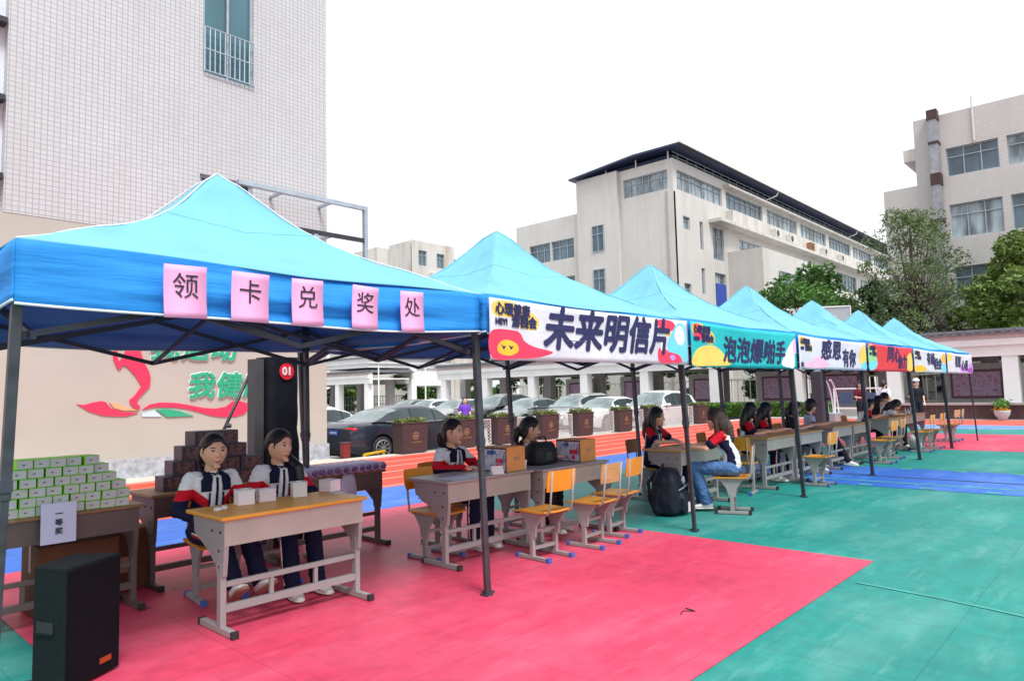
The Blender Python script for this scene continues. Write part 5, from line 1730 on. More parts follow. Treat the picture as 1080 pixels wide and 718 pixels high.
    # ---- shoes ----
    for c in 'rl':
        an = j['an' + c]; d = j['toe' + c].normalized()
        sd_ = d.cross(Vector((0, 0, 1))).normalized(); upn = sd_.cross(d)
        def ring(f, wd, h0, h1):
            cc = an + d * f - upn * .078
            pts = []
            for k in range(14):
                a = 2 * PI * k / 14
                pts.append(cc + sd_ * wd * math.cos(a) + upn * (h0 + (h1 - h0) * (.5 + .5 * math.sin(a))))
            return pts
        b = MB(); b.loft([ring(-.075, .018, .02, .05), ring(-.065, .033, .012, .085), ring(-.02, .040, .012, .105), ring(.04, .043, .012, .085), ring(.09, .046, .012, .064), ring(.135, .042, .012, .050), ring(.165, .028, .014, .036), ring(.175, .012, .018, .028)])
        shm = M_shoe
        so_ = b.build('shoe', shm, t, smooth=True)
        b = MB(); b.loft([ring(-.082, .022, .0, .026), ring(-.07, .038, .0, .026), ring(.0, .042, .0, .024), ring(.09, .050, .0, .024), ring(.145, .045, .0, .024), ring(.178, .026, .004, .026)])
        b.build('sole', M_soleb if toes else M_sole, so_, smooth=True)
    return t

# ---- first tent: two girls in jackets ----
person('girl in navy, red and white jacket at the left of the yellow desk', (2.37, 5.34, 0), R(-2),
       seated(hd=(0.01, -.03, 1.105), head=(None, R(-4), R(4)), elr=(-.25, -.03, .70), ell=(.24, -.05, .70), wrr=(-.10, -.26, .585), wrl=(.08, -.27, .585),
              anr=(-.04, -.54, .20), anl=(.14, -.55, .20), toer=(-.1, -1, .55), toel=(.05, -1, .55), knr=(-.08, -.38, .50), knl=(.12, -.38, .50)), 'jacket', C_navy, 'tied', .0075, 'students in school uniform', toes=True)
person('girl with pony tail over her shoulder at the right of the yellow desk', (2.93, 5.36, 0), R(-4),
       seated(hd=(0.0, -.035, 1.105), head=(None, R(22), R(5)), elr=(-.26, -.06, .72), ell=(.25, -.08, .72), wrr=(-.08, -.30, .59), wrl=(.08, -.31, .59),
              anr=(-.12, -.52, .085), anl=(.10, -.50, .085), toer=(-.1, -1, 0), toel=(.1, -1, 0), knr=(-.10, -.40, .50), knl=(.10, -.40, .50)), 'jacket', C_navy, 'pony_front', .0075, 'students in school uniform')
# ---- second tent ----
person('girl in navy, red and white jacket at the grey desk beside the tent pole', (4.82, 5.32, 0), R(2),
       seated(hd=(0, -.03, 1.11), head=(None, R(20), R(3)), elr=(-.25, -.05, .75), ell=(.25, -.10, .76), wrr=(-.10, -.30, .775), wrl=(.12, -.32, .785)), 'jacket', C_navy, 'tied', .009, 'students in school uniform')
person('student in maroon and white leaning forward to the black bag on the grey desk', (5.74, 5.22, 0), R(18),
       seated(che=(0, -.05, .86), nk=(0, -.09, .97), hd=(0, -.14, 1.09), head=(None, R(28), R(10)), shr=(-.16, -.07, .92), shl=(.16, -.07, .92), elr=(-.2, -.25, .78), ell=(.26, -.28, .84), wrr=(-.05, -.42, .80), wrl=(.30, -.46, .84)), 'pinkwhite', C_black, 'tied', .009, 'students in school uniform')
# ---- third tent: long haired girl behind the desk, girl in jeans in front ----
person('girl with long loose hair and red sleeves behind the tan desk, facing us', (8.40, 5.16, 0), R(8),
       seated(che=(0, -.03, .87), nk=(0, -.05, .99), hd=(0.0, -.085, 1.115), head=(None, R(6), R(6)), shr=(-.165, -.045, .94), shl=(.165, -.045, .94), elr=(-.25, -.18, .79), ell=(.25, -.18, .79), wrr=(-.05, -.33, .785), wrl=(.06, -.36, .79)), 'tee', C_navy, 'long', .009, 'students in school uniform')
person('girl in blue jeans and white shirt with red sleeves seated before the tan desk', (8.06, 3.86, 0), R(203),
       seated(che=(0, -.06, .865), nk=(0, -.10, .985), hd=(.01, -.15, 1.11), head=(None, R(-8), R(8)), shr=(-.165, -.09, .935), shl=(.165, -.09, .935), elr=(-.22, -.27, .79), ell=(.23, -.26, .77), wrr=(-.08, -.46, .79), wrl=(.10, -.46, .785),
              knr=(-.13, -.42, .50), knl=(.05, -.42, .53), anr=(-.15, -.36, .085), anl=(.0, -.30, .10), toer=(-.2, -1, 0), toel=(.2, -1, 0)), 'tee', C_jean, 'longside', .009, None, hairm=M_hairb)
# ---- fourth tent ----
person('nearer of two girls in red sleeves looking right under the third and fourth banners', (10.85, 4.88, 0), R(30),
       seated(hd=(0, -.06, 1.115), nk=(0, -.03, .99), head=(None, R(35), R(8)), elr=(-.24, -.1, .75), ell=(.24, -.14, .77), wrr=(-.1, -.34, .79), wrl=(.1, -.36, .79)), 'tee', C_navy, 'long', .012, 'students in school uniform')
person('farther of two girls in red sleeves, half hidden by her neighbour', (11.4, 4.86, 0), R(24),
       seated(hd=(0, -.06, 1.10), nk=(0, -.03, .98), head=(None, R(35), R(10)), elr=(-.24, -.1, .75), ell=(.24, -.14, .77), wrr=(-.1, -.34, .79), wrl=(.1, -.36, .79)), 'tee', C_navy, 'long', .012, 'students in school uniform')
person('student in dark top right behind the double tent pole', (12.6, 4.85, 0), R(25),
       seated(hd=(0, -.06, 1.08), nk=(0, -.03, .96), head=(None, R(30), R(8)), wrr=(-.1, -.34, .79), wrl=(.1, -.36, .79)), 'black', C_black, 'tied', .013, 'students in school uniform')
person('student in white with dark strap beside the one in dark top', (13.05, 4.98, 0), R(15),
       seated(hd=(0, -.06, 1.08), nk=(0, -.03, .96), head=(None, R(70), R(0)), wrr=(-.1, -.34, .79), wrl=(.1, -.36, .79)), 'white', C_black, 'tied', .013, 'students in school uniform')
person('short haired student in pale grey polo and black trousers looking right', (13.6, 4.88, 0), R(25),
       seated(hd=(0, -.04, 1.11), head=(None, R(40), R(5)), wrr=(-.1, -.34, .79), wrl=(.14, -.36, .79), anr=(-.1, -.62, .085), anl=(.12, -.55, .085)), 'grey', C_black, 'short', .012, 'students in school uniform')
# ---- farther tents ----
person('student with red and white sleeve bending beside the red banner pole', (16.7, 4.85, 0), R(40),
       seated(che=(0, -.06, .84), nk=(0, -.12, .94), hd=(0, -.18, 1.03), head=(None, R(15), R(25)), shr=(-.16, -.1, .89), shl=(.16, -.1, .89), wrr=(-.1, -.36, .79), wrl=(.1, -.36, .79)), 'tee', C_navy, 'tied', .013, 'students in school uniform')
person('student in white bending low over the far desk, hair falling forward', (18.0, 4.75, 0), R(10),
       seated(che=(0, -.1, .82), nk=(0, -.2, .90), hd=(0, -.27, .99), head=(None, R(0), R(35)), shr=(-.16, -.17, .86), shl=(.16, -.17, .86), elr=(-.28, -.25, .79), ell=(.28, -.25, .79), wrr=(-.08, -.4, .79), wrl=(.08, -.4, .79)), 'white', C_black, 'long', .013, 'students in school uniform')
person('short haired student in white behind the far desk facing us below the white column', (19.3, 5.1, 0), R(10),
       seated(hd=(0, -.06, 1.14), head=(None, R(10), R(6)), wrr=(-.1, -.34, .79), wrl=(.1, -.36, .79)), 'white', C_black, 'short', .013, 'students in school uniform')
person('seated student in black between the far bending one and the short haired one', (18.75, 5.15, 0), R(20),
       seated(hd=(0, -.1, 1.07), nk=(0, -.06, .95), head=(None, R(20), R(20)), wrr=(-.1, -.34, .79), wrl=(.1, -.36, .79)), 'black', C_black, 'long', .013, 'students in school uniform')
# ---- people standing and walking further back ----
person('standing student in maroon top far behind the red banner pole', (26.2, 7.6, 0), R(-40), standing(head=(None, R(10), R(10)), wrr=(-.12, -.28, 1.02), elr=(-.22, -.02, 1.05)), 'maroon', C_black, 'tied', .016, 'people standing by the walkway')
person('standing student in white shirt with pink bag strap, back turned', (26.2, 6.85, 0), R(70), standing(head=(None, R(0), R(5))), 'white', C_jean, 'short', .016, 'people standing by the walkway')
person('standing person wearing a white cap beside the white column', (27.5, 6.15, 0), R(-60), standing(hd=(0, -.02, 1.5)), 'black', C_black, 'short', .016, 'people standing by the walkway', capm=C_white)
person('person in purple shirt walking between the parked cars', (18.5, 19.6, -.25), R(-30), standing(head=(None, R(0), R(5))), 'purple', C_black, 'tied', .016)

# ================================================================== things on and around the desks
M_paper = mat('white_paper', (.74, .72, .72), .8, .04, 8)
M_pinkpaper = mat('pink_white_paper', rgb(242, 230, 236), .8, .04, 8)
M_kraft = mat('kraft_carton', rgb(206, 146, 84), .8, .08, 5)
M_carton = mat('brown_carton', rgb(104, 62, 40), .8, .15, 4)
M_tape = mat('tan_tape', rgb(170, 130, 90), .4, .08)
M_lime = mat('lime_green', rgb(120, 205, 30), .5, .08, 6)
M_boxw = mat('box_white', rgb(192, 196, 196), .5, .06, 9)
def small_box(label, loc, rz, sx, sy, sz, m, group, name='paper_box', cat='box', lid=None):
    t = thing(name, label, cat, loc, rz, group)
    b = MB(); b.box(-sx / 2, -sy / 2, .001, sx / 2, sy / 2, sz); b.build('carton_body', m, t, bevel=.003)
    if lid:
        b = MB(); b.box(-sx / 2 - .002, -sy / 2 - .002, sz, sx / 2 + .002, sy / 2 + .002, sz + .008); b.box(-sx * .2, -.01, sz + .008, sx * .2, .012, sz + .014); b.build('lid', lid, t)
    return t
small_box('white paper box in front of the left girl on the yellow desk', (2.40, 4.86, .745), R(-10), .115, .115, .10, M_pinkpaper, 'paper boxes on the yellow desk', lid=M_paper)
t = thing('paper_stack', 'tall stack of pink white cards right of the first paper box on the yellow desk', 'paper stack', (2.57, 4.87, .745), R(-12), 'paper boxes on the yellow desk')
b = MB()
rng = random.Random(2)
for i in range(16):
    dx, dy = rng.uniform(-.004, .004), rng.uniform(-.004, .004)
    b.box(-.06 + dx, -.05 + dy, .001 + i * .0058, .06 + dx, .05 + dy, .0058 * (i + 1))
b.build('cards', M_pinkpaper, t)
small_box('white paper box with a slot before the girl with pony tail', (2.84, 4.87, .745), R(-20), .105, .105, .105, M_paper, 'paper boxes on the yellow desk', lid=M_paper)
small_box('white paper box at the right end of the yellow desk', (3.15, 4.93, .745), R(12), .11, .13, .085, M_pinkpaper, 'paper boxes on the yellow desk', lid=M_paper)
t = thing('folded_card', 'white card lying flat beside the right paper box', 'card', (3.12, 4.78, .745), R(10))
b = MB(); b.box(-.05, -.04, .001, .05, .04, .006); b.build('sheet', M_paper, t)
t = thing('crumpled_tissue', 'small crumpled white tissue on the left corner of the yellow desk', 'tissue', (2.17, 4.74, .745))
b = MB(); rng = random.Random(4)
for i in range(5):
    b.ball((rng.uniform(-.04, .04), rng.uniform(-.025, .025), .012), .028, .02, .012 + .006 * rng.random(), nu=8, nv=6)
me = remesh(b, .005, 1, 'tissue_paper'); link_mesh('tissue_paper', me, M_paper, t)
t = thing('lanyard_bundle', 'yellow and white ribbons held below the yellow desk by the girl with pony tail', 'ribbon', (2.86, 5.02, .40))
b = MB(); b.tube([(0, 0, .16), (.01, -.03, .08), (-.02, -.04, 0)], .012, 6); b.build('yellow_ribbon', M_yel, t, smooth=True)
b = MB(); b.tube([(-.09, 0, .15), (-.10, -.02, .06), (-.11, -.03, .01)], [.03, .03, .012], 8); b.build('white_ribbon', M_paper, t, smooth=True)

# gift boxes: white with lime edges, six rows
t = thing('school_desk', 'dark old desk at the far left under the wall of green edged boxes', 'desk', (1.42, 5.76, 0), 0, GD)
for ch_ in db.children:
    copy_tree(ch_, t)
rows = [(8, 1.10), (8, 1.10), (8, 1.06), (7, 1.10), (6, 1.15), (5, 1.18)]
names = ['bottom row', 'second row from below', 'third row from below', 'fourth row from below', 'second row from the top', 'top row']
proto = None
rng = random.Random(11)
for r_, (n, xs_) in enumerate(rows):
    for k in range(n):
        if r_ == 2 and k == 7: xx = xs_ + k * .0985 + .01
        else: xx = xs_ + k * .0985
        if proto is None:
            proto = empty('gift_box')
            b = MB(); b.box(-.0465, -.088, .0, .0465, .088, .062); b.build('box_body', M_lime, proto)
            b = MB(); b.box(-.0440, -.0905, .004, .0440, -.0882, .0575); b.build('front_panel', M_boxw, proto)
            b = MB(); b.box(-.018, -.0915, .026, .0, -.0906, .034); b.build('printed_mark', mat('dull_green_print', rgb(90, 110, 100), .6), proto)
            o = proto
        else:
            o = copy_tree(proto)
        o.location = (xx + .0465 + rng.uniform(-.003, .003), 5.66 + rng.uniform(-.012, .012), .7465 + r_ * .0632)
        o.rotation_euler = (0, 0, rng.uniform(-.06, .06))
        tag(o, 'white box with lime edges, %s from the left in the %s' % (ORD[k], names[r_]), 'box', 'green edged gift boxes')
# printed price sign on the desk
t = thing('paper_sign', 'white paper sign with vertical characters hanging from the dark desk', 'sign', (1.42, 5.535, 0))
def fs_(u, v, d): return (u, -.006 + .01 * v - d, .69 + v)
b = MB(); vs = [fs_(s_ * .105, -.135 + .27 * j / 4, 0) for j in range(5) for s_ in (-1, 1)]
b.add(vs, [(2 * j, 2 * j + 1, 2 * j + 3, 2 * j + 2) for j in range(4)])
o = b.build('sheet', mat('bluish_paper', rgb(206, 210, 238), .8, .03), t, fixn=False); o.modifiers.new('thickness', 'SOLIDIFY').thickness = .0015
for i, c in enumerate('一等奖'):
    lettering(c, .048, lambda u, v, d, i=i: fs_(u, v + .06 - i * .058, .004 + d), M_ink, t, name='character', bold=.0008)
# cartons under and beside the desk
def carton(label, loc, rz, sx, sy, sz, m):
    t = thing('cardboard_carton', label, 'carton', loc, rz, 'brown cartons under the left desk')
    b = MB(); b.box(-sx / 2, -sy / 2, .001, sx / 2, sy / 2, sz); b.build('carton_body', m, t, bevel=.006)
    b = MB(); b.box(-sx / 2 - .001, -.025, sz * .6, -sx / 2 - .0005, .025, sz); b.box(-sx / 2, -.025, sz, sx / 2, .025, sz + .001); b.box(-sx * .28, -sy / 2 - .001, sz * .3, sx * .12, -sy / 2 - .0004, sz * .55); b.build('tape', M_tape, t)
    return t
carton('large brown carton standing under the right side of the dark old desk', (1.62, 5.98, 0), R(2), .52, .40, .50, M_carton)
carton('dark brown carton standing behind the dark desk near its right leg', (2.06, 6.32, 0), R(-4), .34, .38, .48, M_carton)
for i, wh in enumerate(('lowest', 'middle', 'topmost')):
    carton('flat brown carton, %s of the low stack at the far left' % wh, (.90 + .012 * i, 5.95 - .01 * i, .115 * i), R(3 - 3 * i), .46, .36, .112, M_carton if i != 2 else M_kraft)
# dark printed boxes on the brown desk
M_dbox = mat('dark_purple_box', rgb(74, 66, 78), .5, .12, 6)
M_dlab = NT('dark_box_print')
M_dlab.base(M_dlab.ramp(M_dlab.noise(M_dlab.coord(), 26, 2), [(.4, rgb(70, 50, 62)), (.55, rgb(130, 88, 78)), (.65, rgb(96, 78, 92))])); M_dlab = M_dlab.m
proto = None
rowd = [(5, 2.31), (4, 2.39), (3, 2.46), (2, 2.56)]
namd = ['bottom row', 'second row from below', 'second row from the top', 'top row']
for r_, (n, xs_) in enumerate(rowd):
    for k in range(n):
        if proto is None:
            proto = empty('dark_box')
            b = MB(); b.box(-.094, -.10, 0, .094, .10, .119); b.build('box_body', M_dbox, proto, bevel=.002)
            b = MB(); b.box(-.076, -.1025, .016, .084, -.1005, .105); b.build('printed_panel', M_dlab, proto)
            o = proto
        else:
            o = copy_tree(proto)
        o.location = (xs_ + .094 + k * .192, 6.18 + rng.uniform(-.02, .02), .7465 + r_ * .1205)
        o.rotation_euler = (0, 0, rng.uniform(-.08, .08))
        tag(o, 'dark printed box, %s from the left in the %s' % (ORD[k], namd[r_]), 'box', 'dark boxes stacked behind the girls')
# purple wrapped rolls
M_roll = fabric('lilac_plastic_wrap', rgb(176, 164, 196), .0, .6, (14, 14, 14), .25)
M_swirl = mat('purple_swirl', rgb(110, 70, 130), .4, .3, 40)
proto = None
for k in range(10):
    if proto is None:
        proto = empty('wrapped_roll')
        b = MB(); b.tube([(0, -.20, .048), (0, -.19, .05), (0, .19, .05), (0, .20, .048)], [.030, .044, .044, .030], 14); b.build('wrapping', M_roll, proto, smooth=True)
        b = MB(); pts = [(.032 * (1 - i / 26) * math.cos(i * .6), -.203, .048 + .032 * (1 - i / 26) * math.sin(i * .6)) for i in range(24)]; b.tube(pts, .005, 5); b.build('rolled_end', M_swirl, proto)
        o = proto
    else:
        o = copy_tree(proto)
    o.location = (3.52 + k * .088, 5.98 + rng.uniform(-.015, .015), .742)
    o.rotation_euler = (0, rng.uniform(-1, 1), R(-1))
    o.rotation_euler = (0, 0, rng.uniform(-.05, .05))
    tag(o, 'purple plastic wrapped roll, %s from the left on the brown desk' % ORD[k], 'roll', 'purple wrapped rolls on the brown desk')
t = thing('plastic_bag', 'pale translucent plastic bag hanging from the brown desk below the rolls', 'bag', (3.95, 5.86, .47))
b = MB(); b.loft([[Vector((rr * 1.2 * math.cos(2 * PI * k / 14), rr * .35 * math.sin(2 * PI * k / 14), z)) for k in range(14)] for z, rr in ((.01, .03), (.03, .075), (.12, .085), (.22, .07), (.27, .05))]); b.build('bag_body', mat('pale_plastic', rgb(190, 190, 214), .3), t, smooth=True)

# ---- second tent desk items ----
def poster_carton(label, loc, sx, sy, sz, tint, txt):
    t = thing('poster_carton', label, 'carton', loc, 0)
    b = MB(); b.box(0, 0, .001, sx, sy, sz); b.build('carton_body', M_kraft, t, bevel=.003)
    p = NT('poster_print_%s' % ('a' if tint[0] < .3 else 'b'))
    f = p.noise(p.mapped((1, 14, 14)), 1, 3)
    p.base(p.ramp(f, [(.36, tint), (.48, (.62, .66, .76)), (.7, (.70, .70, .76))])); p.p.inputs['Roughness'].default_value = .4
    def fp(u, v, d): return (-.002 - d, sy / 2 - u, sz / 2 + v)
    b = MB(); b.box(-.0035, .012, .012, -.0005, sy - .012, sz - .022); po = b.build('poster', p.m, t)
    b = MB(); b.box(-.005, .004, .004, -.0036, sy - .004, .012); b.box(-.005, .004, sz - .02, -.0036, sy - .004, sz - .008); b.box(-.005, .004, .012, -.0036, .012, sz - .02); b.box(-.005, sy - .012, .012, -.0036, sy - .004, sz - .02); b.build('poster_border', M_maroon, t)
    lettering(txt[0], .04, lambda u, v, d: fp(u - .03, v + .06, .003 + d), mat('blue_print', rgb(70, 110, 170), .6), po, bold=.002)
    lettering(txt[1], .05, lambda u, v, d: fp(u + .07, v - .015, .003 + d), M_rose, po, bold=.003)
    lettering(txt[2], .05, lambda u, v, d: fp(u + .07, v - .07, .003 + d), M_rose, po, bold=.003)
    b = MB(); b.box(sx * .35, -.0015, sz * .45, sx * .7, -.0003, sz * .6); b.box(0, sy / 2 - .02, sz + .0003, sx, sy / 2 + .02, sz + .0012); b.build('tape', M_tape, t)
    return t
poster_carton('kraft carton with a blue and red poster on the left grey desk', (4.84, 4.56, .745), .26, .33, .235, (.14, .26, .42), ('明信片', '未来', '明信'))
poster_carton('kraft carton with a purple poster right of the black bag', (5.94, 4.52, .745), .27, .33, .235, (.36, .14, .30), ('心理', '游园', '会'))
t = thing('table_card', 'small white standing card before the blue poster carton', 'card', (4.70, 4.56, .745), R(-20))
b = MB(); b.prism([(-.04, 0), (.04, 0), (0, .075)], lambda u, v, d: (d, u, v + .001), -.06, .06); b.build('folded_sheet', M_paper, t)
t = thing('paper_sheet', 'pale printed sheets lying on the left end of the grey desk', 'paper', (4.28, 4.66, .745), R(4))
b = MB(); b.box(-.15, -.10, .001, .15, .11, .004); b.build('sheet', mat('blue_white_paper', rgb(196, 202, 226), .6, .08, 20), t)
t = thing('paper_cup', 'small white paper cup between the two grey desks', 'cup', (5.14, 4.62, .745))
b = MB(); b.tube([(0, 0, .001), (0, 0, .085)], [.026, .036], 14); b.build('cup_body', M_paper, t, smooth=True, auto=40)
b = MB(); b.tube([(0, 0, .085), (0, 0, .09)], [.039, .039], 14); b.build('rim', M_paper, t)
t = thing('handbag', 'black soft bag lying open on the second grey desk', 'bag', (5.62, 4.80, .745), R(8))
b = MB()
b.loft([[Vector((rx * (abs(math.cos(a)) ** .6) * (1 if math.cos(a) > 0 else -1), ry * (abs(math.sin(a)) ** .6) * (1 if math.sin(a) > 0 else -1), z)) for a in [2 * PI * k / 20 for k in range(20)]] for z, rx, ry in ((.002, .20, .12), (.04, .215, .13), (.14, .205, .115), (.20, .19, .09), (.225, .17, .06))])
b.build('bag_body', cloth('black_nylon', (.018, .022, .024), .5), t, smooth=True)
b = MB(); b.tube([(-.12, 0, .215), (-.10, .0, .27), (.08, .0, .28), (.12, 0, .215)], .009, 6); b.build('handle', M_black, t, smooth=True)
b = MB(); b.box(-.10, -.128, .05, .02, -.121, .13); b.build('front_pocket', mat('dark_green_cloth', (.03, .05, .035), .7), t)

# ---- black backpack ----
t = thing('backpack', 'large black backpack with white tag standing on the teal floor', 'backpack', (7.52, 4.42, 0), R(20))
M_nyl = cloth('backpack_nylon', (.012, .014, .024), .55, .9, 9)
b = MB()
def sq(rx, ry, z, oy_=0, p=.45):
    return [Vector((rx * abs(math.cos(a)) ** p * (1 if math.cos(a) > 0 else -1), oy_ + ry * abs(math.sin(a)) ** p * (1 if math.sin(a) > 0 else -1), z)) for a in [2 * PI * k / 28 for k in range(28)]]
b.loft([sq(.22, .14, .012), sq(.25, .17, .04), sq(.265, .18, .16), sq(.26, .175, .30), sq(.235, .15, .42), sq(.17, .11, .51), sq(.08, .05, .545)])
b.loft([sq(.17, .05, .05, -.18), sq(.19, .06, .08, -.185), sq(.19, .06, .22, -.18), sq(.16, .05, .27, -.165)])
b.loft([sq(.05, .10, .05, 0) and [v + Vector((.27, 0, 0)) for v in sq(.05, .11, .05)], [v + Vector((.28, 0, 0)) for v in sq(.055, .12, .12)], [v + Vector((.265, 0, 0)) for v in sq(.04, .10, .24)]])
me = remesh(b, .012, 3, 'bag_body')
for v in me.vertices:
    v.co += Vector((1, .5, .4)) * .016 * mnoise.noise(v.co * 8)
    if v.co.z < .004: v.co.z = .004
link_mesh('bag_body', me, M_nyl, t)
b = MB(); b.tube([(-.05, .06, .53), (-.04, .05, .585), (.04, .05, .585), (.05, .06, .53)], .012, 8); b.build('top_handle', M_black, t, smooth=True)
for s in (-1, 1):
    b = MB(); b.tube([(s * .10, .12, .50), (s * .15, .20, .38), (s * .17, .19, .2), (s * .16, .14, .06)], .022, 8); b.build('shoulder_strap', M_nyl, t, smooth=True)
b = MB(); b.box(-.075, -.262, .04, .0, -.248, .15); b.build('white_tag', M_paper, t)
b = MB(); b.tube([(-.17, -.155, .30), (-.08, -.205, .325), (.08, -.205, .325), (.17, -.155, .30)], .006, 5); b.build('zip', M_steel, t)
b = MB(); b.prism([(.02, .40), (.16, .43), (.18, .37), (.05, .355)], lambda u, v, d: (u, -.172 - d + (.30 - v) * -.12, v), 0, .02); b.build('pale_patch', C_grey, t)

# ---- loudspeakers ----
M_spk = mat('black_speaker_paint', (.006, .010, .012), .7, .25, 30, .4, 160, spec=.2)
M_grl = mat('speaker_grille', (.004, .004, .008), .8, .3, 60, .6, 300, spec=.15)
t = thing('floor_loudspeaker', 'big black wedge shaped loudspeaker on the floor at the front left', 'loudspeaker', (1.22, 4.42, 0), 0)
foot = [(-.19, .01), (-.10, -.20), (.23, .0), (.05, .19)]
b = MB(); b.prism(foot, lambda u, v, d: (u, v, d), .012, .64); b.build('cabinet', M_spk, t, bevel=.008)
p0, p1 = Vector((-.10, -.20, 0)), Vector((.23, .0, 0)); dd = (p1 - p0).normalized(); nn = Vector((dd.y, -dd.x, 0))
def sp(u, v, d): return tuple(p0 + dd * u + nn * d + Vector((0, 0, v)))
b = MB(); L_ = (p1 - p0).length; b.prism([(.018, .035), (L_ - .018, .035), (L_ - .018, .62), (.018, .62)], sp, .001, .008); b.build('grille', M_grl, t)
b = MB(); b.prism([(L_ - .155, .075), (L_ - .075, .075), (L_ - .075, .105), (L_ - .155, .105)], sp, .0085, .012); lg_ = b.build('logo_plate', mat('orange_badge', rgb(150, 58, 24), .4), t)
q0, q1 = Vector((-.19, .01, 0)), Vector((-.10, -.20, 0)); d2 = (q1 - q0).normalized(); n2 = Vector((d2.y, -d2.x, 0))
b = MB(); b.prism([(.03, .30), (.15, .30), (.15, .36), (.03, .36)], lambda u, v, d: tuple(q0 + d2 * u + n2 * d + Vector((0, 0, v))), .001, .004); b.build('handle_recess', M_cap, t)
b = MB(); b.prism([(.03, .295), (.15, .295), (.15, .303), (.03, .303)], lambda u, v, d: tuple(q0 + d2 * u + n2 * d + Vector((0, 0, v))), .0045, .012); b.build('handle', M_spk, t)
for i, (x, y) in enumerate(foot):
    b = MB(); b.tube([(x * .8, y * .8, .0), (x * .8, y * .8, .014)], .018, 10); b.build('rubber_foot', M_cap, t)
t = thing('covered_loudspeaker', 'tall black cloth covered loudspeaker column with red badge 01 behind the girls', 'loudspeaker', (3.70, 6.78, 0), R(4))
b = MB()
nu, nz = 28, 60
vs = []
for i in range(nz + 1):
    z = .02 + 1.90 * i / nz
    for k in range(nu):
        a = 2 * PI * k / nu
        cx_, sy_ = math.cos(a), math.sin(a)
        e = 1 + .03 * math.sin(z * 21 + 2 * a) * (1 - z / 2.2) + .03 * math.sin(z * 9 + a) * (z < 1.2)
        low = 1 + (.25 * max(0, 1.15 - z) if z < 1.15 else 0)
        vs.append((.178 * e * low * abs(cx_) ** .4 * (1 if cx_ > 0 else -1), .16 * e * low * abs(sy_) ** .4 * (1 if sy_ > 0 else -1), z))
fs = [(i * nu + k, i * nu + (k + 1) % nu, (i + 1) * nu + (k + 1) % nu, (i + 1) * nu + k) for i in range(nz) for k in range(nu)] + [tuple(nz * nu + k for k in range(nu))]
b.add(vs, fs); b.build('cloth_cover', cloth('black_cover', (.008, .010, .016), .55, .7, 6), t, smooth=True, auto=55)
b = MB(); b.tube([(.0, -.172, 1.77), (.0, -.180, 1.77)], .085, 24); bd = b.build('badge', mat('red_badge', rgb(226, 28, 48), .4, .03), t)
lettering('01', .115, lambda u, v, d: (u, -.184 - d, 1.77 + v), M_paper, bd, bold=.005)
b = MB(); b.box(-.29, -.06, .02, -.19, .08, 1.9); b.build('side_pole', mat('dull_grey_cloth', (.07, .07, .075), .7), t)
b = MB(); b.tube([(-.20, .1, 1.86), (-.50, .22, 1.12), (-.72, .3, .60)], .017, 8); b.build('stay_bar', M_black, t, smooth=True)
b = MB(); b.tube([(-.455, .19, 1.23), (-.42, .16, 1.23)], .022, 8); b.build('knob', M_black, t)

# ---- cables ----
def cable(label, pts, r, m, name='cable'):
    b = MB()
    P = [Vector(p) for p in pts]; out = []
    for i in range(len(P) - 1):
        a, b_, c, e = P[max(i - 1, 0)], P[i], P[i + 1], P[min(i + 2, len(P) - 1)]
        for k in range(8):
            t_ = k / 8
            out.append(.5 * ((2 * b_) + (c - a) * t_ + (2 * a - 5 * b_ + 4 * c - e) * t_ ** 2 + (3 * b_ - a - 3 * c + e) * t_ ** 3))
    b.tube(out + [P[-1]], r, 6)
    tag(b.build(name, m, smooth=True), label, 'cable')
cable('black cable running from the floor loudspeaker out over the teal floor', [(1.05, 4.50, .03), (1.0, 4.58, .008), (.86, 4.52, .008), (.70, 4.2, .008), (.4, 4.1, .008)], .006, M_cap)
cable('thin dark string lying across the pink floor in the foreground', [(4.22, 2.42, .004), (4.30, 2.44, .004), (4.34, 2.38, .004), (4.36, 2.46, .004)], .004, M_cap, 'string')

# ---- small things on the far desks ----
for i, (x, y, h) in enumerate(((19.2, 4.5, .10), (19.35, 4.6, .12), (19.75, 4.55, .22))):
    t = thing('bottle', ('small white bottle at the left on the farthest desk', 'small white bottle in the middle of the farthest desk', 'tall clear bottle at the right on the farthest desk')[i], 'bottle', (x, y, .745), 0)
    b = MB(); b.tube([(0, 0, .001), (0, 0, h * .7), (0, 0, h * .82), (0, 0, h)], [.032, .032, .014, .013], 12); b.build('bottle_body', M_paper if i < 2 else M_steel, t, smooth=True, auto=40)
    b = MB(); b.tube([(0, 0, h), (0, 0, h + .018)], .015, 10); b.build('cap', M_blue if i == 2 else M_paper, t)
for i, (x, y) in enumerate(((10.5, 4.55), (11.6, 4.5), (13.3, 4.5), (17.0, 4.5))):
    t = thing('paper_sheet', 'pink leaflets spread on the tan desk, %s such heap from the left' % ORD[i], 'paper', (x, y, .745), R(10 * i), 'leaflets on the tan desks')
    b = MB(); b.box(-.18, -.10, .001, .12, .08, .004); b.box(-.02, -.05, .0045, .24, .12, .008); b.build('sheet', mat('pinkish_leaflet', rgb(216, 150, 140), .7, .2, 14), t)
t = thing('carrier_bag', 'round white bag on the floor below the far desk', 'bag', (17.75, 4.05, 0))
b = MB(); b.loft([[Vector((rr * math.cos(2 * PI * k / 16), rr * .8 * math.sin(2 * PI * k / 16), z)) for k in range(16)] for z, rr in ((.002, .10), (.05, .16), (.18, .18), (.30, .14), (.36, .06))]); b.build('bag_body', M_paper, t, smooth=True)
b = MB(); b.tube([(-.05, 0, .35), (-.03, 0, .45), (.03, 0, .45), (.05, 0, .35)], .01, 6); b.build('handle', M_paper, t)

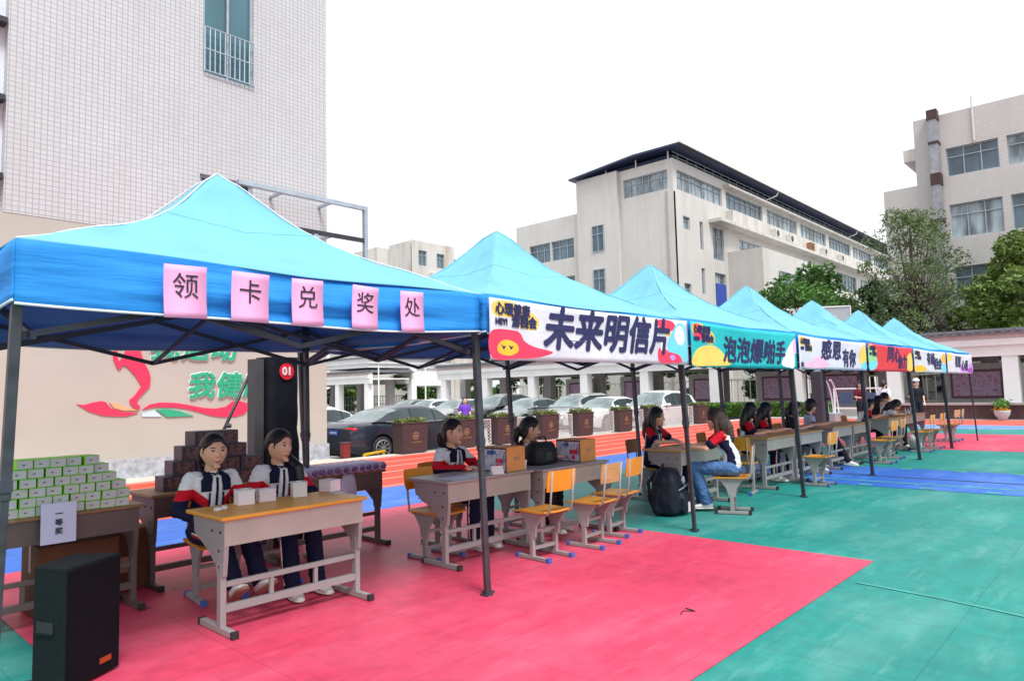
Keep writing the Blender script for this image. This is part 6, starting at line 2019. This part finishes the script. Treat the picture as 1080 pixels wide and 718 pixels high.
# ================================================================== planters and lattice along the track
M_plant = mat('brown_planter', rgb(66, 52, 54), .6, .1, 4)
M_gem = mat('gold_emblem', rgb(158, 128, 92), .5)
L_pl = leaf_mat('planter_leaves', (0.06, .10, .02), (.24, .28, .08), 3)
def planter_proto():
    t = empty('planter_box')
    b = MB(); b.frustum((0, 0, .02), (.39, .20), (0, 0, .76), (.415, .24)); b.build('box_body', M_plant, t, bevel=.01)
    b = MB(); b.frustum((0, 0, .762), (.43, .255), (0, 0, .79), (.43, .255)); b.build('rim', M_plant, t, bevel=.008)
    b = MB(); b.box(-.34, -.17, 0, .34, .17, .02); b.build('base', M_cap, t)
    b = MB()
    def em(u, v, d): return (u, -.2035 - d - .04 * (v + .43) / .72, v + .45)
    for ra, rb in ((.078, .097), (.0, .036)):
        for k in range(24):
            a0, a1 = 2 * PI * k / 24, 2 * PI * (k + 1) / 24
            b.add([em(ra * math.cos(a0), ra * math.sin(a0), .004), em(rb * math.cos(a0), rb * math.sin(a0), .004), em(rb * math.cos(a1), rb * math.sin(a1), .004), em(ra * math.cos(a1), ra * math.sin(a1), .004)], [(0, 1, 2, 3)])
    for a in (PI / 2, PI / 2 + 2.1, PI / 2 - 2.1):
        b.add([em(.05 * math.cos(a) + .014 * math.sin(a), .05 * math.sin(a) - .014 * math.cos(a), .004), em(.092 * math.cos(a) + .014 * math.sin(a), .092 * math.sin(a) - .014 * math.cos(a), .004), em(.092 * math.cos(a) - .014 * math.sin(a), .092 * math.sin(a) + .014 * math.cos(a), .004), em(.05 * math.cos(a) - .014 * math.sin(a), .05 * math.sin(a) + .014 * math.cos(a), .004)], [(0, 1, 2, 3)])
    b.build('emblem', M_gem, t)
    lettering('三江技师学院', .060, lambda u, v, d: em(u, v - .17, .004 + d), M_gem, t, spacing=1.15)
    rg = random.Random(5)
    leaf_mesh('foliage', [Vector((rg.uniform(-.40, .40), rg.uniform(-.2, .2), (.78 + abs(rg.gauss(0, .045))))) for _ in range(900)], .05, L_pl, t, .8, rg)
    return t
pp, upl = planter_proto(), []
plx = [(9.3, 'behind the rolls'), (11.5, 'in front of the black sedan'), (13.3, 'behind the girl in the second tent'), (14.95, 'left of the leaning student'), (16.95, 'right of the leaning student'), (18.8, 'before the silver hatchback'), (21.2, 'before the front wheel of the white sedan'), (23.15, 'before the white hatchback'), (27.0, 'at the right end of the row')]
for i, (x, wh) in enumerate(plx[1:]):
    put(pp, upl, (x, 14.25, 0), R(0), 'brown planter box %s' % wh, 'planter', 'planter boxes along the track')
M_lat = mat('pale_lattice', (.55, .54, .54), .6)
for i in range(len(plx) - 2):
    x0, x1 = plx[i + 1][0] + .45, plx[i + 2][0] - .45
    if x1 - x0 < .25: continue
    t = thing('lattice_panel', '%s lattice fence panel from the left between the brown planters' % ORD[i].capitalize(), 'fence panel', ((x0 + x1) / 2, 14.27, 0), 0, 'lattice panels between the planters')
    w_ = (x1 - x0) / 2
    b = MB()
    n = int((2 * w_ + .7) / .1)
    for k in range(n):
        for sgn in (1, -1):
            xa = -w_ - .7 + k * .1 if sgn == 1 else -w_ + k * .1
            za, zb = .06, .72
            xb = xa + sgn * (zb - za)
            pa, pb = Vector((xa, 0, za)), Vector((xb, 0, zb))
            # clip to the panel
            if sgn == 1: lo, hi = max(0, (-w_ - xa) / (zb - za)), min(1, (w_ - xa) / (zb - za))
            else: lo, hi = max(0, (xa - w_) / (zb - za)), min(1, (xa + w_) / (zb - za))
            if hi - lo < .03: continue
            b.bar(pa.lerp(pb, lo) + Vector((0, sgn * .006, 0)), pa.lerp(pb, hi) + Vector((0, sgn * .006, 0)), .012, .010)
    b.build('lattice', M_lat if i > 0 else M_cap, t)
    b = MB(); b.box(-w_, -.015, .72, w_, .015, .75); b.box(-w_, -.015, .03, w_, .015, .06); b.box(-w_, -.014, .06, -w_ + .03, .014, .72); b.box(w_ - .03, -.014, .06, w_, .014, .72); b.build('frame', M_lat if i > 0 else M_cap, t)

# ================================================================== pot plant, basketball stand
t = thing('flower_pot', 'white bowl pot with yellow flowers and green leaves at the maroon wall', 'pot plant', (32.55, 4.40, 0))
b = MB(); b.loft([[Vector((rr * math.cos(2 * PI * k / 18), rr * math.sin(2 * PI * k / 18), z)) for k in range(18)] for z, rr in ((.002, .13), (.05, .15), (.20, .25), (.33, .28), (.35, .25))]); b.build('bowl', mat('pale_blue_glaze', rgb(176, 204, 214), .3), t, smooth=True, auto=50)
rg = random.Random(9)
leaf_mesh('flowers', [Vector((rg.gauss(0, .12), rg.gauss(0, .12), .36 + abs(rg.gauss(0, .05)))) for _ in range(220)], .035, M_gold, t, .6, rg)
leaf_mesh('leaves', [Vector((rg.gauss(0, .12), rg.gauss(0, .12), .46 + .15 * rg.random() + abs(rg.gauss(0, .08)))) for _ in range(600)], .055, L_brt, t, .4, rg)
t = thing('basketball_stand', 'basketball stand with dark padded post and glass board beyond the far tents', 'basketball stand', (29.0, 10.0, 0))
b = MB(); b.box(-.2, -.2, .0, .2, .2, 2.05); b.build('padding', mat('dark_padding', (.03, .032, .045), .6), t, bevel=.02)
b = MB(); b.box(-.1, -.1, 2.05, .1, .1, 3.4); b.bar((0, 0, 3.35), (-1.5, -.9, 3.75), .16); b.bar((.0, .0, 2.4), (-1.2, -.7, 3.6), .08); b.build('post', M_steel, t)
b = MB(); b.box(.3, -.5, .02, 1.6, .5, .35); b.build('base', M_steel, t)
b = MB()
for k in range(5):
    y = -.4 + .2 * k
    b.tube([(.2 + .9 * math.sin(a), y, 1.7 * math.cos(a)) for a in [PI / 2 * q / 8 for q in range(9)]], .03, 6)
b.build('brace_arcs', M_whitep, t)
gl = NT('clear_board'); gl.base((.55, .6, .63)); gl.p.inputs['Alpha'].default_value = .45; gl.p.inputs['Roughness'].default_value = .15
u_ = Vector((.51, -.86, 0)); n_ = Vector((-.86, -.51, 0)); o_ = Vector((-1.6, -.96, 3.9))
def bb(u, v, d): return tuple(o_ + u_ * u + n_ * d + Vector((0, 0, v)))
b = MB(); b.prism([(-.9, -.5), (.9, -.5), (.9, .55), (-.9, .55)], bb, -.01, .01); bo = b.build('backboard', gl.m, t)
b = MB()
for (u0, v0), (u1, v1) in (((-.9, -.5), (.9, -.5)), ((.9, -.5), (.9, .55)), ((.9, .55), (-.9, .55)), ((-.9, .55), (-.9, -.5)), ((-.3, -.35), (.3, -.35)), ((.3, -.35), (.3, .1)), ((.3, .1), (-.3, .1)), ((-.3, .1), (-.3, -.35))):
    b.bar(bb(u0, v0, .02), bb(u1, v1, .02), .04)
b.build('board_frame', M_whitep, bo)
b = MB(); b.tube([bb(.23 * math.cos(a), -.35, .28 + .23 * math.sin(a)) for a in [2 * PI * k / 20 for k in range(21)]], .012, 6); b.build('rim', mat('orange_rim', rgb(210, 80, 30), .5), t)
t = thing('litter_bin_stand', 'white barred stand with two small blue panels behind the students', 'stand', (30.6, 9.0, 0))
b = MB()
for y in (-.9, 0, .9):
    b.box(-.03, y - .03, 0, .03, y + .03, 1.35)
for z in (.5, 1.3):
    b.box(-.028, -.9, z, .028, .9, z + .06)
b.build('rails', M_whitep, t)
b = MB(); b.box(-.05, -.7, .7, .05, -.2, 1.15); b.box(-.05, .2, .7, .05, .7, 1.15); b.build('panels', mat('blue_panel', rgb(60, 80, 110), .5), t)

# ================================================================== cars
M_tyre = mat('tyre', (.015, .015, .016), .8, .2, 20)
M_rim = mat('alloy_rim', (.45, .46, .48), .3, .1, 4, metal=.8)
M_cgl = glass_mat('car_glass', (.03, .045, .05), .04, .3, 1.2)
M_cgl2 = glass_mat('car_windscreen', (.16, .20, .20), .06, .4, 1.5)
M_head = mat('headlight_glass', (.55, .58, .60), .1)
M_tail = mat('tail_light', rgb(200, 14, 34), .2)
M_plate = mat('blue_plate', rgb(40, 80, 190), .4)
M_blackp = mat('black_trim', (.012, .012, .014), .5)
def car_paint(name, c, metal=.3):
    t = NT(name); t.base(c); t.p.inputs['Metallic'].default_value = metal; t.p.inputs['Roughness'].default_value = .3
    t.p.inputs['Coat Weight'].default_value = .8; t.p.inputs['Coat Roughness'].default_value = .05
    return t.m
KINDS = {
    'sedan': dict(L=4.8, W=1.84, belt=[(-2.4, .88), (-2.25, 1.02), (-1.6, 1.06), (-.8, 1.0), (.4, .97), (1.0, .98), (1.7, .88), (2.2, .74), (2.4, .60)],
                  roof=[(-1.75, 1.05), (-1.1, 1.34), (-.5, 1.45), (.2, 1.45), (.6, 1.36), (1.2, .97)], rw=(-1.75, -.85), ww=(.42, 1.2), side=[(-1.15, -.42), (-.36, .42), (.46, .74)], wr=.33),
    'suv': dict(L=4.6, W=1.86, belt=[(-2.3, .95), (-2.2, 1.06), (-1.6, 1.08), (-.8, 1.06), (.5, 1.04), (1.0, 1.05), (1.7, .98), (2.15, .86), (2.3, .66)],
                roof=[(-2.05, 1.1), (-1.75, 1.5), (-1.2, 1.64), (-.2, 1.68), (.4, 1.58), (1.15, 1.05)], rw=(-2.05, -1.7), ww=(.25, 1.15), side=[(-1.6, -.95), (-.88, -.05), (.02, .62)], wr=.36),
    'mpv': dict(L=4.6, W=1.82, belt=[(-2.3, .95), (-2.2, 1.05), (-1.6, 1.06), (-.8, 1.03), (.6, 1.0), (1.2, .99), (1.8, .86), (2.15, .76), (2.3, .62)],
                roof=[(-2.1, 1.06), (-1.85, 1.45), (-1.3, 1.62), (-.1, 1.62), (.5, 1.5), (1.35, 1.0)], rw=(-2.1, -1.8), ww=(.35, 1.35), side=[(-1.7, -1.0), (-.94, -.1), (-.03, .78)], wr=.33),
}
def interp(pts, x):
    if x <= pts[0][0]: return pts[0][1]
    for (a, p), (c, q) in zip(pts, pts[1:]):
        if x <= c:
            t_ = (x - a) / (c - a); t_ = t_ * t_ * (3 - 2 * t_) * .5 + t_ * .5
            return p + (q - p) * t_
    return pts[-1][1]
def car(label, kind, paint, loc, rz, group='parked cars', plate=True):
    K = KINDS[kind]; L, W, wr = K['L'], K['W'] / 2, K['wr']
    t = thing('parked_car', label, 'car', loc, rz, group)
    xw = (-L / 2 + .92, L / 2 - .92); Ra = wr + .055
    xs = sorted(set([round(-L / 2 + L * i / 46, 3) for i in range(47)] + [round(x + Ra * math.cos(PI * k / 10), 3) for x in xw for k in range(11)]))
    def width(x):
        e = abs(x) / (L / 2)
        return W * (1 - .16 * max(0, (e - .72) / .28) ** 2)
    b = MB(); rings = []
    for x in xs:
        zt = interp(K['belt'], x); w_ = width(x)
        zb = .20 + .10 * max(0, (abs(x) - L / 2 + .25) / .25)
        for xx in xw:
            if abs(x - xx) < Ra:
                zb = max(zb, wr + math.sqrt(Ra * Ra - (x - xx) ** 2) * .98)
        z2 = max(zb + .02, min(.42, zt - .2)); z3 = max(zb + .04, min(.68, zt - .12)); z4 = max(zb + .06, zt - .07)
        half = [(0, zt + .025), (w_ * .55, zt + .018), (w_ * .84, zt - .002), (w_ * .955, z4), (w_, z3), (w_ * .99, z2), (w_ * .955, zb)]
        rings.append([Vector((x, y, z)) for y, z in half] + [Vector((x, -y, z)) for y, z in reversed(half[1:])])
    b.loft(rings)
    body = b.build('body', paint, t, smooth=True, auto=38)
    # cabin
    x0, x1 = K['roof'][0][0], K['roof'][-1][0]
    N = 44
    P = {}
    cols_ = sorted(set([round(x0 + (x1 - x0) * i / N, 3) for i in range(N + 1)] + [round(v, 3) for s_ in K['side'] for v in s_] + [K['rw'][1], K['ww'][0]]))
    for i, x in enumerate(cols_):
        zr = interp(K['roof'], x); zb = interp(K['belt'], x) - .01; h = max(.0, zr - zb)
        w_ = width(x); wb = w_ * .93; wt = w_ * (.93 - .24 * min(1, h / .5))
        P[i] = [(0, zr + .012), (wt * .72, zr), (wt, zr - min(.055, h * .3)), (wt + (wb - wt) * .14, zr - min(.055, h * .3) - h * .08), (wb, zb + .02 * min(1, h / .3)), (wb + .004, zb)]
    mesh_ = {k: MB() for k in ['paint', 'wind', 'rear'] + [(sg, i) for sg in (1, -1) for i in range(len(K['side']))]}
    for i in range(len(cols_) - 1):
        xa, xb = cols_[i], cols_[i + 1]; xm = (xa + xb) / 2
        for sgn in (1, -1):
            for k in range(5):
                q = [Vector((xa, sgn * P[i][k][0], P[i][k][1])), Vector((xb, sgn * P[i + 1][k][0], P[i + 1][k][1])), Vector((xb, sgn * P[i + 1][k + 1][0], P[i + 1][k + 1][1])), Vector((xa, sgn * P[i][k + 1][0], P[i][k + 1][1]))]
                if (q[0] - q[2]).length < 1e-5: continue
                tgt = 'paint'
                if k in (0, 1) and K['ww'][0] <= xm <= K['ww'][1] - .02: tgt = 'wind'
                elif k in (0, 1) and K['rw'][0] + .02 <= xm <= K['rw'][1]: tgt = 'rear'
                elif k == 3 and K['side'][0][0] < xm < K['side'][-1][1]:
                    tgt = (sgn, min(range(len(K['side'])), key=lambda q_: max(K['side'][q_][0] - xm, xm - K['side'][q_][1])))
                f_ = (0, 1, 2, 3) if sgn == -1 else (3, 2, 1, 0)
                mesh_[tgt].add(q, [f_])
    def fin(mb, nm, m):
        me = mb.mesh(nm); bm = bmesh.new(); bm.from_mesh(me); bmesh.ops.remove_doubles(bm, verts=bm.verts, dist=1e-4); bmesh.ops.dissolve_degenerate(bm, edges=bm.edges, dist=1e-5); bmesh.ops.recalc_face_normals(bm, faces=bm.faces); bm.to_mesh(me); bm.free()
        me.polygons.foreach_set('use_smooth', [True] * len(me.polygons)); me.set_sharp_from_angle(angle=R(40))
        return link_mesh(nm, me, m, t)
    fin(mesh_['paint'], 'roof', paint); fin(mesh_['wind'], 'windscreen', M_cgl2); fin(mesh_['rear'], 'rear_window', M_cgl2); [fin(mesh_[k_], 'side_window', M_cgl) for k_ in mesh_ if isinstance(k_, tuple)]
    for a, c in zip(K['side'], K['side'][1:]):                          # pillars
        xm = (a[1] + c[0]) / 2
        zr = interp(K['roof'], xm); zb = interp(K['belt'], xm); wb = width(xm) * .93; h = zr - zb; wt = width(xm) * (.93 - .24 * min(1, h / .5))
        for s in (-1, 1):
            b = MB(); b.bar((xm, s * (wb + .006), zb), (xm - .02, s * (wt + .016), zr - .075), .05, .012, (0, s, 0)); b.build('pillar', M_blackp, t)
    for s in (-1, 1):
        b = MB(); b.tube([(K['side'][0][0] - .18, s * width(0) * .938, interp(K['belt'], K['side'][0][0]) + .012), (0, s * width(0) * .942, interp(K['belt'], 0) + .012), (K['side'][-1][1] + .25, s * width(1) * .938, interp(K['belt'], K['side'][-1][1]) + .012)], .012, 6); b.build('window_trim', M_rim, t)
        b = MB(); xm = K['ww'][1] - .42; b.ball((xm, s * (W + .06), interp(K['belt'], xm) + .05), .09, .10, .065); b.bar((xm + .02, s * (W - .1), interp(K['belt'], xm) + .02), (xm, s * (W + .03), interp(K['belt'], xm) + .03), .05); b.build('mirror', paint, t, smooth=True)
        for xx in xw:
            b = MB()
            b.tube([(xx, s * (W - .235), wr), (xx, s * (W - .22), wr), (xx, s * (W - .03), wr), (xx, s * (W - .012), wr)], [wr * .9, wr, wr, wr * .93], 28)
            wh = b.build('wheel', M_tyre, t, smooth=True, auto=40)
            b = MB(); b.tube([(xx, s * (W - .03), wr), (xx, s * (W - .006), wr)], [wr * .70, wr * .70], 24, cap=True); b.build('wheel_disc', M_blackp, wh)
            b = MB()
            for k in range(10):
                a = 2 * PI * k / 10
                b.bar((xx + .05 * math.cos(a), s * (W - .0), wr + .05 * math.sin(a)), (xx + wr * .68 * math.cos(a), s * (W - .0), wr + wr * .68 * math.sin(a)), .035, .014, (0, 1, 0))
            b.tube([(xx + wr * .69 * math.cos(2 * PI * k / 24), s * (W - .002), wr + wr * .69 * math.sin(2 * PI * k / 24)) for k in range(25)], .014, 6); b.ball((xx, s * (W + .0), wr), .05, .02, .05)
            b.build('rim', M_rim, wh)
        # lamps
        zf = interp(K['belt'], L / 2 - .22) - .10
        b = MB(); b.ball((L / 2 - .20, s * width(L / 2 - .2) * .80, zf), .20, .16, .075, rot=Matrix.Rotation(s * .5, 3, 'Z') @ Matrix.Rotation(-.15, 3, 'Y')); b.build('headlight', M_head, t, smooth=True)
        zr = interp(K['belt'], -L / 2 + .1) - .10
        b = MB(); b.ball((-L / 2 + .10, s * width(-L / 2 + .1) * .80, zr), .085, .20, .060, rot=Matrix.Rotation(-s * .35, 3, 'Z')); b.build('tail_light', M_tail, t, smooth=True)
        b = MB(); b.box(-.15, s * (W - .005), .82, .05, s * (W + .012), .845); b.build('door_handle', M_rim if kind != 'suv' else paint, t)
        b = MB(); b.box(-1.05, s * (W - .008), .84, -.85, s * (W + .010), .865); b.build('door_handle', M_rim if kind != 'suv' else paint, t)
        b = MB(); b.tube([(-L / 2 + .02, s * .55, .30), (-L / 2 - .03, s * .55, .30)], .045, 12); b.build('exhaust', M_rim, t)
        b = MB(); b.box(-.03 - .45, s * (W - .006), .30, -.024 - .45, s * (W + .002), .92); b.build('door_gap', M_blackp, t)
    b = MB(); b.box(L / 2 - .05, -.42, .46, L / 2 + .012, .42, .64); b.build('grille', M_blackp, t, bevel=.01)
    b = MB(); b.box(L / 2 - .09, -.70, .24, L / 2 - .02, .70, .38); b.build('lower_intake', M_blackp, t, bevel=.01)
    b = MB(); b.box(-L / 2 - .004, -.66, .22, -L / 2 + .08, .66, .36); b.build('rear_diffuser', M_blackp, t, bevel=.01)
    for sgn, zz in ((1, .42), (-1, .72)):
        b = MB(); b.box(sgn * (L / 2 + .015), -.22, zz, sgn * (L / 2 + .028), .22, zz + .14); pl_ = b.build('number_plate', M_plate, t)
        b = MB(); b.box(sgn * (L / 2 + .029), -.17, zz + .04, sgn * (L / 2 + .031), .17, zz + .10); b.build('plate_print', mat('plate_print', (.5, .55, .66), .5, .5, 60), pl_)
    b = MB(); b.box(-L / 2 + .25, -W + .22, .14, L / 2 - .25, W - .22, .30); b.build('underbody', M_blackp, t)
    return t
P_blk = car_paint('black_blue_paint', (.020, .026, .045), .2)
P_wht = car_paint('white_car_paint', (.72, .72, .72), 0)
P_sil = car_paint('silver_car_paint', (.42, .42, .42), .5)
P_gry = car_paint('grey_car_paint', (.26, .29, .29), .5)
P_dgr = car_paint('dark_grey_car_paint', (.10, .11, .13), .4)
P_black = car_paint('black_car_paint', (.012, .012, .016), .1)
zc = -.25
car('black sedan with red tail light and blue plate beside the cream wall', 'sedan', P_blk, (12.85, 16.15, zc), 0)
car('white sedan mostly hidden behind the black sedan and the cream wall', 'sedan', P_wht, (11.6, 18.9, zc), 0)
car('dark grey car farthest left, only its roof showing over the white sedan', 'sedan', P_dgr, (12.0, 21.7, zc), 0)
car('white hatchback nearest the girl in jeans, front toward the left', 'suv', P_wht, (26.2, 15.75, zc), PI)
car('white sedan between the silver people carrier and the white hatchback', 'sedan', P_wht, (26.0, 18.1, zc), PI)
car('silver people carrier behind the white sedan', 'mpv', P_sil, (26.9, 20.5, zc), PI)
car('grey green sedan left of the silver people carrier', 'sedan', P_gry, (26.2, 22.9, zc), PI)
car('black off-roader behind the second tent pole', 'suv', P_black, (26.4, 25.3, zc), PI)
car('silver sedan behind the person in purple', 'sedan', P_sil, (26.2, 28.1, zc), PI)
car('white sedan with mirror showing above the black sedan', 'sedan', P_wht, (26.4, 30.6, zc), PI)
car('dark blue grey sedan at the far left end of the far row', 'sedan', P_dgr, (27.2, 33.4, zc), PI)
car('pale sedan parked beyond the iron fence behind the walkway', 'sedan', P_wht, (46.5, 8.6, 0), R(95), None)
# parking lock and hydrant box beside the black sedan
t = thing('parking_lock', 'yellow folding parking lock on the ground beside the black sedan', 'parking lock', (10.9, 15.0, -.25))
b = MB(); b.bar((-.3, 0, .25), (.35, 0, .30), .07, .05); b.bar((-.3, 0, .05), (-.3, 0, .25), .06); b.bar((.3, 0, .05), (.3, 0, .27), .06); b.build('hoop', mat('yellow_paint', rgb(226, 180, 40), .5), t)
b = MB(); b.box(-.4, -.12, 0, .4, .12, .06); b.build('base', M_black, t)
t = thing('fire_box', 'small dark red box at the corner of the cream wall', 'box', (9.78, 14.62, -.01))
b = MB(); b.box(-.09, -.09, .01, .09, .09, .36); b.build('box_body', mat('dark_red_paint', rgb(120, 36, 36), .5), t, bevel=.01)
b = MB(); b.box(-.10, -.10, .36, .10, .10, .39); b.build('lid', M_maroon, t)
